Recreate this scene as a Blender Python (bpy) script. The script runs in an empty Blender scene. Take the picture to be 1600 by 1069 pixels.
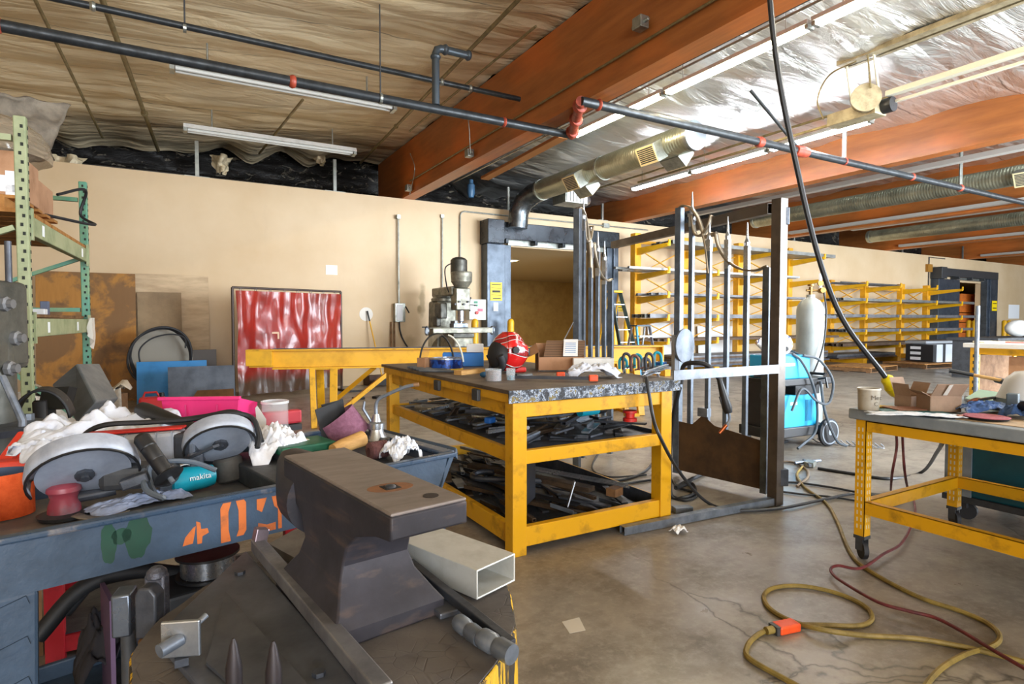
import bpy, math, random
from mathutils import Vector as V, Matrix, noise
SC = bpy.context.scene
COL = SC.collection
random.seed(7)
PI = math.pi
# ------------------------------------------------------------------ camera
F_PX, CX, CY = 920.0, 800.0, 534.5
YAW, PITCH, HC = math.radians(29.8), math.radians(2.02), 1.3
cam_d = bpy.data.cameras.new('camera'); cam = bpy.data.objects.new('camera', cam_d); COL.objects.link(cam)
cam.location = (0, 0, HC); cam.rotation_euler = (PI/2-PITCH, 0, -YAW)
cam_d.sensor_width = 36; cam_d.lens = 36*F_PX/1600; cam_d.clip_end = 200; cam_d.clip_start = .02
SC.camera = cam
FWD = V((math.sin(YAW), math.cos(YAW), 0)); RGT = V((math.cos(YAW), -math.sin(YAW), 0)); ZU = V((0, 0, 1))
FP = FWD*math.cos(PITCH)-ZU*math.sin(PITCH); UP = FWD*math.sin(PITCH)+ZU*math.cos(PITCH)
EYE = V((0, 0, HC))
def ray(px, py): return FP+RGT*((px-CX)/F_PX)-UP*((py-CY)/F_PX)
def g(px, py, z=0.0):            # point of the photograph on the level plane z
    r = ray(px, py); return EYE+r*((z-HC)/r.z)
def aY(px, py, y): r = ray(px, py); return EYE+r*(y/r.y)
def aX(px, py, x): r = ray(px, py); return EYE+r*(x/r.x)
def aD(px, py, d): return EYE+ray(px, py)*(d/ray(px, py).dot(FWD))
def DL(d, l, z=0): p = FWD*d+RGT*l; return V((p.x, p.y, z))
# ------------------------------------------------------------------ mesh builder
def frame_of(d, up=None):
    d = d.normalized(); up = up or ZU
    if abs(d.dot(up)) > .98: up = V((0, 1, 0)) if abs(d.y) < .9 else V((1, 0, 0))
    s = d.cross(up).normalized(); return s, s.cross(d).normalized(), d
class MB:
    def __init__(s): s.v = []; s.f = []; s.tr = None
    def add(s, vs, fs):
        o = len(s.v); s.v += [V(p) for p in vs]; s.f += [tuple(i+o for i in f) for f in fs]; return s
    def box(s, c, d, rz=0, R=None):
        x, y, z = d[0]/2, d[1]/2, d[2]/2
        R = R or Matrix.Rotation(rz, 3, 'Z'); c = V(c)
        vs = [c+R@V((a*x, b*y, e*z)) for e in (-1, 1) for a, b in ((-1, -1), (1, -1), (1, 1), (-1, 1))]
        return s.add(vs, [(3, 2, 1, 0), (4, 5, 6, 7), (0, 1, 5, 4), (1, 2, 6, 5), (2, 3, 7, 6), (3, 0, 4, 7)])
    def bb(s, lo, hi): return s.box([(a+b)/2 for a, b in zip(lo, hi)], [abs(b-a) for a, b in zip(lo, hi)])
    def bar(s, p, q, w, h=None, up=None):
        p = V(p); q = V(q); h = h or w; a, b, d = frame_of(q-p, up)
        vs = [o+a*(i*w/2)+b*(j*h/2) for o in (p, q) for i, j in ((-1, -1), (1, -1), (1, 1), (-1, 1))]
        return s.add(vs, [(3, 2, 1, 0), (4, 5, 6, 7), (0, 1, 5, 4), (1, 2, 6, 5), (2, 3, 7, 6), (3, 0, 4, 7)])
    def rtube(s, p, q, w, h, t, up=None):      # hollow rectangular tube
        p = V(p); q = V(q); a, b, d = frame_of(q-p, up)
        vs = [o+a*(i*(w/2-k))+b*(j*(h/2-k)) for o in (p, q) for k in (0, t) for i, j in ((-1, -1), (1, -1), (1, 1), (-1, 1))]
        fs = []
        for i in range(4):
            j = (i+1) % 4
            fs += [(i, j, 8+j, 8+i), (4+j, 4+i, 12+i, 12+j), (j, i, 4+i, 4+j), (8+i, 8+j, 12+j, 12+i)]
        return s.add(vs, fs)
    def tube(s, pts, r, n=8, cap=True):
        pts = [V(p) for p in pts]; N = len(pts); vs = []; fs = []
        rr = r if isinstance(r, (list, tuple)) else [r]*N
        a = None
        for i, p in enumerate(pts):
            t = (pts[min(i+1, N-1)]-pts[max(i-1, 0)])
            if t.length < 1e-9: t = ZU
            t.normalize()
            if a is None: a = frame_of(t)[0]
            a = (a-t*a.dot(t))
            if a.length < 1e-6: a = frame_of(t)[0]
            a.normalize(); b = t.cross(a)
            for k in range(n):
                w = 2*PI*k/n; vs.append(p+(a*math.cos(w)+b*math.sin(w))*rr[i])
        for i in range(N-1):
            for k in range(n):
                k2 = (k+1) % n; fs.append((i*n+k, i*n+k2, (i+1)*n+k2, (i+1)*n+k))
        if cap: fs += [tuple(range(n-1, -1, -1)), tuple((N-1)*n+k for k in range(n))]
        return s.add(vs, fs)
    def cyl(s, p, q, r, r2=None, n=16): return s.tube([p, q], [r, r if r2 is None else r2], n)
    def lathe(s, c, prof, n=24, ax=None, sx=1, sy=1):   # prof: (radius, height along the axis)
        c = V(c); ax = V(ax or ZU); a, b, d = frame_of(ax)
        vs = []; fs = []; m = len(prof)
        for r, h in prof:
            for k in range(n):
                w = 2*PI*k/n; vs.append(c+d*h+(a*math.cos(w)*sx+b*math.sin(w)*sy)*r)
        for i in range(m-1):
            for k in range(n):
                k2 = (k+1) % n; fs.append((i*n+k, i*n+k2, (i+1)*n+k2, (i+1)*n+k))
        if prof[0][0] > 1e-5: fs.append(tuple(range(n-1, -1, -1)))
        if prof[-1][0] > 1e-5: fs.append(tuple((m-1)*n+k for k in range(n)))
        return s.add(vs, fs)
    def ring(s, c, ro, ri, h, n=28, ax=None, sx=1, sy=1):
        s.lathe(c, [(ri, 0), (ro, 0), (ro, h), (ri, h), (ri, 0)], n, ax, sx, sy)
        s.f = [f for f in s.f if len(f) <= 4]; return s
    def prism(s, poly, vec):
        poly = [V(p) for p in poly]; vec = V(vec); n = len(poly)
        vs = poly+[p+vec for p in poly]
        return s.add(vs, [tuple(range(n-1, -1, -1)), tuple(range(n, 2*n))]+[(i, (i+1) % n, n+(i+1) % n, n+i) for i in range(n)])
    def grid(s, fn, nu, nv):
        vs = [fn(i/(nu-1), j/(nv-1)) for j in range(nv) for i in range(nu)]
        return s.add(vs, [(j*nu+i, j*nu+i+1, (j+1)*nu+i+1, (j+1)*nu+i) for j in range(nv-1) for i in range(nu-1)])
    def ball(s, c, r, n=16, m=10, R=None):
        r = (r, r, r) if not isinstance(r, (tuple, list)) else r; c = V(c); R = R or Matrix.Identity(3)
        vs = []; fs = []
        for j in range(m+1):
            t = PI*j/m
            for i in range(n):
                w = 2*PI*i/n
                vs.append(c+R@V((r[0]*math.sin(t)*math.cos(w), r[1]*math.sin(t)*math.sin(w), r[2]*math.cos(t))))
        for j in range(m):
            for i in range(n):
                i2 = (i+1) % n; fs.append((j*n+i, (j+1)*n+i, (j+1)*n+i2, j*n+i2))
        return s.add(vs, fs)
    def xf(s, M): s.v = [M@p for p in s.v]; return s
def smooth_pts(pts, k=8):
    pts = [V(p) for p in pts]; P = [pts[0]*2-pts[1]]+pts+[pts[-1]*2-pts[-2]]; out = []
    for i in range(1, len(P)-2):
        a, b, c, d = P[i-1], P[i], P[i+1], P[i+2]
        for j in range(k):
            t = j/k
            out.append(.5*((2*b)+(c-a)*t+(2*a-5*b+4*c-d)*t*t+(3*b-a-3*c+d)*t**3))
    out.append(pts[-1]); return out
# ------------------------------------------------------------------ objects
def top_matrix(o):
    m = Matrix.Identity(4)
    while o is not None: m = o.matrix_basis @ m; o = o.parent
    return m
def tag(o, label=None, cat=None, group=None, kind=None):
    if label: o['label'] = label
    if cat: o['category'] = cat
    if group: o['group'] = group
    if kind: o['kind'] = kind
    return o
def thing(name, label, cat, loc=(0, 0, 0), rz=0, group=None):
    o = bpy.data.objects.new(name, None); COL.objects.link(o); o.empty_display_size = .1
    o.location = loc; o.rotation_euler = (0, 0, rz); o.matrix_basis
    return tag(o, label, cat, group)
def mk(name, mb, m, parent=None, world=True, smooth=False, bevel=0, solid=0, sub=0, base=None):
    me = bpy.data.meshes.new(name)
    vs = mb.v; o = bpy.data.objects.new(name, me)
    if parent is not None and world:
        inv = top_matrix(parent).inverted(); vs = [inv@p for p in vs]
    elif parent is None and world:
        if base is None:
            xs = [p.x for p in vs]; ys = [p.y for p in vs]; zs = [p.z for p in vs]
            base = V(((min(xs)+max(xs))/2, (min(ys)+max(ys))/2, min(zs)))
        vs = [p-V(base) for p in vs]; o.location = base
    me.from_pydata([tuple(p) for p in vs], [], mb.f); me.update()
    if m: me.materials.append(m)
    if smooth:
        me.polygons.foreach_set('use_smooth', [True]*len(me.polygons))
        me.set_sharp_from_angle(angle=math.radians(smooth if smooth is not True else 40))
    COL.objects.link(o)
    if parent is not None: o.parent = parent
    if solid:
        s = o.modifiers.new('solid', 'SOLIDIFY'); s.thickness = solid; s.offset = 0
    if bevel:
        b = o.modifiers.new('bevel', 'BEVEL'); b.width = bevel; b.segments = 2; b.limit_method = 'ANGLE'; b.angle_limit = math.radians(40)
    if sub:
        s = o.modifiers.new('sub', 'SUBSURF'); s.levels = sub; s.render_levels = sub
    return o
def item(name, label, cat, mb, m, group=None, **k):      # a thing that is one mesh
    return tag(mk(name, mb, m, **k), label, cat, group)
def dup(t, loc=None, rz=None, label=None, group=None):
    r = t.copy(); COL.objects.link(r)
    if loc is not None: r.location = loc
    if rz is not None: r.rotation_euler = (0, 0, rz)
    if label: r['label'] = label
    if group: r['group'] = group
    for c in t.children:
        k = c.copy(); COL.objects.link(k); k.parent = r
        for d in c.children:
            e = d.copy(); COL.objects.link(e); e.parent = k
    return r
def cable(name, pts, r, m, label=None, cat=None, parent=None, k=8, group=None, n=7):
    ps = smooth_pts(pts, k) if k else [V(p) for p in pts]
    o = mk(name, MB().tube(ps, r, n), m, parent, smooth=True, base=None if parent else ps[0])
    return tag(o, label, cat, group)
def text(name, s, size, o, xd, yd, m, parent, depth=.0006, align='CENTER'):
    cu = bpy.data.curves.new(name, 'FONT'); cu.body = s; cu.size = size; cu.extrude = depth; cu.align_x = align; cu.align_y = 'CENTER'; cu.resolution_u = 3
    tmp = bpy.data.objects.new(name, cu); COL.objects.link(tmp); bpy.context.view_layer.update()
    me = bpy.data.meshes.new_from_object(tmp.evaluated_get(bpy.context.evaluated_depsgraph_get()))
    bpy.data.objects.remove(tmp); bpy.data.curves.remove(cu)
    me.materials.clear(); me.materials.append(m)
    ob = bpy.data.objects.new(name, me); COL.objects.link(ob)
    x = V(xd).normalized(); y = V(yd); y = (y-x*y.dot(x)).normalized(); z = x.cross(y)
    M = Matrix((x, y, z)).transposed().to_4x4(); M.translation = V(o)
    ob.parent = parent
    me.transform(top_matrix(parent).inverted()@M)
    return ob
def struct(name, mb, m, parent=None, **k):
    o = mk(name, mb, m, parent, **k)
    if parent is None: o['kind'] = 'structure'
    return o
# ------------------------------------------------------------------ materials
def lin(h):
    if not isinstance(h, str): return tuple(h)
    h = h.lstrip('#'); c = [int(h[i:i+2], 16)/255 for i in (0, 2, 4)]
    return tuple(x/12.92 if x <= .04045 else ((x+.055)/1.055)**2.4 for x in c)
class NT:
    def __init__(s, name):
        s.m = bpy.data.materials.new(name); s.m.use_nodes = True; s.n = s.m.node_tree.nodes; s.l = s.m.node_tree.links
        s.b = s.n['Principled BSDF']; s.tc = s.n.new('ShaderNodeTexCoord')
    def map(s, sc=(1, 1, 1), coord='Object', rot=(0, 0, 0)):
        k = s.n.new('ShaderNodeMapping'); k.inputs['Scale'].default_value = sc if isinstance(sc, (tuple, list)) else (sc,)*3
        k.inputs['Rotation'].default_value = rot
        s.l.new(s.tc.outputs[coord], k.inputs['Vector']); return k.outputs['Vector']
    def noise(s, v, sc=1, det=4, ro=.55, dist=0):
        k = s.n.new('ShaderNodeTexNoise'); k.inputs['Scale'].default_value = sc; k.inputs['Detail'].default_value = det
        k.inputs['Roughness'].default_value = ro; k.inputs['Distortion'].default_value = dist; s.l.new(v, k.inputs['Vector']); return k.outputs['Fac']
    def voro(s, v, sc=1, feat='F1', out='Distance', rnd=1):
        k = s.n.new('ShaderNodeTexVoronoi'); k.feature = feat; k.inputs['Scale'].default_value = sc; k.inputs['Randomness'].default_value = rnd
        s.l.new(v, k.inputs['Vector']); return k.outputs[out]
    def wave(s, v, sc=1, dist=2, det=2, dirn='X', dsc=1):
        k = s.n.new('ShaderNodeTexWave'); k.bands_direction = dirn; k.inputs['Scale'].default_value = sc; k.inputs['Distortion'].default_value = dist
        k.inputs['Detail'].default_value = det; k.inputs['Detail Scale'].default_value = dsc; s.l.new(v, k.inputs['Vector']); return k.outputs['Fac']
    def ramp(s, f, stops, interp='LINEAR'):
        k = s.n.new('ShaderNodeValToRGB'); e = k.color_ramp; e.interpolation = interp
        while len(e.elements) < len(stops): e.elements.new(.5)
        for el, (p, c) in zip(e.elements, stops):
            el.position = p; c = (c, c, c) if isinstance(c, (int, float)) else lin(c); el.color = (*c, 1)
        s.l.new(f, k.inputs['Fac']); return k.outputs['Color']
    def mix(s, f, a, b, mode='MIX'):
        k = s.n.new('ShaderNodeMix'); k.data_type = 'RGBA'; k.blend_type = mode
        for sock, v in ((k.inputs[0], f), (k.inputs[6], a), (k.inputs[7], b)):
            if isinstance(v, (int, float)): sock.default_value = v
            elif isinstance(v, (str, tuple)): sock.default_value = (*lin(v), 1)
            else: s.l.new(v, sock)
        return k.outputs[2]
    def math(s, op, a, b=0):
        k = s.n.new('ShaderNodeMath'); k.operation = op
        for sock, v in ((k.inputs[0], a), (k.inputs[1], b)):
            if isinstance(v, (int, float)): sock.default_value = v
            else: s.l.new(v, sock)
        return k.outputs[0]
    def bump(s, h, st=.3, d=.01):
        k = s.n.new('ShaderNodeBump'); k.inputs['Strength'].default_value = st; k.inputs['Distance'].default_value = d
        s.l.new(h, k.inputs['Height']); s.l.new(k.outputs['Normal'], s.b.inputs['Normal'])
    def set(s, **k):
        for n, v in k.items():
            sock = s.b.inputs[{'col': 'Base Color', 'r': 'Roughness', 'm': 'Metallic', 'tr': 'Transmission Weight', 'a': 'Alpha', 'ec': 'Emission Color', 'es': 'Emission Strength', 'ior': 'IOR', 'coat': 'Coat Weight', 'sub': 'Subsurface Weight', 'sheen': 'Sheen Weight', 'an': 'Anisotropic', 'sp': 'Specular IOR Level'}[n]]
            if isinstance(v, (int, float)): sock.default_value = v
            elif isinstance(v, (str, tuple)): sock.default_value = (*lin(v), 1)
            else: s.l.new(v, sock)
        return s
MATS = {}
def mt(c, r=.5, m=0, c2=None, sc=9, lo=.42, hi=.68, bump=0, bsc=60, st=None, det=5, **k):
    """painted/metal/plastic surface: c broken by patches of c2 (wear, dirt), fine bump. cached"""
    key = (c, r, m, c2, sc, lo, hi, bump, bsc, st, tuple(sorted(k.items())))
    if key in MATS: return MATS[key]
    t = NT('mat_%d' % len(MATS)); v = t.map(st or 1)
    if c2:
        n = t.noise(v, sc, det, .65); f = t.ramp(n, [(lo, 0.), (hi, 1.)]); t.set(col=t.mix(f, c, c2))
        t.set(r=t.ramp(n, [(.3, max(0, r-.08)), (.7, min(1, r+.1))]))
    else: t.set(col=c, r=r)
    t.set(m=m)
    if bump: t.bump(t.noise(v, bsc, 3, .6), bump, .004)
    t.set(**k); MATS[key] = t.m; return t.m
def emis(c, s):
    key = ('e', c, s)
    if key not in MATS:
        t = NT('mat_lamp'); t.set(col='#FFFFFF', ec=c, es=s); MATS[key] = t.m
    return MATS[key]
# palette
YEL = mt('#D79E0E', .45, 0, '#84600E', 7, .54, .78, .15, 40)
YEL2 = mt('#E0A812', .4, 0, '#B88712', 3, .5, .8)
YELR = mt('#DE9E10', .5, 0, '#B87E10', 3, .45, .75)
STEEL = mt('#868E99', .38, .55, '#565E69', 6, .4, .7, .1, 90)
DSTEEL = mt('#4A4E56', .45, .4, '#2E3138', 8, .4, .7, .2, 70)
BSTEEL = mt('#B9BFC6', .3, .9, '#868C95', 10, .4, .7)
GALV = mt('#A9ABA4', .38, .8, '#7F837C', 7, .4, .7, .08, 50)
RUST = mt('#5A4632', .7, .4, '#33271C', 6, .35, .65, .3, 50)
BLK = mt('#17181B', .45, 0, '#26282B', 9, .5, .8)
BLKR = mt('#1B1C1F', .6)
DGREY = mt('#3B3D40', .55, 0, '#2A2B2D', 9, .4, .7, .1, 60)
WHT = mt('#E6E6E2', .5, 0, '#C8C8C2', 6, .5, .8)
PAPER = mt('#ECEEF0', .7)
CLOTH = mt('#DDE4F2', .9, 0, '#B4C0DA', 14, .52, .78, .3, 140)
CARD = mt('#B58A68', .85, 0, '#9C7353', 5, .45, .75, .1, 80)
CARDD = mt('#8D6A4C', .85, 0, '#6E5138', 5, .45, .75)
CRED = mt('#C8241C', .45, 0, '#8E1712', 9, .5, .8)
ORNG = mt('#E8521C', .5, 0, '#C23E12', 9, .5, .8)
TEAL = mt('#129CB4', .4, 0, '#0C7E94', 9, .5, .8)
BLUE = mt('#1E62B4', .4)
WELDB = mt('#1FA6DC', .35, 0, '#1890C6', 4, .5, .8)
CARTB = mt('#3C4F65', .5, 0, '#243445', 5, .38, .7, .25, 60)
GREENR = mt('#4F8F76', .45, 0, '#7C9A72', 5, .45, .7, .1, 50)
GREENP = mt('#9AA27C', .5, 0, '#7E8A66', 5, .45, .7, .1, 50)
WOOD = mt('#C79A5A', .7, 0, '#A57A40', 12, .4, .7, .2, 30, st=(1, 1, 6))
WOODD = mt('#7A5734', .75, 0, '#54391F', 8, .4, .7, .2, 30)
PALLET = mt('#B07B3E', .8, 0, '#8A5B2A', 9, .4, .7, .2, 30)
RUBB = mt('#25262A', .7)
CABLE = mt('#1F2125', .5)
HOSE_Y = mt('#8F7A3A', .6, 0, '#6B5A2C', 14, .4, .7)
HOSE_R = mt('#6A2426', .55, 0, '#451A1E', 14, .4, .7)
REDPIPE = mt('#A8452E', .5, 0, '#7E2F1E', 12, .4, .7)
BLKPIPE = mt('#34383B', .4, .3, '#1F2224', 12, .4, .7)
def glassm(c='#FFFFFF', r=.05, a=.25):
    key = ('g', c, r, a)
    if key not in MATS:
        t = NT('mat_clear'); t.set(col=c, r=r, a=a, sp=.7); MATS[key] = t.m
    return MATS[key]
# ================================================================== SETTING
WY = 11.9; WT = 3.86
t = NT('mat_concrete'); v = t.map(1)
n1 = t.noise(v, .55, 6, .6); n2 = t.noise(v, 3.1, 6, .65); n3 = t.noise(v, 22, 6, .72); n4 = t.noise(t.map((1, 1.7, 1)), 1.1, 8, .7, .6)
c = t.mix(t.ramp(n1, [(.35, 0.), (.68, 1.)]), '#857E75', '#A0988C')
c = t.mix(t.ramp(n2, [(.46, 0.), (.7, .8)]), c, '#645C53')
c = t.mix(t.ramp(n4, [(.5, 0.), (.62, .45), (.72, .6)]), c, '#574F47')
c = t.mix(t.ramp(n3, [(.48, 0.), (.7, .5)]), c, '#AAA398')
vw = t.n.new('ShaderNodeVectorMath'); vw.operation = 'ADD'
nz = t.n.new('ShaderNodeTexNoise'); nz.inputs['Scale'].default_value = 1.3; nz.inputs['Detail'].default_value = 6; t.l.new(v, nz.inputs['Vector'])
t.l.new(v, vw.inputs[0]); t.l.new(nz.outputs['Color'], vw.inputs[1])
cr = t.voro(vw.outputs[0], .42, 'DISTANCE_TO_EDGE')
crk = t.ramp(cr, [(.0, 1.), (.005, 0.)])
gate_ = t.ramp(t.noise(v, .5, 2), [(.42, 0.), (.52, 1.)])
c = t.mix(t.math('MULTIPLY', t.math('MULTIPLY', crk, gate_), .8), c, '#38332D')
t.set(col=c, r=t.ramp(n2, [(.3, .26), (.7, .5)]))
t.bump(t.math('SUBTRACT', t.math('MULTIPLY', n3, .3), crk), .13, .005)
CONC = t.m
floor = MB().bb((-6, -9.2, -.2), (48, 23, 0)); struct('floor', floor, CONC, base=(0, 0, 0))

t = NT('mat_wall'); v = t.map(1)
n1 = t.noise(v, .5, 5, .6); n2 = t.noise(t.map((1, 1, .25)), 2.2, 6, .7)
c = t.mix(t.ramp(n1, [(.35, 0.), (.7, 1.)]), '#D3BB98', '#C4A880')
c = t.mix(t.ramp(n2, [(.56, 0.), (.85, .6)]), c, '#C0A687')
for (px_, py_, sx_, sz_, st_) in ((660, 470, .16, .75, .75), (655, 483, .12, .2, .9), (640, 535, .35, .3, .5)):
    q_ = aY(px_, py_, WY); mp = t.n.new('ShaderNodeMapping'); mp.inputs['Scale'].default_value = (1/sx_, 0, 1/sz_); mp.inputs['Location'].default_value = (-q_.x/sx_, 0, -q_.z/sz_); t.l.new(t.tc.outputs['Object'], mp.inputs['Vector'])
    ln = t.n.new('ShaderNodeVectorMath'); ln.operation = 'LENGTH'; t.l.new(mp.outputs[0], ln.inputs[0])
    f_ = t.ramp(t.math('ADD', ln.outputs['Value'], t.math('MULTIPLY', t.noise(v, 4, 5), .9)), [(.7, st_), (1.5, 0.)]); c = t.mix(f_, c, '#8A744A')
t.set(col=c, r=.55); t.bump(t.noise(v, 60, 3), .1, .003)
WALLM = t.m
def wx(px): return aY(px, 500, WY).x
D1a, D1b, D1z = wx(789), wx(940), 3.02
D2a, D2b, D2z = wx(1487), wx(1531), 2.9
w = MB()
for a, b, z0, z1 in ((-6, D1a, 0, WT), (D1b, D2a, 0, WT), (D2b, 48, 0, WT), (D1a, D1b, D1z, WT), (D2a, D2b, D2z, WT)):
    w.bb((a, WY, z0), (b, WY+.2, z1))
struct('wall_back', w, WALLM, base=(0, WY, 0))
SIDE = mt('#C9AC6C', .7, 0, '#B3935A', 2, .4, .7)
w = MB().bb((-6, 22, 0), (48, 22.2, 3.05)); struct('wall_side_room_back', w, SIDE, base=(0, 22, 0))
w = MB().bb((-6, WY+.2, 3.05), (48, 22.2, 3.12)); struct('ceiling_side_room', w, mt('#CDBB94', .8), base=(0, 17, 3.05))
w = MB().bb((-6.2, -9.2, 0), (-6, 14.4, 5.3)); struct('wall_left', w, WALLM, base=(-6, 0, 0))
w = MB().bb((48, -9.2, 0), (48.2, 22.2, 5.3)); struct('wall_right', w, WALLM, base=(48, 0, 0))
# the front wall and dock door behind the camera; stepped-in part added for light
w = MB()
for a, b, z0, z1 in ((-6.2, -4.5, 0, 5.3), (-4.5, 2.5, 4.3, 5.3), (2.5, 5.8, 0, 5.3)):
    w.bb((a, -9.4, z0), (b, -9.2, z1))
w.bb((5.6, -9.4, 0), (5.8, -2.0, 5.3))
for a, b, z0, z1 in ((5.8, 6.6, 0, 5.3), (6.6, 14.5, 4.3, 5.3), (14.5, 17, 0, 5.3), (17, 31, 4.3, 5.3), (31, 48.2, 0, 5.3)):
    w.bb((a, -2.2, z0), (b, -2.0, z1))
struct('wall_front', w, WALLM, base=(0, -9.4, 0))
t = NT('mat_black_foil'); v = t.map((1, 1, 2.2))
k_ = t.ramp(t.noise(v, 2.4, 6, .7, 1.4), [(.58, 0.), (.64, 1.)]); t.set(col=t.mix(k_, '#15120F', '#A79C88'), r=.25, m=t.math('MULTIPLY', k_, .7)); t.bump(t.noise(v, 2.2, 6, .7, 1.2), 1, .09)
w = MB().bb((-6, 14.2, 3.1), (48, 14.4, 5.3)); struct('wall_plenum', w, t.m, base=(0, 14.2, 3.1))
w = MB().bb((-6, WY+.22, 3.2), (48, 14.2, 3.22)); struct('ceiling_plenum_deck', w, BLKR, base=(0, 13, 3.2))

# ---- foil ceilings, one per bay
def foil(name, col, col2, r, m, st, crease):
    t = NT(name); v = t.map(1); v2 = t.map((.35, 1.6, 1))
    n = t.noise(v, .8, 4, .6); t.set(col=t.mix(t.ramp(n, [(.35, 0.), (.7, 1.)]), col, col2), r=r, m=m)
    sp = t.n.new('ShaderNodeSeparateXYZ'); t.l.new(t.tc.outputs['Object'], sp.inputs[0])
    yy = t.math('ADD', t.math('DIVIDE', sp.outputs['Y'], 1.22), t.math('MULTIPLY', t.math('SUBTRACT', t.noise(t.map((.5, .5, .5)), 2.2, 4), .5), .22))
    fr = t.math('FRACT', yy); seam = t.ramp(fr, [(0, 1.), (.012, 0.), (.985, 0.), (1, 1.)])
    gap = t.ramp(t.noise(v, 1.3, 3), [(.42, 0.), (.55, 1.)]); seam = t.math('MULTIPLY', seam, gap)
    t.set(col=t.mix(t.math('MULTIPLY', seam, .75), t.mix(t.ramp(n, [(.35, 0.), (.7, 1.)]), col, col2), '#3A2C1E'))
    v3 = t.map((.8, 3.2, 1), rot=(0, 0, .5)); cre = t.math('MULTIPLY', t.voro(v3, .9, 'DISTANCE_TO_EDGE'), .9)
    h = t.math('ADD', t.math('ADD', t.noise(v2, 1.7, 7, .62, .8), cre), t.math('MULTIPLY', t.voro(v2, crease, 'DISTANCE_TO_EDGE'), .5))
    t.bump(h, st, .1); return t.m
FOIL1 = foil('mat_foil_warm_reflect', '#EEDDBA', '#DAC49C', .45, .12, 1., 1.4)  # silvery foil; the warm floor's reflection is painted in as a tan base
FOIL2 = foil('mat_foil', '#F0F1EE', '#DDDEDA', .3, .85, 1., 2.2)
BX = [4.3, 10.25, 16.4, 22.5, 28.6, 34.7, 40.8]
def bay(x0, x1, zf, m, nx, ny, amp, y1=14.2):
    def fn(u, v):
        x = x0+(x1-x0)*u; y = -9.2+(y1+9.2)*v
        sag = -.07*abs(math.sin(PI*y/1.22))*math.sin(PI*min(1, max(0, (x-x0)/(x1-x0))))
        q = amp*noise.fractal(V((x*.5, y*1.3, 3.1)), .9, 2.1, 4)+amp*.6*abs(noise.noise(V((x*1.1+9, y*2.6, 1))))
        e = max(0, (y-12.0))*.05*noise.noise(V((x*1.7, 2, 5)))*3
        return V((x, y, zf(x)+sag+q-e))
    return struct('ceiling', MB().grid(fn, nx, ny), m, smooth=180, base=((x0+x1)/2, 0, zf(x0)))
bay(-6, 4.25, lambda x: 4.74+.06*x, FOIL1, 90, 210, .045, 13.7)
bay(4.35, 10.2, lambda x: 4.95-.085*(x-4.3), FOIL2, 70, 240, .06, 14.2)
for i in range(1, 6): bay(BX[i]+.05, BX[i+1]-.05, lambda x: 4.93, FOIL2, 30, 110, .06)
w = MB().bb((-6.2, -9.4, 5.3), (48.2, 22.2, 5.4)); struct('ceiling_deck', w, BLKR, base=(0, 0, 5.3))
# ---- painted beams
t = NT('mat_beam'); v = t.map((6, .35, 3)); n = t.noise(v, 3, 6, .65); n2 = t.noise(t.map((1, .5, 1)), 1.1, 4)
c = t.mix(t.ramp(n, [(.35, 0.), (.7, 1.)]), '#A9652F', '#8A4D20'); c = t.mix(t.ramp(n2, [(.45, 0.), (.7, .6)]), c, '#D9702A')
t.set(col=c, r=.42); t.bump(n, .15, .004); BEAMM = t.m
for i, x in enumerate(BX):
    zt = 4.95 if i != 1 else 4.5
    b = MB().bb((x-.11, -9.2, 3.9), (x+.11, 13.6, zt)).bb((x-.13, -9.2, 3.86), (x+.13, 13.6, 3.9))
    struct('beam', b, BEAMM, base=(x, 0, 3.86))
t2 = MB().bar((4.3-.15, -5, 3.885), (4.3-.15, 11.6, 3.885), .03, .05)
# ================================================================== DOCK DOORS
DKB = mt('#23272C', .28, .6, '#33393F', 3, .4, .7, .05, 30)
DKF = mt('#4A535E', .35, .5, '#363E48', 4, .4, .7)
def dock(name, label, px0, px1, pxh0, pxh1, ztop, zhead, shine):
    t = thing(name, label, 'door', aY(px0, 560, WY-.2)*1); t.location.z = 0
    t['kind'] = 'structure'
    x0, x1 = aY(pxh0, 400, WY-.25).x, aY(pxh1, 400, WY-.25).x
    a0, a1 = wx(px0), wx(px1)
    Y0, Y1 = WY-.42, WY-.01
    hood = MB().bb((x0, Y0, zhead), (x0+.42, Y1, ztop)).bb((x0+.42, Y0+.12, zhead+.12), (x1, Y1, ztop-.02))
    for k in range(4): hood.bb((x0+.5+k*(x1-x0-.7)/4, Y0+.1, zhead+.03), (x0+.58+k*(x1-x0-.7)/4, Y1, zhead+.14))
    mk('door_hood', hood, shine, t, bevel=.015)
    mk('door_track', MB().bb((x0+.04, WY-.3, 0), (a0-.16, WY-.01, zhead)).bb((a0-.16, WY-.25, 0), (a0+.02, WY-.01, zhead)), DKF, t, bevel=.01)
    mk('door_track', MB().bb((a1-.02, WY-.25, 0), (a1+.14, WY-.01, zhead+.12)).bb((a1+.14, WY-.3, 0), (x1-.03, WY-.01, zhead+.12)), DKF, t, bevel=.01)
    mk('door_bottom_bar', MB().bb((a0+.02, WY-.12, zhead+.02), (a1-.02, WY-.06, zhead+.12)), GALV, t)
    return t
d1 = dock('door_1', 'dark steel roll-up dock door with open doorway beside the milling machine', 789, 940, 757, 966, 3.55, 3.02, DKB)
SIGNY = mt('#F2D210', .5); INK = mt('#1B1B1B', .6)
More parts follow.
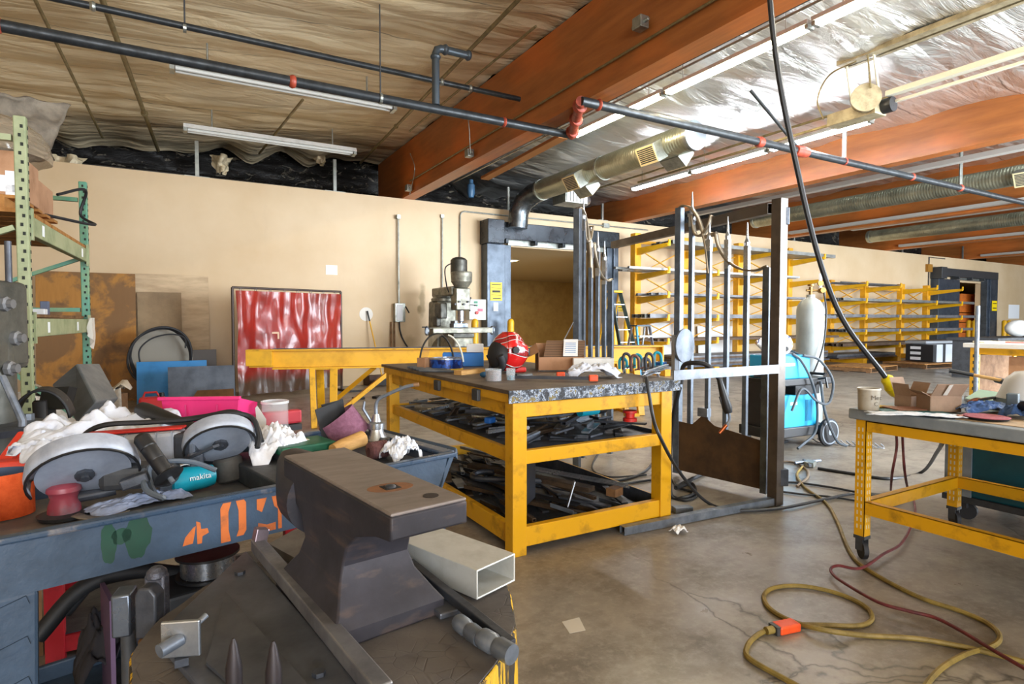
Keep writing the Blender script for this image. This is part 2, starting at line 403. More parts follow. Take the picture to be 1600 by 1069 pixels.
def wallsign(name, p0, p1, lines, parent=None, label=None, y=None):
    """sign plate on a face of constant Y between two pixel corners"""
    A = aY(p0[0], p0[1], y); B = aY(p1[0], p1[1], y)
    m = MB().bb((A.x, y-.012, B.z), (B.x, y, A.z))
    o = mk(name, m, SIGNY, parent) if parent else item(name, label, 'sign', m, SIGNY)
    k = MB(); n = len(lines); h = (A.z-B.z)
    for i, (a, b, th) in enumerate(lines):
        z = A.z-h*(i+.6)/(n+.2); k.bb((A.x+(B.x-A.x)*a, y-.0145, z-h*th/2), (A.x+(B.x-A.x)*b, y-.0125, z+h*th/2))
    mk('sign_text', k, INK, o); return o
wallsign('warning_sign', (766, 441), (784, 470), [(.1, .9, .05), (.05, .95, .03), (.15, .85, .12), (.05, .95, .03), (.2, .9, .05)], d1, y=WY-.305)
mk('label_plate', MB().bb((aY(771, 473, WY-.3).x, WY-.308, aY(771, 486, WY-.3).z), (aY(778, 473, WY-.3).x, WY-.3, aY(778, 473, WY-.3).z)), WHT, d1)
d2 = dock('door_2', 'far dark dock door with crates showing through its opening', 1487, 1531, 1465, 1559, 3.4, 2.95, mt('#3A3D40', .45, .3))
wallsign('warning_sign', (1550, 470), (1557, 486), [(.1, .9, .08), (.1, .9, .08)], d2, y=WY-.305)
# side room seen through the doors
rl = thing('ceiling_light_panel', 'lit square light panel in the ceiling of the side room', 'light', aY(870, 387, 15.2))
A = g(825, 388, 3.03); B = g(898, 391, 3.03)
mk('diffuser', MB().bb((A.x, 14.6, 3.03), (A.x+1.25, 15.3, 3.045)), emis('#FFE2A0', 14), rl)
mk('frame', MB().bb((A.x-.03, 14.57, 3.032), (A.x+1.28, 15.33, 3.048)), WHT, rl)
lt = bpy.data.lights.new('side_room_lamp', 'AREA'); lt.energy = 90; lt.color = (1, .78, .45); lt.size = 1.2
lo_ = bpy.data.objects.new('side_room_lamp', lt); COL.objects.link(lo_); lo_.location = (A.x+.6, 15, 2.98)
for k, (x, y) in enumerate(((A.x+3, 18), (20, 16), (26, 15))):
    l2 = bpy.data.objects.new('side_room_lamp', lt); COL.objects.link(l2); l2.location = (x, y, 2.98)
# ================================================================== DAYLIGHT AND EXPOSURE
wd = bpy.data.worlds.new('world'); SC.world = wd; wd.use_nodes = True
bg = wd.node_tree.nodes['Background']; bg.inputs[0].default_value = (.78, .89, 1, 1); bg.inputs[1].default_value = 1.9
def area(name, loc, rot, sx, sy, e, c):
    l = bpy.data.lights.new(name, 'AREA'); l.shape = 'RECTANGLE'; l.size = sx; l.size_y = sy; l.energy = e; l.color = c
    o = bpy.data.objects.new(name, l); COL.objects.link(o); o.location = loc; o.rotation_euler = rot; return o
area('daylight_dock_left', (-1, -9.0, 2.2), (math.radians(113), 0, 0), 7, 4, 1100, (.93, .96, 1))
area('daylight_added_dock', (10.2, -1.9, 2.0), (math.radians(80), 0, 0), 6.5, 4, 2600, (.82, .91, 1))  # daylight from an added, unseen doorway, placed to brighten the floor near the welder
area('daylight_dock_right', (24, -1.9, 2.2), (math.radians(94), 0, 0), 14, 4, 1800, (.82, .91, 1))
SC.view_settings.view_transform = 'Standard'; SC.view_settings.look = 'None'; SC.view_settings.gamma = 1
SC.view_settings.use_curve_mapping = False
SC.view_settings.exposure = .22
SC.cycles.max_bounces = 8; SC.cycles.diffuse_bounces = 5; SC.cycles.glossy_bounces = 4; SC.cycles.transparent_max_bounces = 12
SC.cycles.sample_clamp_indirect = 6; SC.cycles.caustics_reflective = False; SC.cycles.caustics_refractive = False
# ================================================================== OVERHEAD
TUBE = emis('#FFEFCB', 60); TUBEC = emis('#F0F5FF', 75)
def lamp_row(x, z, y0, y1, n, label, group, lit=True, width=.14, along='Y'):
    L = (y1-y0)/n
    for i in range(n):
        a, b = y0+i*L+.02, y0+(i+1)*L-.02
        P = lambda s, dx, dz: V((x+dx, s, z+dz)) if along == 'Y' else V((s, x+dx, z+dz))
        t = thing('fluorescent_fixture', label[i] if isinstance(label, (list, tuple)) else label, 'light', P((a+b)/2, 0, 0), 0, group)
        h = MB().bar(P(a, 0, .05), P(b, 0, .05), width, .05)
        mk('housing', h, WHT, t, bevel=.006)
        for dx in (-.035, .035):
            mk('tube', MB().cyl(P(a+.05, dx, 0), P(b-.05, dx, 0), .018, n=8), (TUBE if x < 7 else TUBEC) if lit else mt('#D8D8D2', .3), t, smooth=True)
        for e0 in (a, b-.04): mk('end_cap', MB().bar(P(e0, 0, .01), P(e0+.04, 0, .01), width*.8, .05), GALV, t)
        for s in (a+.3, b-.3): mk('hanger', MB().tube([P(s, 0, .075), P(s, 0, .3 if z > 4.3 else .36)], .006, 5), GALV, t)
lamp_row(5.88, 4.4, -.4, 8.2, 4, ['lit warm fluorescent strip farthest along the row beside the red riser' if i == 3 else w for i, w in enumerate(('lit fluorescent strip at the near end of the warm row', 'second lit fluorescent strip of the warm row', 'third lit fluorescent strip of the warm row', ''))], 'warm lit strip lights between the beams')
lamp_row(8.85, 4.2, 4.9, 10.1, 3, ['lit cool strip light hanging right above the red pipe tee, near end of its row', 'middle lit cool strip light against the orange beam', 'lit cool strip light at the end toward the back wall'], 'cool lit strip lights against the orange beam')
for nm, lab, ya, xa, xb in (('a', 'unlit long strip light below the black sprinkler pipe', 8.12, 0.0, 2.75), ('b', 'unlit long strip light hung nearest the back wall', 10.6, .17, 2.85)):
    z = 4.3
    t = thing('fluorescent_fixture', lab, 'light', (1.4, ya, z), 0, 'unlit strip lights')
    mk('housing', MB().prism([(xa, ya-.11, z+.0), (xa, ya-.07, z+.07), (xa, ya+.07, z+.07), (xa, ya+.11, z)], (xb-xa, 0, 0)), WHT, t)
    for dy in (-.05, .05): mk('tube', MB().cyl((xa+.06, ya+dy, z-.02), (xb-.06, ya+dy, z-.02), .02, n=8), mt('#D8D8D2', .3), t, smooth=True)
    for e0 in (xa, xb-.05): mk('end_cap', MB().bb((e0, ya-.09, z-.05), (e0+.05, ya+.09, z)), GALV, t)
    for e0 in (xa+.4, xb-.4): mk('hanger', MB().tube([(e0, ya, z+.07), (e0, ya, 4.66)], .012, 6), GALV, t)
# rigid struts from the wall top to the far unlit lamp
for px, y0 in ((308, 212), (523, 236)):
    P = aY(px, 268 if px < 400 else 292, 11.98); 
    item('strut_post', 'galvanised strut post standing on wall top below unlit lamp at its %s end' % ('left' if px < 400 else 'right'), 'post', MB().bb((P.x-.03, 11.95, 3.865), (P.x+.03, 12.0, 4.5)).bb((P.x-.2, 11.92, 3.861), (P.x+.2, 12.05, 3.875)), GALV, group='strut posts on the wall top')
# pipes
def pipe(name, label, pts, r, m, cat='pipe', rings=(), ringm=None, group=None):
    t = thing(name, label, cat, pts[0], 0, group)
    mk('run', MB().tube(pts, r, 12), m, t, smooth=True)
    for p, d, rr, L in rings:
        p = V(p); d = V(d).normalized()
        mk('coupling', MB().lathe(p-d*L/2, [(rr*.8, 0), (rr, .01), (rr*1.15, L*.5), (rr, L-.01), (rr*.8, L)], 12, d), ringm or REDPIPE, t, smooth=True)
    return t
X = V((1, 0, 0)); Yv = V((0, 1, 0))
Y1, Z1 = 6.5, 3.78
xL = aY(0, 42, Y1).x; xr = aY(893, 210, Y1).x
t = pipe('ceiling_sprinkler_pipe', 'thick black sprinkler main crossing the left ceiling below the beam', [(xL-.1, Y1, Z1), (xr, Y1, Z1)], .052, BLKPIPE,
     rings=[((aY(457, 128, Y1).x, Y1, Z1), X, .06, .07), ((xL-.05, Y1, Z1), X, .066, .12), ((aY(787, 190, Y1).x, Y1, Z1), X, .059, .05)])
Y2, Z2 = 5.45, 3.78
xa = aY(908, 172, Y2).x
mk('riser', MB().tube([(xr, Y1, Z1), (xr+(xa-xr)*.5, (Y1+Y2)/2, Z1), (xa, Y2, Z2)], .06, 12), REDPIPE, t, smooth=True)
for f in (.12, .5, .88):
    p = V((xr+(xa-xr)*f, Y1+(Y2-Y1)*f, Z1)); mk('coupling', MB().lathe(p-Yv*.05, [(.06, 0), (.085, .02), (.085, .08), (.06, .1)], 12, Yv), REDPIPE, t, smooth=True)
pipe('ceiling_sprinkler_pipe', 'thick black sprinkler main running under the orange beam from the red riser', [(xa, Y2, Z2), (26, Y2, Z2)], .052, BLKPIPE,
     rings=[((aY(x, y, Y2).x, Y2, Z2), X, r_, L) for x, y, r_, L in ((935, 178, .062, .05), (1187, 227, .066, .12), (1252, 230, .072, .28), (1425, 262, .06, .06), (1500, 282, .06, .05))])
p = aY(1252, 230, Y2)
pipe('ceiling_sprinkler_branch', 'thin dark branch pipe rising from the red tee to the ceiling', [(p.x, Y2, Z2), (p.x-.75, Y2+.3, 4.62)], .022, BLKPIPE)
pipe('ceiling_sprinkler_branch', 'thin black sprinkler branch line above the thick main on the left', [(-3.4, 6.95, 4.3), (4.1, 6.95, 4.3)], .034, BLKPIPE,
     rings=[((aY(x, y, 6.95).x, 6.95, 4.3), X, .042, .05) for x, y in ((145, 12), (690, 130), (735, 138))], ringm=GALV)
p = aY(681, 170, Y1)
t = pipe('drain_elbow', 'dark zinc pipe rising from main with elbow toward the beam', [(p.x, Y1, Z1+.05), (p.x, Y1, 4.42), (p.x+.02, Y1, 4.47), (p.x+.06, Y1, 4.49), (p.x+.42, Y1, 4.49)], .045, mt('#4C555C', .4, .5),
     rings=[((p.x, Y1, 4.38), ZU, .055, .06), ((p.x+.12, Y1, 4.49), X, .055, .06), ((p.x+.42, Y1, 4.49), X, .055, .06)], ringm=mt('#4C555C', .4, .5))
OLDP = mt('#8E7F58', .5, .5, '#6E6246', 8, .4, .7)
for lab, p0, p1, z, r in (('old bare conduit running up the ceiling nearest the green rack', (55, 0), (160, 215), 4.45, .018),
                  ('old thicker conduit running to the back above the plywood', (160, 0), (247, 235), 4.5, .03),
                  ('old bare pipe running back along the left side of the first beam', (800, 10), (563, 255), 4.72, .024),
                  ('old slim pipe running back just left of the first beam', (800, 72), (640, 205), 4.55, .015)):
    A = g(p0[0], p0[1], z); B = g(p1[0], p1[1], z); d = B-A
    pipe('ceiling_conduit', lab, [A-d*.15, B], r, OLDP, 'pipe', [((A+d*.62), d, r*1.5, .07)], OLDP, 'old ceiling conduits')
A = g(473, 156, 4.5); B = g(405, 240, 4.5); pipe('ceiling_conduit', 'short old conduit slanting between the two unlit lamps', [A, B], .02, OLDP, group='old ceiling conduits')
# hanger rods with clamps on the sprinkler lines
for i, (px, py, y, z0, z1, lab) in enumerate(((594, 100, Y1, Z1+.05, 4.88, 'thin hanger rod holding the sprinkler main left of the beam'), (288, 10, 6.95, 4.33, 4.7, 'short hanger rod on the thin branch line at upper left'), (1320, 200, Y2, Z2+.05, 4.3, 'pale strut hanger holding the sprinkler main below the opener'), (1502, 240, Y2, Z2+.05, 4.6, 'pale strut hanger on main past the orange beam'))):
    p = aY(px, py, y); r = .008 if i < 2 else .03
    t = thing('pipe_hanger', lab, 'hanger', (p.x, y, z1), 0, 'pipe hangers')
    mk('rod', MB().tube([(p.x, y, z0), (p.x, y, z1)], r, 6), DGREY if i < 2 else GALV, t)
    mk('clamp', MB().ring((p.x-.015, y, z0-.05), .062 if y != 6.95 else .045, .054 if y != 6.95 else .036, .03, 14, X), GALV if i < 2 else REDPIPE, t)
    mk('ceiling_plate', MB().box((p.x, y, z1), (.12, .05, .02)), DGREY, t)
# conduits along the first beam and the bright bay
for lab, x, z, r, y0, y1, m in (('bare conduit clipped low along the left face of the first beam', 4.16, 4.12, .014, -5, 11.4, OLDP), ('white strip conduit under the right edge of the first beam', 4.48, 3.92, .022, -5, 11.4, GALV),
              ('dark conduit beside the white one along the first beam', 4.6, 3.97, .02, -5, 11.4, DGREY), ('dark conduit, upper of the bundle left of the warm lights', 5.05, 4.3, .02, -5, 11.6, DSTEEL),
              ('dark conduit, middle of the bundle left of the warm lights', 5.12, 4.27, .014, -5, 11.6, DSTEEL), ('grey conduit, lowest of the bundle left of the warm lights', 5.2, 4.25, .014, -5, 11.6, GALV),
              ('thin dark gas line hung above the cool lights', 8.35, 4.3, .02, 4.4, 11.2, OLDP)):
    pipe('beam_conduit', lab, [(x, y0, z), (x, y1, z)], r, m, group='conduits along the beams')
for k, (px, py) in enumerate(((1003, 47), (735, 245), (640, 312))):
    p = aX(px, py, 4.12); p.z = max(p.z, 3.95) if k == 0 else 3.9
    item('ceiling_junction_box', ('grey junction box on the first beam at top of picture', 'small grey junction box at lower edge of the first beam', 'small grey junction box where the first beam meets the wall')[k], 'junction box',
         MB().box((4.1, p.y, p.z+.06), (.11, .13, .12)).cyl((4.1, p.y-.12, p.z+.06), (4.1, p.y+.12, p.z+.06), .02, n=8), GALV, group='junction boxes on the first beam', bevel=.008)
for k, pts in enumerate((((735, 240), (732, 190), (725, 172)), ((640, 305), (648, 265), (641, 240)))):
    cable('hanging_conduit_whip', [aX(x, y, 4.02 if i else 4.08) for i, (x, y) in enumerate(pts)], .008, GALV, ('thin flexible whip looping up the first beam from its middle box', 'thin flexible whip looping up the first beam at its wall end')[k], 'cable')
# spiral ducts
def duct(label, x, z, y0, y1, r, regs, elbow=False, capd=True):
    t = thing('spiral_duct', label, 'duct', (x, y0, z))
    t_ = NT('mat_duct'); v = t_.map(1); t_.set(col=t_.mix(t_.ramp(t_.noise(v, 3, 4), [(.4, 0.), (.7, 1.)]), '#B4B49E', '#8F907E'), m=.85, r=.36)
    t_.bump(t_.wave(v, 5.5, .3, 1, 'Y'), .35, .01); m = t_.m
    mk('pipe_body', MB().tube([(x, y0, z), (x, y1, z)], r, 28), m, t, smooth=True)
    for y in (y0+.02, y0+(y1-y0)*.5, y1-.1): mk('joint_band', MB().ring((x, y, z), r+.012, r-.002, .05, 28, Yv), GALV, t, smooth=True)
    if capd: mk('end_cap', MB().lathe((x, y0-.03, z), [(0, 0), (r-.03, 0), (r+.012, .02), (r+.012, .06)], 28, Yv), mt('#A9B4BC', .35, .8), t, smooth=True)
    if elbow:
        mk('elbow', MB().tube([(x, y1-.02, z), (x-.02, y1+.25, z-.03), (x-.12, y1+.48, z-.16), (x-.2, y1+.58, z-.4), (x-.22, y1+.6, z-.75)], [r+.01]*5, 24), mt('#6E7478', .3, .85, '#3E4448', 6, .4, .7), t, smooth=True)
    for y, a in regs:      # register boxes saddled on the duct, aimed at angle a below the side
        d = V((math.cos(a), 0, math.sin(a))); s = V((0, 1, 0)); u = d.cross(s)
        R = Matrix((s, u, d)).transposed(); c = V((x, y, z))+d*(r+.06)
        bx = mk('register_box', MB().box(c, (.42, .3, .22), R=R), GALV, t, bevel=.006)
        gm = MB()
        f = c+d*.115
        for k in range(9): gm.box(f+u*(-.12+.03*k), (.36, .008, .012), R=R)
        for k in (-1, 1): gm.box(f+s*(.19*k), (.02, .28, .015), R=R).box(f+u*(.135*k), (.4, .02, .015), R=R)
        mk('grille', gm, mt('#D8C79A', .5), bx)
        mk('register_recess', MB().box(f-d*.003, (.37, .26, .004), R=R), DGREY, bx)
    return t
duct('large round spiral duct with end cap in the bright bay', 6.95, 4.14, 6.5, 10.9, .215, [(7.2, PI+.5), (7.1, -.65), (9.3, PI+.55), (9.5, -.75)], True)
duct('long round spiral duct beyond the orange beam', 14.6, 4.2, -3, 11.4, .2, [(5.0, PI+.45)], False, False)
duct('farther round spiral duct in the next dark bay', 20.8, 4.2, -3, 11.6, .2, [(6.2, PI+.5)], False, False)
t = thing('supply_diffuser', 'square white supply diffuser box hanging below duct near roll-up door', 'diffuser', aY(897, 300, 11.0))
p = aY(897, 298, 10.6)
mk('plenum_box', MB().box((p.x, 10.75, 4.02), (.6, .5, .3)), GALV, t, bevel=.01)
gm = MB()
for k in range(6): gm.bb((p.x-.26+k*.09, 10.485, 3.9), (p.x-.2+k*.09, 10.5, 4.14))
mk('grille', gm, WHT, t)
mk('flex_collar', MB().tube([(p.x+.3, 10.75, 4.0), (p.x+.45, 10.8, 4.02), (p.x+.5, 11, 4.15), (p.x+.42, 11.2, 4.3)], .13, 16), BSTEEL, t, smooth=True)
# brown light trough end
A = g(780, 275, 4.2); B = g(893, 212, 4.35)
item('ceiling_light_trough', 'unlit brown light trough continuing the warm lamp row toward the wall', 'light', MB().bar((5.75, 8.3, 4.42), (5.75, 11.2, 4.32), .2, .06), mt('#A8713F', .6), bevel=.01)
# opener
t = thing('door_opener', 'overhead door opener motor with round pulley hung from bracket', 'door opener', (7.5, 4.3, 4.1))
TANM = mt('#A3977A', .5, .3, '#7A6E54', 8, .4, .7)
c0 = aX(1353, 156, 7.5)
mk('pulley', MB().lathe(c0-V((.05, .02, 0)), [(0, 0), (.04, 0), (.045, .02), (.06, .012), (.1, .012), (.105, .02), (.15, .012), (.165, .005), (.17, -.01), (.17, .05), (0, .05)], 32, V((-.75, -.66, 0))), TANM, t, smooth=30)
mk('motor_box', MB().box(c0+V((.1, .18, -.12)), (.25, .62, .16)), TANM, t, bevel=.01)
mk('motor', MB().cyl(c0+V((.15, -.25, -.1)), c0+V((.15, .1, -.1)), .09), BLK, t, smooth=True)
mk('rail', MB().bar(c0+V((.1, -.2, .02)), c0+V((.1, -6, .02)), .1, .06).bar(c0+V((.2, -.2, -.06)), c0+V((.2, -6, -.06)), .04, .03), mt('#C9C5B4', .45, .2), t)
mk('chain_rail', MB().bar(c0+V((.05, .5, -.16)), c0+V((.05, 4.2, -.16)), .03, .03), OLDP, t)
for dy in (-.12, .22): mk('hanger_strap', MB().bar(c0+V((.1, dy, -.05)), c0+V((.02, dy+.05, .56)), .045, .012), mt('#B9B39C', .45, .4), t)
mk('drive_chain', MB().tube([c0+V((-.08, -.1, .1)), c0+V((-.02, -.02, .55))], .012, 6), OLDP, t)
mk('ceiling_strut', MB().bar(c0+V((0, .35, .56)), c0+V((0, -3.5, .56)), .12, .06).bar(c0+V((.15, .35, .56)), c0+V((.15, -3.2, .56)), .06, .05), TANM, t)
cable('control_whip', [c0+V((-.05, .1, .5)), c0+V((-.05, .45, .45)), c0+V((-.03, .62, .2)), c0+V((0, .55, -.08))], .01, OLDP, parent=t)
# long white struts and lamp housings in the far bays
for i, (x, z) in enumerate(((11.9, 4.1), (13.0, 4.35), (16.1, 3.95), (17.6, 4.15), (19.3, 4.3), (22.2, 3.95), (23.6, 4.2), (25.5, 4.3), (28.3, 3.95), (30, 4.2))):
    item('ceiling_light_channel', ('pale lamp channel just past the orange beam', 'pale lamp channel above the long duct', 'pale channel under the third beam', 'first pale channel past the third beam', 'second pale channel past the third beam', 'pale channel under the fourth beam', 'first pale channel past the fourth beam', 'second pale channel past the fourth beam', 'pale channel under the fifth beam', 'pale channel past the fifth beam')[i], 'light channel', MB().bar((x, -4, z), (x, 11.3, z), .16, .08), mt('#B9B4AC', .5, .3), group='unlit pale lamp channels in the far bays')
for i, (px, py) in enumerate(((1337, 400), (1400, 405), (1110, 372), (1505, 395))): pass
# wall-top pipes / clutter above the wall
BW = mt('#4A4640', .4, .5)
for i, (px, z1) in enumerate(((793, 4.4), (940, 4.3), (1085, 4.4), (1240, 4.4), (1410, 4.4), (1505, 4.4))):
    x = aY(px, 330, 12.0).x
    item('strut_post', ('galvanised strut post left of the large duct', 'galvanised strut post right of the supply diffuser', 'strut post above the left end of yellow rack', 'strut post above the middle of yellow rack', 'strut post above the low yellow rack', 'strut post above the far dock door')[i], 'post', MB().bb((x-.025, 11.95, 3.865), (x+.025, 12.0, z1)).bb((x-.15, 11.92, 3.861), (x+.15, 12.05, 3.875)), GALV, group='strut posts on the wall top')
for lab, y, z, r in (('foil-wrapped black pipe lowest along plenum wall', 13.6, 3.95, .07), ('shiny pipe highest along plenum wall', 13.9, 4.3, .03)):
    pipe('ceiling_plenum_pipe', lab, [(-5, y, z), (30, y, z)], r, mt('#26221E', .25, .6, '#8A857C', 5, .62, .75), group='pipes along the plenum')
item('hanging_air_filter', 'small blue filter regulator hanging behind wall top near first beam', 'filter', MB().lathe(aY(736, 296, 12.5), [(0, -.2), (.06, -.19), (.09, -.1), (.09, .1), (.05, .14), (.05, .22), (0, .22)], 14), mt('#4F7FA8', .3), smooth=True)
for k, (px, py, sc_) in enumerate(((105, 220, 1.), (345, 222, .8), (500, 215, .7))):
    p = aY(px, py, 13.0)-ZU*.25
    mb = MB().grid(lambda u, v: p+V(((u-.5)*.5*sc_*(1-v*.6), .1*math.sin(7*u+k), -.45*sc_*v))+V((.03*math.sin(20*u+9*v), .05*math.cos(16*u*v+k), .02*math.sin(13*u))), 14, 10)
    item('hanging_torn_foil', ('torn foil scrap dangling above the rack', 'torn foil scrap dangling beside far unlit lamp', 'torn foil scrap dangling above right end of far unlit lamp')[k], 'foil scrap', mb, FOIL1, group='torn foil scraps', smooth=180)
# drooping insulation at the top left
def drp(u, v):
    a = aD(-40+150*u*(1-.28*v), 140+25*u+v*(115-30*u), 5.3+1.2*u+.2*math.sin(5*v+2*u)); return a+V((0, 0, .05*noise.noise(V((u*6, v*6, 2)))))
item('hanging_insulation', 'grey insulation sheet drooping from ceiling above the green rack', 'insulation', MB().grid(drp, 26, 20), mt('#8E8271', .8, 0, '#6B6155', 5, .4, .7, .5, 12), smooth=180, solid=.03)
# drooping power cable with yellow plug
p0 = g(1200, -10, 4.3); pe = g(1393, 596, .9)
e = aD(1393, 598, 3.55)
top = aD(1195, -20, 3.3)
pw = thing('hanging_power_cable', 'thick black power cable hanging from the ceiling to a yellow plug', 'power cable', e)
q = [aD(x, y, d) for x, y, d in ((1192, -70, 3.3), (1203, 0, 3.3), (1249, 280, 3.36), (1306, 478, 3.45), (1385, 592, 3.55))]
q[0].z = 4.55
cable('cord', q, .0155, CABLE, parent=pw)
ax = (aD(1404, 612, 3.56)-aD(1384, 591, 3.55)).normalized(); s0 = aD(1384, 591, 3.55)
mk('plug', MB().lathe(s0-ax*.01, [(.02, 0), (.034, .015), (.04, .05), (.052, .07), (.052, .12), (0, .12)], 16, ax), mt('#E7D413', .4), pw, smooth=30)
mk('plug_face', MB().lathe(s0+ax*.105, [(0, .0), (.045, 0), (.045, .03), (0, .03)], 16, ax), mt('#D9D9C8', .5), pw, smooth=30)
# ================================================================== BACK WALL AND BACKGROUND
# ---- green pallet rack
N0 = aD(39, 450, 3.5); N0.z = 0; F0 = aD(133, 430, 5.25); F0.z = 0
u = (F0-N0); RL = u.length; u.normalize(); pl = V((-u.y, u.x, 0))          # pl points left, away from the view
rk = thing('pallet_rack', 'green perforated pallet rack loaded with boxes at the far left', 'pallet rack', N0)
RA = math.atan2(u.y, u.x); RM = Matrix.Rotation(RA, 3, 'Z')
HOLE = mt('#20251F', .8)
def rpost(b, top, m):
    q = mk('upright', MB().box(b+V((0, 0, top/2)), (.05, .06, top), R=RM), m, rk, bevel=.006)
    h = MB(); k = 0; z = .1; N_ = 0
    while z < top-.03:
        h.box(b-u*.0255+V((0, 0, z))-pl*(.01 if k % 2 else -.0), (.003, .014, .02), R=RM)
        h.box(b-pl*.0305+V((0, 0, z))+u*.012, (.014, .003, .02), R=RM); z += .052; k += 1
    mk('slot_pattern', h, HOLE, q)
rpost(N0, 2.5, GREENP); rpost(F0, 2.53, GREENR); rpost(N0+pl*1.07, 2.5, GREENP); rpost(F0+pl*1.07, 2.53, GREENR)
for b, m in ((N0, GREENP), (F0, GREENR)):
    for z in (.3, 1.4, 2.37): mk('frame_strut', MB().bar(b+V((0, 0, z))+pl*.04, b+pl*1.03+V((0, 0, z)), .04, .035), m, rk)
    for z0, z1 in ((1.85, 1.42), (.4, 1.35)): mk('frame_brace', MB().bar(b+V((0, 0, z0))+pl*.04, b+pl*1.03+V((0, 0, z1)), .04, .03), m, rk)
for z in (1.88, 1.26):
    for s in (0, 1.07):
        bm = mk('load_beam', MB().bar(N0+pl*s+u*.04+V((0, 0, z)), F0+pl*s-u*.04+V((0, 0, z)), .05, .115), GREENP, rk, bevel=.006)
        if s == 0:
            k = MB()
            for f in (.18, .86) if z > 1.5 else (.22, .72): k.box(N0+u*RL*f-pl*.0265+V((0, 0, z)), (.05, .003, .07), R=RM)
            mk('bar_code_label', k, PAPER, bm)
            [mk('beam_connector', MB().box(e0-pl*.03+V((0, 0, z)), (.03, .02, .19), R=RM), GREENP, bm) for e0 in (N0+u*.045, F0-u*.045)]
for i in range(9):
    f = (i+.5)/9; mk('deck_board', MB().box(N0+u*RL*f+pl*.535+V((0, 0, 1.955)), (RL/9-.03, 1.1, .025), R=RM), PALLET, rk)
mk('deck_panel', MB().box(N0+u*RL*.5+pl*.535+V((0, 0, 1.335)), (RL-.1, 1.05, .02), R=RM), WOODD, rk)
def carton(name, label, c, d, rz, m=CARD, tape=True, labels=(), cat='box', group=None):
    t = thing(name, label, cat, c, 0, group); R = Matrix.Rotation(rz, 3, 'Z')
    mk('carton', MB().box(V(c)+V((0, 0, d[2]/2)), d, R=R), m, t, bevel=.004)
    if tape: mk('tape', MB().box(V(c)+V((0, 0, d[2]+.001)), (d[0]*.99, .05, .002), R=R), mt('#C9B08A', .35), t)
    for (fx, fz, w, h, side) in labels:
        o = V((-d[0]/2-.001, fx*d[1], fz*d[2])) if side == 'x' else V((fx*d[0], -d[1]/2-.001, fz*d[2]))
        mk('paper_label', MB().box(V(c)+R@o, ((.002, w, h) if side == 'x' else (w, .002, h)), R=R), PAPER, t)
    return t
zb = 1.97
pal = thing('pallet', 'orange-tinted wooden pallet under the wrapped boxes on the green rack', 'pallet', N0+u*.75+pl*.55+V((0, 0, zb)))
for k in range(5): mk('top_board', MB().box(N0+u*(.3+.24*k)+pl*.57+V((0, 0, zb+.1)), (.12, 1.0, .02), R=RM), PALLET, pal)
for k in range(3): mk('stringer', MB().box(N0+u*.78+pl*(.15+.42*k)+V((0, 0, zb+.045)), (1.2, .05, .088), R=RM), PALLET, pal)
zb += .112
carton('cardboard_box', 'large cardboard carton with white shipping labels on rack', N0+u*.5+pl*.5+V((0, 0, zb)), (.5, .86, .27), RA, labels=[(-.37, .25, .16, .1, 'x'), (-.455, .3, .05, .13, 'x'), (-.46, .1, .06, .07, 'x')])
carton('cardboard_box', 'plain cardboard box beside the labelled carton, nearer the wall', N0+u*1.15+pl*.42+V((0, 0, zb)), (.5, .62, .24), RA)
def wrapfn(a, b):
    th = a*2*PI; ph = b*PI*.55
    r = 1+.06*noise.noise(V((math.cos(th)*4, math.sin(th)*4, ph*5)))
    q = V((.36*math.sin(ph)*math.cos(th)*r, .3*math.sin(ph)*math.sin(th)*r, .24*(math.cos(ph)-.1)*r)); return N0+u*.56+pl*.26+V((0, 0, zb+.345))+RM@q
t = NT('mat_wrap'); t.set(col='#B7A58A', r=.18, a=.7, coat=.6); t.bump(t.noise(t.map((3, 3, 14)), 3, 6, .7, 1), 1, .03)
item('wrapped_bundle', 'bulging bundle in clear stretch wrap on top of the rack cartons', 'bundle', MB().grid(wrapfn, 48, 18), t.m, smooth=180)
cable('bent_cable', [N0+u*1.5+pl*.1+V((0, 0, 2.32)), N0+u*1.75+pl*-.05+V((0, 0, 2.42)), F0-pl*.02+u*.0+V((0, 0, 2.22))+pl*.02-u*.15, F0-u*.3-pl*.12+V((0, 0, 2.12)), N0+u*1.2+pl*.08+V((0, 0, 2.1)), N0+u*1.05+pl*.15+V((0, 0, 2.1))], .012, CABLE, 'black cable looping out of the boxes on the rack', 'cable')
for k, (px, c, w, h) in enumerate(((64, '#5A6478', .03, .13), (90, '#4E5870', .05, .1), (76, '#D5D8DA', .09, .04))):
    f = (.28, .5, .4)[k]
    item('shelf_bottle' if k < 2 else 'paper_pad', ('slim dark blue bottle on the lower green rack shelf', 'short dark blue box standing on the lower green rack shelf', 'white paper pad on the lower green rack shelf')[k], 'bottle' if k == 0 else ('box' if k == 1 else 'paper pad'), MB().box(N0+u*RL*f+pl*.1+V((0, 0, 1.347+h/2)), (w, w, h), R=RM), mt(c, .5), bevel=.005)
item('plastic_film', 'torn clear film hanging off the lower rack beam', 'film', MB().grid(lambda a, b: F0-u*(.03+.16*a)-pl*(.05+.02*math.sin(9*a+3*b))+V((0, 0, 1.33-.28*b*(1-.5*a))), 12, 10), glassm('#F3F0E8', .2, .55), smooth=180)
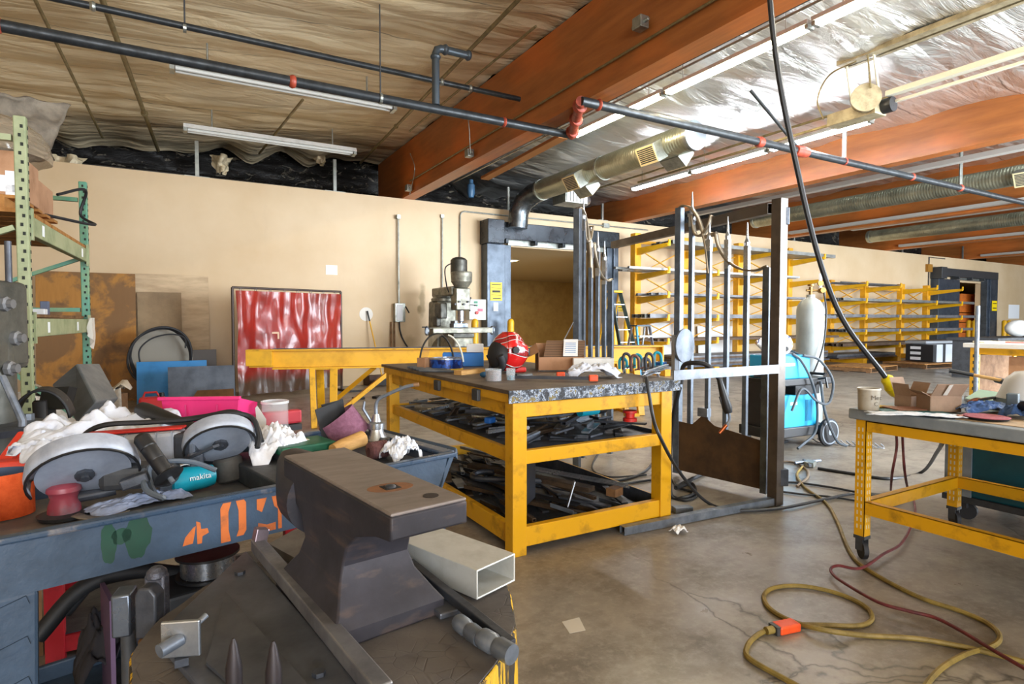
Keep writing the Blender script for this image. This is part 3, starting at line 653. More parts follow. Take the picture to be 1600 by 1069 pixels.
# ---- boards leaning on the wall
def board(name, label, p0, p1, ybase, yaw, m, y, th=.018, lean=.12, group=None, cat='board', corner=None):
    A = aY(p0[0], p0[1], y); B = aY(p1[0], p1[1], y); x0, x1, z1 = A.x, B.x, A.z
    poly = [(x0, y-lean, .002), (x1, y-lean, .002), (x1, y, z1), (x0, y, z1)] if corner is None else corner
    return item(name, label, cat, MB().prism(poly, (0, th, 0)), m, group, bevel=.002)
t = NT('mat_stained_ply'); v = t.map(1); n = t.noise(v, 1.6, 7, .62, .4)
n2 = t.noise(t.map((8, 1, 1.2)), 3, 4); c = t.mix(n2, '#B4803C', '#9C6A2C')
c = t.mix(t.ramp(n, [(.46, 0.), (.53, .8)]), c, '#6E5236'); c = t.mix(t.ramp(t.noise(v, 3, 5), [(.6, 0.), (.7, .7)]), c, '#55402B')
t.set(col=c, r=.7); board('plywood_sheet', 'large stained brown plywood sheet leaning on wall behind the rack', (55, 423), (211, 423), 0, 0, t.m, 11.62, .02, .2)
t = NT('mat_pale_ply'); v = t.map(1); n = t.noise(t.map((1, 1, 5)), 1.5, 6, .65); c = t.mix(t.ramp(n, [(.4, 0.), (.7, 1.)]), '#CDB491', '#A88F70')
t.set(col=c, r=.7); PLYP = t.m
board('plywood_sheet', 'pale grimy plywood sheet leaning right of the brown one', (200, 427), (325, 427), 0, 0, PLYP, 11.84, .02, .12)
board('particle_board', 'smaller grey-brown board leaning against the pale plywood', (214, 456), (283, 456), 0, 0, mt('#9C8464', .75, 0, '#7E6A52', 2, .4, .7), 11.74, .02, .1)
board('steel_plate', 'tall grey steel sheet leaning behind the blue panel', (292, 547), (338, 549), 0, 0, mt('#5E5A58', .5, .3), 11.2, .008, .1)
# round dark disc with a coiled hose
c0 = aY(252, 556, 11.0); mb = MB().box(V((c0.x, c0.y+.1, .13)), (.5, .2, .25))
mb.lathe(c0, [(0, 0), (.45, 0), (.45, .03), (0, .03)], 36, V((0, -1, .12)))
item('round_table_top', 'round grey table top standing behind the blue panel', 'table top', mb, mt('#8A867C', .6))
pts = []
for k in range(66):
    a = 2*PI*k/22; pts.append(c0+V((math.cos(a)*(.42-.03*math.sin(2*a+k*.05)+.012*k/22), -.14-.04*(k//22)-.01*math.sin(5*a), math.sin(a)*(.42-.03*math.cos(2*a+1)+.01*k/22))))
cable('hanging_hose_coil', pts, .018, RUBB, 'black hose coiled in front of the round table top', 'hose', k=3)
cable('hanging_hose_coil', [c0+V((.3*math.cos(a_)+.1*math.sin(2.3*a_), -.28-.01*i_, .3*math.sin(a_*1.3)+.05)) for i_, a_ in enumerate([.2+.5*j_ for j_ in range(9)])], .012, RUBB, 'thin black cable tangled inside the coiled hose', 'hose')
board('blue_sheet', 'bright blue panel standing on the floor by the pale plywood', (213, 566), (323, 570), 0, 0, mt('#1578B8', .5, 0, '#0F5E94', 3, .5, .8), 10.6, .03, .08)
board('steel_plate', 'dark grey steel plate leaning in front of the blue panel', (262, 574), (366, 577), 0, 0, mt('#4E5560', .45, .5, '#3C424C', 4, .4, .7), 10.1, .008, .12)
A = aY(284, 622, 9.5); B = aY(308, 595, 9.6); C_ = aY(365, 594, 9.6); D_ = aY(365, 620, 9.5)
item('rusty_plate', 'brown rusty plate with a slanted end lying against the dark plate', 'plate', MB().prism([V((A.x, 9.4, .005)), V((D_.x, 9.4, .005)), V((C_.x, 9.6, .3)), V((B.x, 9.6, .3))], (0, .012, 0)), mt('#6B4A2A', .6, .3, '#523820', 4, .4, .7))
def fuelcan(p):
    t = thing('fuel_can', 'small red fuel can in front of the blue panel', 'fuel can', p)
    mk('body', MB().box(p+V((0, 0, .15)), (.3, .18, .3)), mt('#C0282A', .4), t, bevel=.03)
    mk('handle', MB().tube([p+V((-.1, 0, .3)), p+V((-.08, 0, .36)), p+V((.05, 0, .36)), p+V((.08, 0, .3))], .014), mt('#C0282A', .4), t, smooth=True)
    mk('cap', MB().cyl(p+V((.11, 0, .3)), p+V((.11, 0, .35)), .03), BLK, t, smooth=True)
p = aY(238, 630, 9.1); p.z = 0; fuelcan(p)
# scrap bundle, folded guard and dark sheets beside the rack
p = aD(120, 590, 6.2)
t = thing('scrap_bundle', 'crumpled white sheet-metal scrap bundle behind the grey guard', 'scrap bundle', V((p.x, p.y, 0)))
mk('base_crate', MB().box((p.x, p.y, .26), (.75, .5, .52), rz=.5), WOODD, t)
for k in range(11):
    a = V((p.x-.34+.068*k, p.y+random.uniform(-.18, .18), .53+.03*(k % 4)))
    mk('sheet_scrap', MB().grid(lambda i, j: a+V(((i-.5)*.3, (j-.5)*.3, .05*math.sin(6*i+k)+.06*noise.noise(V((i*3, j*3, k))))), 8, 8), (WHT, BSTEEL, mt('#C9BFAE', .5), DGREY)[k % 4], t, smooth=180, solid=.004)
mk('wrap_side', MB().grid(lambda i, j: V((p.x-.42+.84*i, p.y-.46+.05*math.sin(14*i+3*j), .2+.4*j+.03*math.sin(20*i))), 26, 8), mt('#D8D2C8', .4, 0, '#A39A8C', 9, .4, .7), t, smooth=180, solid=.004)
D0 = 4.2
q = [aD(x, y, d) for x, y, d in ((80, 602, 4.1), (120, 568, 4.25), (150, 628, 3.9), (120, 662, 3.8))]
dv = (aD(186, 622, 4.3)-aD(150, 628, 3.9))
item('folded_guard', 'large folded grey sheet-metal guard standing behind the blue cart', 'machine guard', MB().prism(q, dv).bar(q[2]-V((0, 0, .05))+dv*.5, V(((q[2]+dv*.5).x, (q[2]+dv*.5).y, 0)), .05), mt('#7C8288', .45, .4, '#61676E', 3, .4, .7), bevel=.012)
q = [aD(x, y, 3.6) for x, y in ((58, 640), (66, 606), (108, 604), (98, 638))]
item('black_plate', 'black square sheet tilted between the machine and grey guard', 'plate', MB().prism(q, V((.03, .1, -.02))).bar((q[0]+q[3])/2, V((q[0].x+.1, q[0].y+.1, 0)), .05), mt('#26282B', .5, .2))
q = aD(62, 628, 3.2)
item('black_hood', 'curved black plastic hood behind the tilted black sheet', 'hood', MB().grid(lambda a, b: q+V((.13*math.sin(PI*(a-.5)*.9), .2*b, .16*math.cos(PI*(a-.5))-.1)), 20, 6).bar(q, V((q.x, q.y+.1, 0)), .05), BLKR, solid=.012, smooth=180)
# ---- dark machine at the left edge
p = aD(-20, 560, 2.75); MX = Matrix.Rotation(-.35, 3, 'Z')
t = thing('drill_machine', 'heavy dark iron drilling machine cut by the left picture edge', 'machine', V((p.x, p.y, 0)))
MIRON = mt('#5C5B54', .45, .3, '#3B3C37', 6, .4, .7, .2, 40)
def L(x, y, z): return V((p.x, p.y, 0))+MX@V((x, y, z))
mk('column', MB().lathe(L(-.02, 0, 0), [(.2, 0), (.2, .05), (.13, .08), (.12, 1.45), (0, 1.45)], 24), MIRON, t, smooth=30)
mk('head_casting', MB().box(L(-.03, -.02, 1.28), (.26, .34, .42), R=MX).box(L(-.05, -.05, 1.02), (.24, .3, .2), R=MX), MIRON, t, bevel=.03)
mk('spindle', MB().lathe(L(.02, -.2, .78), [(.02, 0), (.03, .02), (.05, .08), (.05, .2), (.07, .22), (.07, .34), (0, .34)], 20), STEEL, t, smooth=30)
for z, yy in ((1.38, -.05), (1.22, .02), (1.08, -.03)):
    mk('bolt_boss', MB().lathe(L(.1, yy, z), [(.035, 0), (.035, .02), (.022, .025), (.022, .045), (0, .045)], 8, MX@V((1, 0, 0))), mt('#77787A', .45, .4), t)
mk('feed_lever', MB().tube([L(.12, -.1, 1.05), L(.22, -.14, .85), L(.2, -.12, .7)], [.014, .016, .02], 8), STEEL, t, smooth=True)
mk('top_rod', MB().cyl(L(.07, .05, 1.48), L(.07, .05, 1.68), .014).cyl(L(-.03, .05, 1.48), L(-.03, .05, 1.75), .012), DSTEEL, t)
mk('work_table', MB().lathe(L(-.02, -.1, .74), [(0, 0), (.05, 0), (.1, .03), (.27, .05), (.28, .08), (.26, .085), (0, .085)], 32), DSTEEL, t, smooth=30)
mk('table_arm', MB().box(L(-.02, -.02, .68), (.16, .3, .12), R=MX), MIRON, t, bevel=.02)
for yy in (-.2, .05): mk('table_bolt', MB().lathe(L(.14, yy, .825), [(.02, 0), (.02, .03), (0, .03)], 6), STEEL, t)
mk('lower_casting', MB().box(L(-.02, -.05, .42), (.34, .42, .5), R=MX), MIRON, t, bevel=.05)
# ---- welding curtain
A = g(366, 629); B = g(534, 611); uu = (B-A).normalized(); CH = aD(366, 449, (A-EYE).dot(FWD)).z; CH2 = aD(534, 456, (B-EYE).dot(FWD)).z
t = thing('welding_curtain', 'red translucent welding curtain hung on a dark pipe frame', 'welding curtain', A)
FR = mt('#4A3F3A', .5, .5)
mk('frame_post', MB().cyl(A, A+V((0, 0, CH)), .022, n=10), FR, t, smooth=True); mk('frame_post', MB().cyl(B, B+V((0, 0, CH2)), .022, n=10), FR, t, smooth=True)
mk('top_rail', MB().cyl(A+V((0, 0, CH)), B+V((0, 0, CH2)), .02, n=10), FR, t, smooth=True)
nn = V((uu.y, -uu.x, 0))
mk('frame_foot', MB().bar(A-nn*.3+V((0, 0, .02)), A+nn*.3+V((0, 0, .02)), .04), FR, t); mk('frame_foot', MB().bar(B-nn*.3+V((0, 0, .02)), B+nn*.3+V((0, 0, .02)), .04), FR, t)
def cur(a, b):
    s = a*(B-A).length; z = .1+(CH-.05-.1)*(1-b)
    fold = (.02+.025*b)*math.sin(s*9+1.4*math.sin(s*3+b))+.012*math.sin(s*27+4*b)*(1-b)+.05*noise.noise(V((s*2.4, z*1.2, 0)))+.03*noise.noise(V((s*7, z*3, 4)))
    return A+uu*(.03+s*.975)+nn*(.05+fold)+V((0, 0, z+(CH2-CH)*a*(1-b)))
t_ = NT('mat_vinyl'); v = t_.map(1)
zsep = t_.n.new('ShaderNodeSeparateXYZ'); t_.l.new(t_.tc.outputs['Object'], zsep.inputs[0])
low = t_.ramp(t_.math('ADD', zsep.outputs['Z'], t_.math('MULTIPLY', t_.noise(v, 3, 4), .25)), [(.42, 1.), (.62, 0.)])
c = t_.mix(t_.ramp(t_.noise(v, 2.5, 5), [(.4, 0.), (.7, 1.)]), '#9C2219', '#761512'); c = t_.mix(low, c, '#4A3426')
t_.set(col=c, r=.3, a=.95, coat=.25); t_.bump(t_.noise(t_.map((1, 1, .35)), 9, 5, .6), .35, .02)
mk('vinyl_curtain', MB().grid(cur, 110, 40), t_.m, t, smooth=180)
k = MB()
for i in range(8): k.ring(A+uu*((B-A).length*(i+.5)/8)+V((0, 0, CH+(CH2-CH)*(i+.5)/8-.03)), .032, .026, .006, 10, uu)
mk('grommet_rings', k, STEEL, t)
c1 = aD(424, 520, 9.75)
mk('patch_tape', MB().box(c1-nn*-.13, (.12, .004, .03), R=Matrix.Rotation(math.atan2(uu.y, uu.x), 3, 'Z')).box(c1+nn*.13+uu*.05-V((0, 0, .05)), (.03, .004, .1), R=Matrix.Rotation(math.atan2(uu.y, uu.x), 3, 'Z')), mt('#C8A98C', .6), t)
# ---- small things along the wall right of the curtain
p = g(544, 596); t = thing('wire_stand', 'small dark wire stand beside the red curtain', 'stand', p)
k = MB(); h = .98
for x in (-.1, .1):
    for y in (-.1, .1): mk('leg', MB().cyl(p+V((x, y, 0)), p+V((x, y, h)), .01, n=6), DSTEEL, t)
for z in (h, h-.28, .3): k.ring(p+V((0, 0, z-.005)), .14, .125, .01, 16)
mk('ring_shelf', k, DSTEEL, t); mk('cross_brace', MB().cyl(p+V((-.1, -.1, .35)), p+V((.1, -.1, .7)), .006, n=6).cyl(p+V((.1, -.1, .35)), p+V((-.1, -.1, .7)), .006, n=6), DSTEEL, t)
b0 = aY(600, 590, 11.5); b0.z = .02; b1 = aY(574, 486, WY-.03); t = thing('broom', 'broom with yellow handle leaning on the wall left of switch box', 'broom', b0)
mk('handle', MB().cyl(b0+(b1-b0)*.05, b0+(b1-b0)*.86, .013, n=8), YEL2, t, smooth=True); mk('handle_grip', MB().cyl(b0+(b1-b0)*.86, b1, .016, n=8), BLK, t, smooth=True)
mk('bristle_head', MB().box(b0+V((0, 0, .06)), (.4, .08, .12)), BLKR, t)
for k, px in enumerate((611, 616)):
    a = aY(px+1, 590, 11.75); a.z = .01
    item('wood_stake', 'thin brown stake leaning on the wall under switch box', 'stake', MB().bar(a, aY(px, 503, WY-.02), .03, .03), WOODD, 'brown stakes under the switch box')
def wbox(name, label, p0, p1, dep, m, cat, y=WY-.002, t=None):
    A = aY(p0[0], p0[1], y); B = aY(p1[0], p1[1], y); t = thing(name, label, cat, (A.x, y, B.z))
    mk('enclosure', MB().bb((A.x, y-dep, B.z), (B.x, y, A.z)), m, t, bevel=.008); return t, A, B
t, A, B = wbox('disconnect_switch', 'grey disconnect switch box with lever on back wall left of mill', (614, 474), (630, 503), .14, GALV, 'switch box')
y = WY-.142
mk('cover', MB().bb((A.x+.03, y-.012, B.z+.03), (B.x-.06, y, A.z-.03)), mt('#E4E6EA', .4), t, bevel=.004)
mk('lever', MB().bar((B.x+.02, y+.05, A.z-.06), (B.x+.06, y-.06, A.z-.2), .02), BLK, t); mk('conduit', MB().cyl(((A.x+B.x)/2, WY-.05, A.z), ((A.x+B.x)/2, WY-.05, aY(625, 340, WY).z), .02, n=8).bb(((A.x+B.x)/2-.04, WY-.1, aY(625, 343, WY).z), ((A.x+B.x)/2+.04, WY-.005, aY(625, 337, WY).z)), GALV, t)
cable('feed_cable', [((A.x+B.x)/2, WY-.07, B.z), ((A.x+B.x)/2+.02, WY-.07, B.z-.2), (aY(630, 535, WY).x, WY-.09, aY(630, 535, WY).z), (aY(645, 560, WY).x, 11.5, .4)], .018, CABLE, parent=t)
t, A, B = wbox('control_panel', 'grey machine control panel with red button beside the mill', (727, 468), (753, 500), .2, mt('#C9CCC6', .45), 'control panel', 11.6)
mk('support_post', MB().bb(((A.x+B.x)/2-.04, 11.52, 0), ((A.x+B.x)/2+.04, 11.6, B.z)), DGREY, t)
mk('stop_button', MB().cyl((A.x+.17, 11.4, A.z-.29), (A.x+.17, 11.36, A.z-.29), .035), CRED, t); mk('push_button', MB().cyl((A.x+.18, 11.4, A.z-.13), (A.x+.18, 11.375, A.z-.13), .02), mt('#2F8F66', .4), t)
mk('name_plate', MB().bb((A.x+.11, 11.394, A.z-.09), (A.x+.2, 11.399, A.z-.04)), mt('#2E7A5C', .5), t); mk('caution_label', MB().bb((A.x+.2, 11.394, A.z-.26), (A.x+.32, 11.399, A.z-.2)), mt('#B8506A', .5), t)
for k, (px, y0, y1) in enumerate(((691, 338, 470),)):
    a = aY(px, y1, WY-.03); b = aY(px, y0, WY-.03); item('wall_conduit', 'straight vertical conduit on the wall above the mill', 'conduit', MB().cyl(a, b, .018, n=8).box(b, (.07, .05, .07)), GALV, 'wall conduits')
a = aY(719, 470, WY-.03); b = aY(719, 336, WY-.03); c = aY(722, 333, WY-.03); e = aY(965, 352, WY-.03)
item('wall_conduit', 'bent conduit rising behind mill then running over the roll-up door', 'conduit', MB().tube([a, V((b.x, b.y, 3.62)), V((b.x+.03, b.y, 3.69)), V((b.x+.1, b.y, 3.72)), V((wx(1010), WY-.03, 3.72))], .017, 8).bb((wx(940), WY-.07, 3.67), (wx(945)+.08, WY-.005, 3.78)), GALV, 'wall conduits', smooth=True)
item('wall_patch_plate', 'pale square blank plate on the wall right of curtain', 'plate', MB().bb((aY(509, 414, WY).x, WY-.006, aY(509, 429, WY).z), (aY(527, 414, WY).x, WY-.001, aY(509, 414, WY).z)), mt('#F0EEEA', .6))
item('wall_patch_plate', 'dim round repair patch on the wall beside the broom handle', 'plate', MB().lathe((aY(572, 491, WY).x, WY-.001, aY(572, 491, WY).z), [(0, 0), (.14, 0), (.14, .004), (0, .004)], 20, V((0, -1, 0))), mt('#DCD6CC', .6))
wallsign('warning_sign', (963, 471), (976, 487), [(.1, .9, .08), (.05, .95, .05), (.2, .8, .08), (.1, .9, .05)], None, 'yellow warning sign on the wall right of the roll-up door', WY-.001)
# ---- milling machine
p = aY(705, 560, 10.7); p.z = 0
t = thing('milling_machine', 'grey turret milling machine standing against the back wall', 'milling machine', p); MG = mt('#8B897B', .45, .4, '#5C5B52', 9, .4, .7, .15, 40); MD = mt('#4E4D46', .45, .5, '#34332F', 9, .4, .7)
def Q(x, y, z): return p+V((x, y, z))
mk('base', MB().box(Q(0, .1, .08), (.8, 1.1, .16)), MD, t, bevel=.02)
mk('column', MB().prism([Q(-.28, .1, .16), Q(.2, .1, .16), Q(.16, .1, 1.7), Q(-.24, .1, 1.7)], (0, .5, 0)), MG, t, bevel=.04)
mk('turret', MB().lathe(Q(-.04, .3, 1.7), [(.24, 0), (.24, .05), (.2, .08), (.2, .12), (0, .12)], 20), MG, t, smooth=30)
mk('ram', MB().box(Q(-.02, .1, 1.88), (.3, 1.0, .18)), MG, t, bevel=.03)
mk('head', MB().box(Q(.02, -.4, 1.72), (.3, .26, .42)).lathe(Q(.02, -.45, 1.93), [(.12, 0), (.2, .12), (.21, .3), (.19, .31), (0, .31)], 22), MG, t, bevel=.02, smooth=30)
mk('motor', MB().lathe(Q(-.02, -.42, 2.2), [(.16, 0), (.16, .26), (.12, .3), (.06, .32), (0, .32)], 18), MD, t, smooth=30)
mk('motor_cable', MB().tube(smooth_pts([Q(-.12, -.42, 2.42), Q(-.3, -.42, 2.3), Q(-.28, -.42, 2.0), Q(-.2, -.35, 1.85)]), .012, 6), BLK, t, smooth=True)
mk('quill', MB().lathe(Q(.02, -.42, 1.2), [(.03, 0), (.03, .08), (.06, .1), (.06, .3), (.09, .31), (.09, .42), (0, .42)], 16), BSTEEL, t, smooth=30)
mk('knee', MB().box(Q(-.02, -.3, .82), (.4, .7, .34)), MG, t, bevel=.03)
mk('saddle', MB().box(Q(.0, -.35, 1.03), (.44, .5, .08)), MD, t, bevel=.01)
mk('table', MB().box(Q(.05, -.35, 1.12), (1.25, .26, .09)).box(Q(.05, -.43, 1.17), (1.25, .03, .02)).box(Q(.05, -.27, 1.17), (1.25, .03, .02)), MG, t, bevel=.008)
mk('vise', MB().box(Q(.0, -.36, 1.22), (.3, .2, .08)).box(Q(-.1, -.36, 1.28), (.06, .2, .06)), STEEL, t, bevel=.008)
for x, s in ((.72, 1), (-.64, -1)):
    hw = mk('handwheel', MB().ring(Q(x, -.35, 1.12), .09, .07, .02, 18, X*s).bar(Q(x+.01*s, -.35, 1.04), Q(x+.01*s, -.35, 1.2), .02), STEEL, t, smooth=30); mk('crank_handle', MB().cyl(Q(x+.02*s, -.35, 1.19), Q(x+.1*s, -.35, 1.19), .012), BLK, hw)
for k in range(3):
    a = 2*PI*k/3+.4; mk('feed_spoke', MB().cyl(Q(.19, -.44, 1.62), Q(.24, -.44+.14*math.sin(a), 1.62+.14*math.cos(a)), .009, n=6).ball(Q(.24, -.44+.14*math.sin(a), 1.62+.14*math.cos(a)), .018, 8, 6), DSTEEL, t)
mk('gearbox', MB().box(Q(-.26, -.1, 1.5), (.14, .3, .3)).box(Q(-.3, 0, 1.3), (.1, .2, .2)), MD, t, bevel=.02)
for k in range(4): mk('knob', MB().lathe(Q(-.16+.09*k, -.54, 1.62+.05*(k % 2)), [(.02, 0), (.02, .03), (0, .03)], 10, V((0, -1, 0))), BLK, t)
# ---- bollards, ladder and step stool by the door
for k, (px, y, lab) in enumerate(((742, 11.3, 'yellow bollard guarding the control panel beside mill'), (798, 11.2, 'yellow bollard inside the left jamb of the roll-up door'), (960, 10.9, 'yellow bollard seen through the stepladder'), (979, 11.2, 'yellow bollard between the stepladder and yellow rack'))):
    b = aY(px, 560, y); b.z = 0
    item('bollard', lab, 'bollard', MB().lathe(b, [(.075, 0), (.075, 1.28), (.06, 1.33), (.03, 1.35), (0, 1.355)], 18), YEL2, 'yellow bollards', smooth=40)
p = aY(962, 560, 10.3); p.z = 0
t = thing('stepladder', 'dark-railed stepladder with yellow rear legs beside the roll-up door', 'stepladder', p); LG = mt('#2F3A36', .5)
for sx in (-1, 1):
    mk('front_rail', MB().bar(p+V((.25*sx+.12, -.5, 0)), p+V((.13*sx-.02, .0, 1.95)), .03, .08), LG, t); mk('rear_rail', MB().bar(p+V((.25*sx-.05, .5, 0)), p+V((.13*sx-.02, .06, 1.92)), .025, .04), YEL2, t)
for k in range(6):
    f = (k+1)/7; mk('step', MB().box(p+V((.12-.14*f, -.5+.5*f, 1.95*f)), (.5-.24*f, .09, .02)), BSTEEL, t)
mk('top_cap', MB().box(p+V((-.02, .03, 1.96)), (.32, .2, .05)), YEL2, t, bevel=.01)
p = aY(1000, 560, 9.0); p.z = 0
t = thing('step_stool', 'blue and grey step stool standing left of the yellow rack', 'step stool', p)
for sx in (-1, 1):
    mk('front_rail', MB().bar(p+V((.24*sx, -.32, 0)), p+V((.17*sx, -.08, 1.2)), .03, .05), mt('#1C86B0', .5) if sx < 0 else BSTEEL, t); mk('rear_rail', MB().bar(p+V((.24*sx, .32, 0)), p+V((.17*sx, .06, 1.18)), .025, .04), BSTEEL, t)
for k in range(3): mk('step', MB().box(p+V((0, -.28+.085*k, .28+.36*k)), (.42-.03*k, .16, .03)), BSTEEL, t)
mk('top_tray', MB().box(p+V((0, 0, 1.21)), (.38, .24, .03)), mt('#3C4B55', .5), t)
# ---- cantilever racks
def rack(label, xs, ybk, top, levels, armL, tray=()):
    t = thing('cantilever_rack', label, 'cantilever rack', (xs[0], ybk, 0))
    for x in xs:
        mk('column', MB().bb((x-.1, ybk-.09, 0), (x+.1, ybk+.09, top)), YELR, t, bevel=.01)
        mk('foot', MB().bb((x-.09, ybk-armL, .0), (x+.09, ybk-.1, .16)), YELR, t, bevel=.01)
        for z in levels:
            a = mk('arm', MB().prism([(x-.045, ybk-.09, z-.17), (x-.045, ybk-.09, z), (x-.045, ybk-armL, z+.02), (x-.045, ybk-armL, z-.05)], (.09, 0, 0)), YEL2, t)
            mk('arm_stop', MB().bb((x-.03, ybk-armL-.02, z-.03), (x+.03, ybk-armL+.01, z+.1)), YEL2, a)
    for a, b in zip(xs[:-1], xs[1:]):
        for z0, z1 in zip(levels[:-1], levels[1:]):
            mk('cross_brace', MB().bar((a+.1, ybk, z1), (b-.1, ybk, z0), .04, .02).bar((a+.1, ybk+.03, z0), (b-.1, ybk+.03, z1), .04, .02), YELR, t)
        mk('tie_bar', MB().bb((a+.1, ybk-.03, top-.25), (b-.1, ybk+.03, top-.17)), YELR, t)
    return t
XA = [aY(px, 450, 11.35).x for px in (993, 1068, 1153, 1231)]; LV = [.8, 1.36, 1.9, 2.48, 3.12]
rack('tall yellow cantilever rack holding long steel stock', XA, 11.35, 3.5, LV, 1.15)
XB = [aY(px, 480, 11.35).x for px in (1297, 1350, 1407, 1447)]; LB = [.52, .95, 1.4, 1.9, 2.42]
rack('low yellow cantilever rack nearest the far dock door', XB, 11.35, 2.62, LB, 1.15)
STK = [mt('#77777A', .45, .6, '#5A5A5C', 3, .4, .7), mt('#8E8E8A', .4, .7, '#6A6A66', 3, .4, .7), mt('#5E4A3A', .6, .4, '#463629', 3, .4, .7), mt('#9A9C9E', .35, .8)]
random.seed(3)
def stock(name, label, group, x0, x1, z, n, w, m, jit=.3, shape='bar'):
    for k in range(n):
        a = x0+random.uniform(-jit, jit); b = x1+random.uniform(-jit, jit); y = 10.34+k*(.8/max(1, n))
        mb = MB()
        if shape == 'bar': mb.rtube((a, y, z+.022+w/2), (b, y, z+.022+w/2), w*1.3, w, w*.14)
        elif shape == 'rod': mb.cyl((a, y, z+.022+w/2), (b, y, z+.022+w/2), w/2, n=8)
        item(name, label, 'steel stock', mb, m[k % len(m)], group)
stock('steel_tube', 'long light steel tube bunched on the fourth level of the tall rack', 'tubes on the fourth level of tall rack', XA[0]-.9, XA[3]-1, LV[3], 9, .05, [STK[3], STK[1]], .4)
stock('steel_tube', 'long grey tube on the top level of the tall rack', 'tubes on the top level of tall rack', XA[0]+.2, XA[3]+.6, LV[4], 6, .09, [STK[1]], .1)
stock('steel_bar', 'long dark bar on the third level of the tall rack', 'bars on the third level of tall rack', XA[0]-.3, XA[3]-.6, LV[2], 7, .05, [STK[0]], .2)
stock('steel_bar', 'long grey bar on the second level of the tall rack', 'bars on the second level of tall rack', XA[0]-.5, XA[3]+.8, LV[1], 7, .09, [STK[0], STK[1]], .2)
stock('steel_bar', 'long rusty bar on the lowest arms of the tall rack', 'bars on the lowest arms of tall rack', XA[0]-.2, XA[3]+.9, LV[0], 6, .06, [STK[2]], .2)
stock('steel_tube', 'long grey tube on the fourth level of the low rack', 'tubes on the fourth level of low rack', XB[0]-1, XB[3]+1.3, LB[3], 6, .08, [STK[1], STK[0]], .3)
stock('steel_bar', 'long grey bar on the middle level of the low rack', 'bars on the middle level of low rack', XB[0]-1, XB[3]+1, LB[2], 6, .09, [STK[0], STK[1]], .3)
stock('steel_bar', 'long grey bar on the second level of the low rack', 'bars on the second level of low rack', XB[0]-.8, XB[3]+.8, LB[1], 6, .09, [STK[0]], .3)
stock('steel_bar', 'long rusty bar on the lowest arms of the low rack', 'bars on the lowest arms of low rack', XB[0]-1, XB[3]+.7, LB[0], 6, .09, [STK[2]], .3)
stock('steel_rod', 'thin rod lying on the top arms of the low rack', 'rods on the top arms of low rack', XB[0]-1.2, XB[1]+.5, LB[4], 3, .04, [STK[0]], .3, 'rod')
a = aY(1228, 400, 10.25)
# white sheet goods standing behind the rack feet
for k, (p0, p1) in enumerate((((1012, 505), (1052, 505)), ((1012, 535), (1048, 535)), ((1090, 510), (1150, 510)), ((1262, 470), (1290, 470)), ((1290, 545), (1345, 545)))):
    board('white_sheet', ('white panel standing behind the first bay of tall rack', 'short white panel low behind the first bay of tall rack', 'white panel standing behind the second bay of tall rack', 'tall white panel standing between the two racks', 'low white panel behind the first bay of low rack')[k], p0, p1, 0, 0, mt('#DCDCDA', .5), 11.8-.2*(k == 1), .02, .08, 'white panels behind the racks')
# sheet stacks and pallets on the floor below the racks
def stack(label, name, x0, x1, y0, y1, z, n, th, m, rz=0, group=None):
    for k in range(n):
        dx, dy = random.uniform(-.12, .12), random.uniform(-.02, .02)
        item(name, label[k] if isinstance(label, list) else label, 'sheet', MB().box(((x0+x1)/2+dx, (y0+y1)/2+dy, z+th*(k+.5)+.002*k), (x1-x0, y1-y0, th), rz=rz+random.uniform(-.004, .004)), m[k % len(m)], group)
stack('dark steel sheet in the stack under the tall rack', 'steel_sheet', XA[0]+.6, XA[3]+.4, 10.28, 11.1, .17, 6, .045, [DSTEEL, STK[2], STK[0]], group='sheet stack under the tall rack')
stack('dark steel sheet in the stack under the low rack', 'steel_sheet', XA[3]+.9, XB[1], 10.28, 11.1, .17, 3, .045, [STK[2], DSTEEL, STK[0]], group='sheet stack under the low rack')
def pallet(label, c, w, d, rz=0):
    t = thing('pallet', label, 'pallet', c, rz, 'floor pallets')
    for k in range(6): mk('top_board', MB().box((0, -d/2+d*(k+.5)/6, .125), (w, d/6-.035, .02)), PALLET, t, world=False)
    for k in range(3): mk('stringer', MB().box((-w/2+.05+(w-.1)*k/2, 0, .067), (.05, d, .092)), WOODD, t, world=False)
    for k in range(3): mk('bottom_board', MB().box((0, -d/2+.06+(d-.12)*k/2, .01), (w, .1, .018)), WOODD, t, world=False)
    return t
p1 = g(1450, 572); pallet('wooden pallet with black-strapped boxes beyond the right bench', (p1.x, p1.y-.1, 0), 2.6, 1.2, -.1)
p2 = g(1380, 575); pallet('empty wooden pallet on the floor in front of low rack', (p2.x-1.3, p2.y-.1, 0), 1.6, 1.2, .1)
q = V((p1.x+.2, p1.y-.15, .14))
t = thing('strapped_crate', 'white crate with black straps on the far pallet', 'crate', q, -.15)
mk('crate_body', MB().box((0, 0, .26), (1.3, .8, .5)), mt('#CBD2DA', .5), t, world=False, bevel=.01)
k = MB()
for x in (-.35, .1, .4): k.box((x, 0, .26), (.1, .82, .52))
mk('strap', k, BLKR, t, world=False); mk('black_end', MB().box((-.72, 0, .26), (.14, .78, .48)), BLKR, t, world=False)
k = MB()
for z in (.1, .25, .4): k.box((-.795, .1, z), (.004, .3, .08))
mk('end_label', k, PAPER, t, world=False)
item('rolled_sheet', 'rolled white sheet beside the strapped crate', 'roll', MB().cyl(q+V((.95, -.25, .26)), q+V((2.3, -.45, .26)), .25, n=24), WHT, smooth=True)
item('grey_bench_slab', 'grey slab lying across the strapped crate', 'slab', MB().box(q+V((.2, .1, .56)), (1.9, .6, .07), rz=-.15), mt('#8E9296', .5))
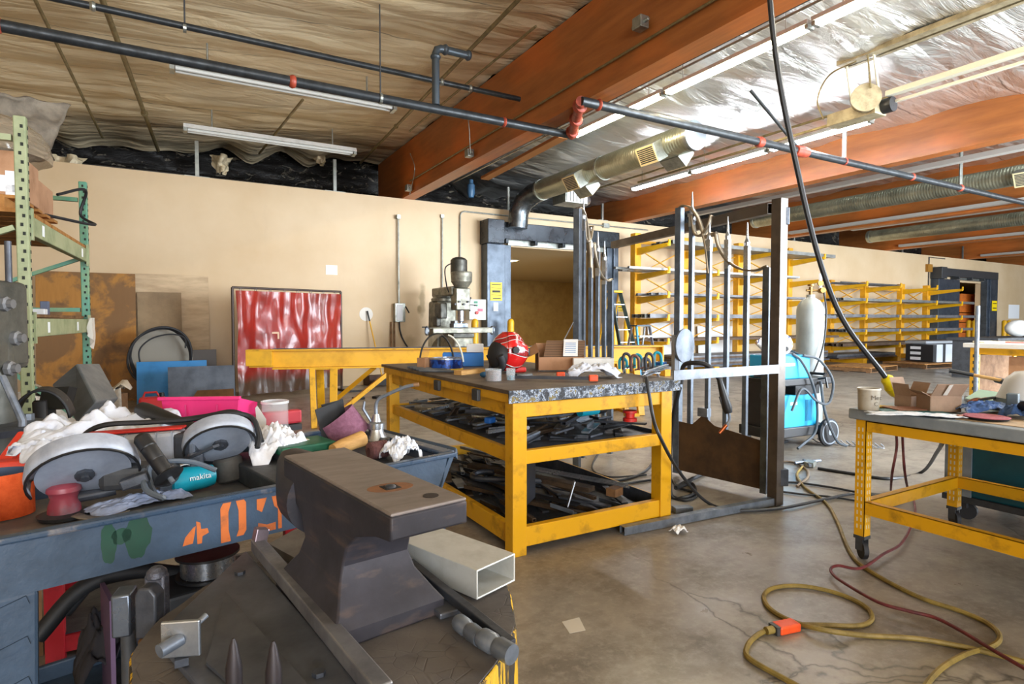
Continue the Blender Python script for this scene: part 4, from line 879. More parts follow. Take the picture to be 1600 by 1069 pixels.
# far dock door: crates, bollards, cart
c = aY(1509, 500, 12.6); c.z = 0
for k in range(5):
    item('orange_crate', ('lowest orange crate in the stack filling the far dock door', 'second lowest orange crate in the far dock door', 'middle orange crate in the far dock door', 'second highest orange crate in the far dock door', 'topmost orange crate in the far dock door')[k], 'crate', MB().box((c.x-.1, 12.9, .62+.42*k), (1.6, .9, .38)), mt('#C4681E', .6, 0, '#9E4F14', 3, .4, .7), 'orange crates in the far dock door')
item('crate_stand', 'low dark stand carrying the orange crates', 'stand', MB().box((c.x-.1, 12.9, .2), (1.7, 1., .4)), WOODD)
for k, (px, y, lab) in enumerate(((1513, 11.0, 'yellow bollard left inside the far dock door'), (1522, 10.8, 'yellow bollard in the middle of the far dock door'), (1568, 11.3, 'left yellow bollard of the pair right of far dock door'), (1575, 11.3, 'right yellow bollard of the pair right of far dock door'))):
    b = aY(px, 545, y); b.z = 0; item('bollard', lab, 'bollard', MB().lathe(b, [(.09, 0), (.09, 1.28), (.06, 1.33), (0, 1.355)], 14), YEL2, 'yellow bollards', smooth=40)
A = aY(1576, 476, WY-.002); B = aY(1592, 498, WY-.002)
item('wall_notice', 'white notice sheet on the wall right of the far dock door', 'notice', MB().bb((A.x, WY-.01, B.z), (B.x, WY-.001, A.z)), PAPER)
item('horn_box', 'small brown box on the wall left of the far dock door', 'wall box', MB().bb((aY(1446, 413, WY).x, WY-.1, aY(1446, 425, WY).z), (aY(1453, 413, WY).x, WY-.002, aY(1446, 413, WY).z)), mt('#9A6A1E', .5))
a = aY(1452, 402, WY-.03); item('wall_conduit', 'thin conduit dropping behind the low rack by the far dock door', 'conduit', MB().tube([V((a.x+1.2, a.y, a.z)), a, V((a.x, a.y, 2.0))], .02, 8), DGREY, 'wall conduits')
# far bench on the right
A = g(1515, 640); A = aD(1530, 560, 6.6); bx = A.x; by = A.y
t = thing('far_bench', 'far workbench with white top and yellow perforated legs', 'workbench', V((bx, by, 0)))
tp = aD(1525, 537, 6.6).z
P0 = aD(1520, 550, 6.7); P0.z = 0
mk('bench_top', MB().bb((P0.x, P0.y-3.0, tp-.05), (P0.x+1.1, P0.y+.1, tp)), WHT, t, bevel=.005)
for dx in (.06, 1.0):
    for dy in (-2.6, 0):
        l = mk('leg', MB().bar((P0.x+dx, P0.y+dy, 0), (P0.x+dx, P0.y+dy, tp-.05), .07, .07), YEL, t)
        k = MB()
        for z in range(12): k.box((P0.x+dx-.036, P0.y+dy, .08+z*.075), (.003, .016, .035)).box((P0.x+dx, P0.y+dy-.036, .08+z*.075), (.016, .003, .035))
        mk('leg_slots', k, HOLE, l)
mk('top_rail', MB().bar((P0.x+.06, P0.y, tp-.09), (P0.x+.06, P0.y-2.6, tp-.09), .05, .07).bar((P0.x+.06, P0.y, tp-.09), (P0.x+1.0, P0.y, tp-.09), .05, .07), YEL, t)
mk('end_panel', MB().bb((P0.x+.1, P0.y-.02, .12), (P0.x+.95, P0.y, tp-.14)), WOODD, t); mk('side_panel', MB().bb((P0.x+.1, P0.y-2.5, .1), (P0.x+.13, P0.y-.3, tp-.14)), CARD, t)
k = aD(1526, 540, 6.3); item('upright_pipe', 'thin grey pipe standing beside the far bench', 'pipe', MB().cyl(V((k.x, k.y, 0)), V((k.x, k.y, aD(1526, 478, 6.3).z)), .022, n=8), STEEL, smooth=True)
for j, (px, py, c_, w_) in enumerate(((1545, 536, '#B9B49C', .3), (1580, 536, '#C6614E', .25))):
    q = g(px, py, tp); item('bench_papers', ('loop of pale wire lying on the far bench', 'red and white papers lying on the far bench')[j], 'wire' if j == 0 else 'papers', MB().ring(q+V((0, 0, .002)), .22, .2, .02, 20, sx=1, sy=.6) if j == 0 else MB().box(q+V((0, 0, .006)), (w_, .3, .008), rz=.4), mt(c_, .6))
p = aD(1585, 520, 14.5); t = thing('far_table', 'dark far table with white sacks and blue box beyond right bench', 'table', V((p.x, p.y, 0)))
mk('table_top', MB().bb((p.x-2.2, p.y-.5, .86), (p.x+2.5, p.y+.5, .92)), DGREY, t)
for dx in (-2.1, 2.4): mk('leg', MB().bb((p.x+dx-.04, p.y-.4, 0), (p.x+dx+.04, p.y+.4, .86)), DGREY, t)
q = g(1590, 527, .92); item('white_sack', 'lumpy white sack on the dark far table', 'sack', MB().ball(q+V((0, 0, .21)), (.3, .25, .2), 14, 10), WHT, smooth=True)
item('blue_bin', 'blue bin on the dark far table at the right edge', 'bin', MB().box(q+V((.55, -.3, .22)), (.5, .4, .42)), BLUE, bevel=.01)
# ================================================================== MIDDLE GROUND
def scrap(region, n, z0, label, name, group, mats, seed, kinds=('bar', 'angle', 'plate', 'tube'), Lr=(.12, .4), per=14, ang=0, spread=1.2, dz=.024):
    """loose offcuts laid in layers inside a parallelogram region (origin, u, v)"""
    o, uu, vv = region; random.seed(seed); lx, ly = uu.length, vv.length; ux, uy = uu.normalized(), vv.normalized()
    for i in range(n):
        lay = i//per; j = i % per
        L_ = random.uniform(*Lr); k = kinds[i % len(kinds)]
        cols = max(1, int(round(math.sqrt(per*ly/lx)))); rows = math.ceil(per/cols)
        fx = ((j//cols)+.5+random.uniform(-.2, .2))/rows; fy = ((j % cols)+.5+random.uniform(-.2, .2))/cols
        a = ang+random.uniform(-spread, spread)
        L_ = min(L_, 2*min(fx*lx, (1-fx)*lx)/max(.15, abs(math.cos(a))), 2*min(fy*ly, (1-fy)*ly)/max(.15, abs(math.sin(a)))); L_ = max(L_, .05)
        c = o+ux*(fx*lx)+uy*(fy*ly); d = ux*math.cos(a)+uy*math.sin(a)
        z = z0+lay*dz; w = random.uniform(.025, .05); mb = MB(); m = mats[(i*7+i//3) % len(mats)]
        p, q = c-d*L_/2, c+d*L_/2; tilt = random.uniform(0, .012)
        if k == 'bar': mb.bar(V((p.x, p.y, z+.006)), V((q.x, q.y, z+.006+tilt)), w, .012)
        elif k == 'plate': mb.bar(V((p.x, p.y, z+.003)), V((p.x+d.x*L_*.5, p.y+d.y*L_*.5, z+.003+tilt)), w*1.8, .006)
        elif k == 'tube': mb.rtube(V((p.x, p.y, z+.012)), V((q.x, q.y, z+.012+tilt)), w*.8, .022, .003)
        elif k == 'rod': mb.cyl(V((p.x, p.y, z+.008)), V((q.x, q.y, z+.008+tilt)), .008, n=8)
        else:
            s = V((-d.y, d.x, 0)); mb.bar(V((p.x, p.y, z+.003)), V((q.x, q.y, z+.003+tilt)), w, .005); mb.bar(V((p.x, p.y, z+.014))+s*w/2, V((q.x, q.y, z+.014+tilt))+s*w/2, .005, .024)
        lb = label[k] if isinstance(label, dict) else label
        item(name.get(k, 'scrap') if isinstance(name, dict) else name, lb, 'scrap metal', mb, m, group[k] if isinstance(group, dict) else group)
# ---- yellow I-beam on stands
A = aD(386, 547, 7.2); B = aD(1032, 540, 8.45); zt = .955; A.z = B.z = zt; bu = (B-A).normalized(); bn = V((bu.y, -bu.x, 0))
t = thing('steel_beam_rail', 'long yellow steel I-beam resting on stands behind the welding table', 'steel beam', (A+B)/2)
mk('web', MB().bar(A+bu*.02-ZU*.12, B-bu*.02-ZU*.12, .02, .21), YEL2, t)
mk('top_flange', MB().bar(A-ZU*.01, B-ZU*.01, .2, .02), YEL, t, bevel=.003); mk('bottom_flange', MB().bar(A+bu*.3-ZU*.237, B-bu*.1-ZU*.237, .2, .02), YEL2, t, bevel=.003)
mk('end_plate', MB().bar(A+bn*.0-ZU*.105, A+bu*.3-ZU*.105, .19, .19), YEL2, t, bevel=.004); mk('end_plate', MB().bar(B-bu*.015-ZU*.12, B+bu*.005-ZU*.12, .2, .22), YEL2, t)
mk('track_groove', MB().bar(A+bu*.3+bn*.06+ZU*.004, B-bu*.2+bn*.06+ZU*.004, .02, .008).bar(A+bu*.3-bn*.05+ZU*.004, B-bu*.2-bn*.05+ZU*.004, .02, .008), DSTEEL, t)
for k, (px, lab) in enumerate(((508, 'yellow braced stand under the left end of the I-beam'), (985, 'yellow braced stand under the right end of the I-beam'))):
    f = (aD(px, 560, 7.3+.9*k)-A).dot(bu); c = A+bu*f; c.z = 0; s = thing('beam_stand', lab, 'stand', c, 0, 'beam stands')
    h = zt-.25
    mk('front_post', MB().bar(c+bn*.28+bu*.1, c+bn*.08+bu*.1+ZU*h, .09, .06), YEL, s, bevel=.004); mk('rear_post', MB().bar(c-bn*.28-bu*.08, c-bn*.08-bu*.08+ZU*h, .09, .06), YEL, s, bevel=.004)
    mk('front_leg', MB().bar(c+bn*.3-bu*.12, c+bn*.08-bu*.16+ZU*h, .07, .05), YEL, s, bevel=.004)
    sg = 1 if k == 0 else -1
    mk('diagonal_brace', MB().bar(c+bn*.24+bu*.12*sg+ZU*.14, c+bn*.07+bu*.85*sg+ZU*h, .06, .05), YEL, s); mk('diagonal_brace', MB().bar(c-bn*.24-bu*.06*sg+ZU*.14, c-bn*.07+bu*.6*sg+ZU*h, .06, .05), YEL, s)
    mk('base_bar', MB().bar(c+bn*.36+bu*0+ZU*.02, c-bn*.36+ZU*.02, .08, .04), YEL, s); mk('cap_plate', MB().box(c+ZU*(h-.004), (.34, .2, .008), rz=math.atan2(bu.y, bu.x)), YEL2, s)
# ---- welding table
C0 = g(806, 866); TZ = .925; TW, TL = 1.09, 2.12; tx, ty = C0.x, C0.y     # near-left leg corner
t = thing('welding_table', 'big yellow steel welding table with splattered thick top and two scrap trays', 'welding table', (tx, ty, 0)); LGW = .09
TTOP = mt('#6A5C4C', .6, .3, '#4A4038', 4, .4, .7, .15, 30)
mk('table_top', MB().bb((tx-.07, ty-.05, TZ-.022), (tx+TW+.1, ty+TL+.1, TZ)), TTOP, t, bevel=.003)
ts = NT('mat_splatter'); v = ts.map(1); n1 = ts.voro(v, 34, 'F1', 'Color'); n2 = ts.noise(v, 25, 5, .7)
c = ts.ramp(n2, [(.3, '#1A1B20'), (.45, '#4A525E'), (.52, '#AEB8C6'), (.56, '#33363C'), (.6, '#7E6E3A'), (.68, '#2A2C33')], 'CONSTANT')
ts.set(col=c, r=.5); ts.bump(n2, .6, .01)
mk('splattered_edge', MB().bb((tx-.075, ty-.058, TZ-.07), (tx+TW+.105, ty-.048, TZ-.001)), ts.m, t)
mk('top_apron', MB().bb((tx-.06, ty-.045, TZ-.07), (tx-.02, ty+TL+.06, TZ-.024)), YEL, t)
for x, y in ((0, 0), (TW, 0), (0, TL), (TW, TL)): mk('leg', MB().bb((tx+x-LGW/2, ty+y-LGW/2, 0), (tx+x+LGW/2, ty+y+LGW/2, TZ-.03)), YEL, t, bevel=.004)
def rails(z, h):
    for y in (0, TL): mk('end_rail', MB().bb((tx+LGW/2, ty+y-.02 if y else ty-.035, z-h/2), (tx+TW-LGW/2, ty+y+.03 if y else ty+.01, z+h/2)), YEL, t, bevel=.003)
    for x in (0, TW): mk('side_rail', MB().bb((tx+x-.02, ty+LGW/2, z-h/2), (tx+x+.02, ty+TL-LGW/2, z+h/2)), YEL, t, bevel=.003)
rails(TZ-.115, .08); rails(.545, .075); rails(.1, .11)
for z in (.565, .07):
    h = .03 if z > .3 else .1
    mk('shelf_tray', MB().bb((tx+.03, ty+.02, z), (tx+TW-.03, ty+TL-.03, z+.006)).bb((tx+TW-.032, ty+.02, z+.006), (tx+TW-.027, ty+TL-.03, z+h)), DSTEEL, t)
for y in (.35, .95): mk('bracket', MB().bb((tx-.085, ty+y-.04, TZ-.1), (tx-.06, ty+y+.04, TZ-.03)), DGREY, t, bevel=.006)
SM = [DSTEEL, STEEL, BSTEEL, RUST, DSTEEL, mt('#24262A', .5, .5), DSTEEL, STEEL, BSTEEL]
NAMES = {'bar': 'flat_bar_offcut', 'angle': 'angle_iron_offcut', 'plate': 'plate_offcut', 'tube': 'tube_offcut', 'rod': 'rod_offcut'}
def lab(s): return {k: s % v for k, v in (('bar', 'flat bar'), ('angle', 'angle iron'), ('plate', 'small plate'), ('tube', 'square tube'), ('rod', 'rod'))}
def grp(s): return {k: '%s %s' % (k, s) for k in ('bar', 'angle', 'plate', 'tube', 'rod')}
R1 = (V((tx+.05, ty+.05, 0)), V((TW-.12, 0, 0)), V((0, TL-.12, 0)))
scrap(R1, 96, .573, lab("loose %s offcut in the steel heap on welding table's middle shelf"), NAMES, grp('offcuts on the middle shelf'), SM, 11, ('bar', 'plate', 'angle', 'tube', 'bar', 'rod'), (.1, .36), 32)
scrap(R1, 66, .078, lab("loose %s offcut in the steel heap on welding table's bottom shelf"), NAMES, grp('offcuts on the bottom shelf'), [DSTEEL, mt('#24262A', .5, .5), RUST, DSTEEL, STEEL], 5, ('bar', 'angle', 'plate', 'bar', 'tube'), (.3, .8), 22, PI/2, .5, .03)
# larger recognisable pieces in the trays
def hook(c, r, th, a0, a1, m, label, name='bent_bar', tail=.25):
    pts = [c+V((math.cos(a0+(a1-a0)*i/16)*r, math.sin(a0+(a1-a0)*i/16)*r, 0)) for i in range(17)]; e = pts[-1]-pts[-2]; pts.append(pts[-1]+e.normalized()*tail)
    return item(name, label, 'bent bar', MB().tube(pts, th, 8), m, smooth=True)
hook(V((tx+.28, ty+.9, .2)), .1, .02, .5, 4.2, DSTEEL, 'curved dark bar with hooked end on the bottom shelf, left side', tail=.4)
item('folded_plate', 'tilted dark plate standing among offcuts just right of the near table leg', 'plate', MB().prism([V((tx+.12, ty+.15, .19)), V((tx+.3, ty+.3, .2)), V((tx+.34, ty+.36, .42)), V((tx+.16, ty+.2, .45))], (.01, -.008, 0)), mt('#3A3D44', .45, .5))
item('rusty_channel', 'long rusty channel lying diagonally on the bottom shelf', 'channel', MB().bar((tx+.3, ty+1.2, .21), (tx+.72, ty+.25, .2), .08, .03), RUST)
for k in range(3): item('bright_rod', 'thin bright rod lying across the bottom shelf toward far leg', 'rod', MB().cyl((tx+.42+.04*k, ty+1.1, .24), (tx+.96+.02*k, ty+.16+.03*k, .2), .008, n=8), BSTEEL, 'bright rods on the bottom shelf')
item('bright_flat_bar', 'short bright flat bar upright against the front rail of the bottom shelf', 'flat bar', MB().bar((tx+.42, ty+.1, .175), (tx+.46, ty+.08, .33), .035, .006), BSTEEL)
item('wood_block', 'small pale wood block on the bottom shelf near front rail', 'block', MB().box((tx+.82, ty+.14, .2), (.09, .07, .05), rz=.3), WOODD)
item('curved_chrome_bar', 'curved bright bar on the middle shelf left of the near leg', 'bent bar', MB().tube(smooth_pts([(tx+.1, ty+.75, .66), (tx+.18, ty+.55, .67), (tx+.22, ty+.35, .66), (tx+.2, ty+.2, .66)]), .012, 8), BSTEEL, smooth=True)
item('blue_clamp_pad', 'small bright blue plastic piece on the middle shelf beside near leg', 'plastic piece', MB().box((tx+.1, ty+.5, .672), (.07, .05, .04), rz=.5), BLUE, bevel=.01)
item('red_reel', 'small red and black reel at the right end of the middle shelf', 'reel', MB().lathe((tx+TW-.18, ty+.1, .655), [(0, 0), (.045, 0), (.045, .02), (.03, .025), (.03, .05), (.045, .055), (.045, .07), (0, .07)], 16), CRED, smooth=30)
tt = thing('teal_drill', 'teal power tool lying at the right end of middle shelf', 'power tool', (tx+TW-.25, ty+.42, .655))
mk('motor_body', MB().cyl((tx+TW-.36, ty+.4, .69), (tx+TW-.2, ty+.42, .69), .034), TEAL, tt, smooth=30); mk('gear_head', MB().lathe((tx+TW-.2, ty+.42, .69), [(.03, 0), (.034, .02), (.03, .08), (0, .08)], 14, V((1, .12, 0))), BLK, tt, smooth=30)
# ---- things on the table top
z = TZ+.001
def P(px, py): return g(px, py, z)
# clear face shield
c = P(680, 575); t = thing('face_shield', 'clear curved face shield with dark rim at left back of welding table', 'face shield', c)
a_, b_ = RGT, FWD
vis = lambda i, j: c+a_*(.14*math.cos(PI*(1-i)))+ZU*(.02+.25*math.sin(PI*i)*1.0)+b_*(.1-.26*j)+a_*(.1*j)
mk('visor', MB().grid(lambda i, j: vis(i, j), 26, 8), glassm('#E4E6DA', .08, .3), t, smooth=180)
mk('rim', MB().tube([vis(i/24, 0) for i in range(25)], .008, 8), BLK, t, smooth=True); mk('edge_strip', MB().tube([vis(.55+i/24*.4, 1) for i in range(25)], .007, 8), mt('#DADBCB', .4), t, smooth=True)
mk('head_band', MB().tube([c+a_*(.11*math.cos(PI*i/16))+b_*(.02+.11*math.sin(PI*i/16))+ZU*.06 for i in range(17)], .009, 8), mt('#C9CCBE', .5), t, smooth=True)
c = P(697, 577); t = thing('shop_towel_can', 'blue and white tin with dotted label lying at the back of table', 'tin', c)
mk('tin_body', MB().lathe(c, [(0, 0), (.13, 0), (.13, .085), (0, .085)], 28), mt('#1F4FA8', .25, .2, '#0C1F58', 22, .48, .52), t, smooth=30)
mk('bottom_rim', MB().ring(c, .134, .126, .012), mt('#D9B23A', .35, .5), t); mk('top_rim', MB().ring(c+ZU*.08, .134, .12, .01), BSTEEL, t)
carton('small_box', 'small plain brown box beside the blue tin', P(665, 577), (.1, .09, .09), .4, tape=False)
carton('blue_box', 'bright blue carton behind the blue tin', P(722, 573)+FWD*.12, (.34, .2, .11), -.45, mt('#1C78D0', .5), tape=False)
carton('white_box', 'small white box on top of the blue carton', P(741, 573)+FWD*.1+ZU*.115, (.14, .1, .07), -.45, PAPER, tape=False)
for k in range(5):
    a = P(655+5*k, 577+1.5*k); item('steel_rod', 'bare steel rod in the bunch at the far left corner of welding table', 'rod', MB().cyl(a+ZU*.012-RGT*.1+FWD*.06, a+ZU*.012+RGT*.16, .009, n=8), STEEL, 'rods at the far left corner of the table')
item('wood_strip', 'pale wood strip lying on the table before the blue carton', 'wood strip', MB().bar(P(715, 586)+ZU*.015, P(752, 582)+ZU*.015, .07, .03), WOOD)
# red welding helmet
c = P(793, 582)+ZU*.15; t = thing('welding_helmet', 'red welding helmet with white and black swirl graphics', 'welding helmet', c-ZU*.15)
RM_ = Matrix.Rotation(-YAW-.15, 3, 'Z')
t_ = NT('mat_helmet_graphic'); v = t_.map(1); n = t_.wave(t_.map((1, 1, 1.3)), 2.6, 7, 1, 'Z', 1.2); n2 = t_.noise(v, 9, 2, .4, 1.2)
cc = t_.ramp(n, [(0, '#C3191A'), (.62, '#C3191A'), (.64, '#F2F0F0'), (.7, '#F2F0F0'), (.72, '#1B1B1F'), (.8, '#8E1014'), (1., '#C3191A')], 'CONSTANT')
t_.set(col=cc, r=.18, coat=.6)
def hel(i, j):
    th = PI*(-.62+1.24*i); ph = .12*PI+.72*PI*j
    q = V((.13*math.sin(ph)*math.cos(th)*1.05, .125*math.sin(ph)*math.sin(th)*.95, .155*math.cos(ph)))
    if j > .62: q.x -= .03*(j-.62)/.38
    if abs(th) < 1.1 and q.z < .05: q.x += .02
    return c+Matrix.Rotation(-YAW+.45, 3, 'Z')@q
mk('shell', MB().grid(hel, 40, 26), t_.m, t, smooth=180, solid=.006)
Rq = Matrix.Rotation(-YAW+.45, 3, 'Z')
mk('shell_top', MB().ball(c+ZU*.03, (.118, .112, .118), 24, 14, Rq), t_.m, t, smooth=True)
mk('lining', MB().ball(c+Rq@V((-.05, 0, -.02)), (.1, .112, .12), 20, 12, Rq), BLKR, t, smooth=True)
mk('lens_window', MB().box(c+Rq@V((.155, 0, .0)), (.012, .1, .055), R=Rq), mt('#101612', .1), t, bevel=.004); mk('knob', MB().cyl(c+Rq@V((0, -.125, .02)), c+Rq@V((0, -.15, .02)), .025), BLK, t, smooth=30)
mk('chin_guard', MB().box(c+Rq@V((.08, 0, -.13)), (.1, .12, .04), R=Rq), CRED, t, bevel=.015)
mk('neck_roll', MB().tube([c+Rq@V((-.1+.02*math.sin(i), .11*math.cos(PI*i/10), -.02-.12*math.sin(PI*i/10))) for i in range(11)], .025, 10), RUBB, t, smooth=True)
for k, (px, py, r, m1, lb) in enumerate(((771, 595, .052, '#7A5A58', 'clear jar with reddish contents on table in front of helmet'), (798, 594, .03, '#3C8AA0', 'small clear jar with teal liquid on the table edge'))):
    c = P(px, py); t = thing('glass_jar', lb, 'jar', c); h = .075
    mk('jar_wall', MB().ring(c, r, r-.003, h, 24), glassm('#DDE6EA', .08, .2), t, smooth=30); mk('contents', MB().lathe(c+ZU*.002, [(0, 0), (r-.005, 0), (r-.005, h*(.8 if k == 0 else .35)), (0, h*(.8 if k == 0 else .35))], 20), mt(m1, .5, 0, '#5A4A4A', 40, .45, .6), t, smooth=30)
item('teal_rag', 'scrap of blue cloth beside the reddish jar', 'cloth', MB().ball(P(757, 590)+ZU*.02, (.035, .03, .019), 10, 8), mt('#2A5C84', .8), smooth=True)
# open carton with printed inner and leaning sheet
c = P(868, 578); t = thing('open_carton', 'open cardboard carton with ribbed inner flap and invoice sheet', 'box', c); Rb = Matrix.Rotation(-YAW+.05, 3, 'Z')
def K(x, y, zz): return c+Rb@V((x, y, zz))
mk('front_wall', MB().box(K(.03, -.12, .055), (.34, .006, .1), R=Rb), CARD, t); mk('side_wall', MB().box(K(-.14, .02, .07), (.006, .28, .14), R=Rb), CARDD, t); mk('side_wall', MB().box(K(.2, .02, .06), (.006, .28, .12), R=Rb), CARDD, t)
mk('back_wall', MB().box(K(.03, .16, .1), (.34, .006, .2), R=Rb), CARD, t); mk('carton_floor', MB().box(K(.03, .02, .006), (.34, .28, .006), R=Rb), CARDD, t)
mk('flap', MB().prism([K(-.14, .15, .2), K(-.3, .12, .08), K(-.3, -.05, .06), K(-.14, -.1, .14)], (.003, 0, .003)), CARD, t)
rb = NT('mat_ribbed'); w_ = rb.wave(rb.map(1), 26, 0, 0, 'Z'); rb.set(col=rb.mix(w_, '#4E3A2C', '#8A6A50'), r=.8)
q0, q1, q2, q3 = K(-.1, -.115, .105), K(.2, -.115, .105), K(.24, .06, .22), K(-.06, .06, .22)
mk('ribbed_insert', MB().prism([q0, q1, q2, q3], (0, .006, .004)), rb.m, t)
mk('base_board', MB().box(K(.03, -.125, .004), (.36, .03, .008), R=Rb), DGREY, t)
iv = item('invoice_sheet', 'white printed invoice sheet leaning in the open carton', 'paper', MB().prism([K(.04, -.128, .112), K(.15, -.128, .112), K(.18, .045, .232), K(.07, .045, .232)], (0, -.001, .002)), PAPER)
k = MB()
for i in range(6):
    f = .2+.11*i; a = K(.055+.03*f, -.13+.173*f, .116+.12*f); b = K(.135+.03*f, -.13+.173*f, .116+.12*f); k.bar(a, b, .002, .006)
mk('printed_text', k, mt('#7F97B8', .7), iv)
t = thing('screwdriver', 'long screwdriver with yellow handle standing in the open carton', 'screwdriver', K(.08, .1, .1)); a = aD(876, 541, (K(.1, .1, 0)-EYE).dot(FWD)); b = a+RGT*.1+ZU*.19
mk('handle', MB().lathe(a-(b-a).normalized()*.07, [(0, 0), (.016, .005), (.018, .03), (.014, .07), (.018, .09), (.01, .1), (0, .1)], 12, (b-a)), mt('#E7A81C', .35), t, smooth=True); mk('shaft', MB().cyl(a+(b-a).normalized()*.03, b, .0045, n=8), BSTEEL, t, smooth=True)
t = thing('bar_clamp', 'long bar clamp with orange ends lying along the table front', 'clamp', P(850, 590)); a, b = P(800, 594)+ZU*.02, P(934, 597)+ZU*.022
mk('bar', MB().bar(a, b, .012, .02), DSTEEL, t); 
for px, py in ((876, 592), (927, 597)): mk('orange_jaw', MB().box(P(px, py)+ZU*.024, (.055, .035, .04), rz=-YAW), ORNG, t, bevel=.006)
mk('grip', MB().cyl(P(806, 594)+ZU*.024, P(830, 592)+ZU*.024, .016), BLK, t, smooth=True)
# white rag
def ragf(c, rx, ry, h, sd, rz=0):
    R = Matrix.Rotation(rz, 3, 'Z')
    def fn(i, j):
        x, y = 2*i-1, 2*j-1; rd = lambda a, b, o: 1-2*abs(noise.noise(V((a, b, sd+o)))); e = max(0, 1-(x*x+y*y)*.62)
        w = 1+.22*noise.noise(V((x*2, y*2, sd))); 
        zz = h*math.sqrt(e)*(.72+.4*noise.noise(V((x*2.3+3, y*2.1, sd)))+.3*abs(noise.noise(V((x*5, y*4.4, sd+4)))))
        zz *= .86+.16*rd(x*4+y*2, y*3.2-x, 7)+.09*rd(x*9-y*4, y*8, 11)
        zz = max(.004+.012*abs(noise.noise(V((x*5, y*5, sd)))), zz)
        return V(c)+R@V((x*rx*w, y*ry*w, zz))
    return fn
def rag(name, label, c, rx, ry, h, sd, rz=0, m=CLOTH, n=44, cat='rag'): return item(name, label, cat, MB().grid(ragf(c, rx, ry, h, sd, rz), n, n), m, smooth=180, solid=.003)
rag('white_rag', 'crumpled white rag on welding table right of the open carton', P(925, 590), .17, .1, .11, 3.2, -.4)
carton('white_carton', 'low white carton behind the crumpled white rag', P(930, 583)+FWD*.16, (.3, .16, .1), -YAW, WHT, tape=False)
item('white_machine_bracket', 'pale metal bracket standing behind the open carton', 'bracket', MB().box(P(907, 578)+FWD*.28+ZU*.11, (.1, .08, .22), rz=.2).box(P(900, 578)+FWD*.28+ZU*.2, (.2, .06, .04), rz=.2), mt('#B8BDC0', .4, .3), bevel=.01)
random.seed(21)
for k in range(7):
    c = P(968+9*k, 581+(k % 3)*2)+FWD*(.08*(k % 2)); hh = random.uniform(.07, .13); m = (TEAL, DSTEEL, mt('#5E3A30', .5), TEAL, STEEL, DSTEEL, TEAL)[k]
    pts = [c+ZU*.02, c+ZU*hh, c+RGT*.02+ZU*(hh+.025), c+RGT*.05+ZU*hh, c+RGT*.055+ZU*.03]
    item('c_clamp', ('teal-painted C-clamp in the heap at the right back of table' if m == TEAL else ('brown C-clamp in the heap at the right back of table' if k == 2 else 'dark steel C-clamp in the heap at the right back of table')), 'clamp', MB().tube(smooth_pts(pts, 4), .011, 8).cyl(c+RGT*.025+ZU*.03, c+RGT*.09+ZU*.05, .006), m, 'clamps at the right back of the table', smooth=True)
item('blue_pad', 'small blue pad near the right back corner of table', 'pad', MB().box(P(1033, 572)+ZU*.02, (.09, .06, .03), rz=.3), BLUE, bevel=.006)
t = thing('ground_clamp', 'steel welding ground clamp biting the right front table edge', 'clamp', P(1020, 592))
a, b = P(1005, 592)+ZU*.015, P(1042, 583)+ZU*.04
mk('jaw', MB().bar(a, b, .03, .012), BSTEEL, t, bevel=.003); mk('jaw', MB().bar(a+ZU*.025, b+ZU*.02, .028, .01), STEEL, t, bevel=.003); mk('spring', MB().cyl((a+b)/2+ZU*.008-RGT*.02, (a+b)/2+ZU*.008+RGT*.03, .012), STEEL, t, smooth=True)
gc = P(1008, 594)
cable('ground_lead', [gc+ZU*.02, gc-FWD*.1+ZU*.0-RGT*.01, gc-FWD*.12-ZU*.2+RGT*.02, aD(1030, 680, 3.55), aD(1062, 738, 3.72), g(1105, 785, .02), g(1150, 797, .02), g(1215, 795, .02), g(1290, 780, .02), g(1335, 772, .02), g(1400, 776, .02)], .011, CABLE, 'black ground lead hanging off table corner onto the floor', 'cable')
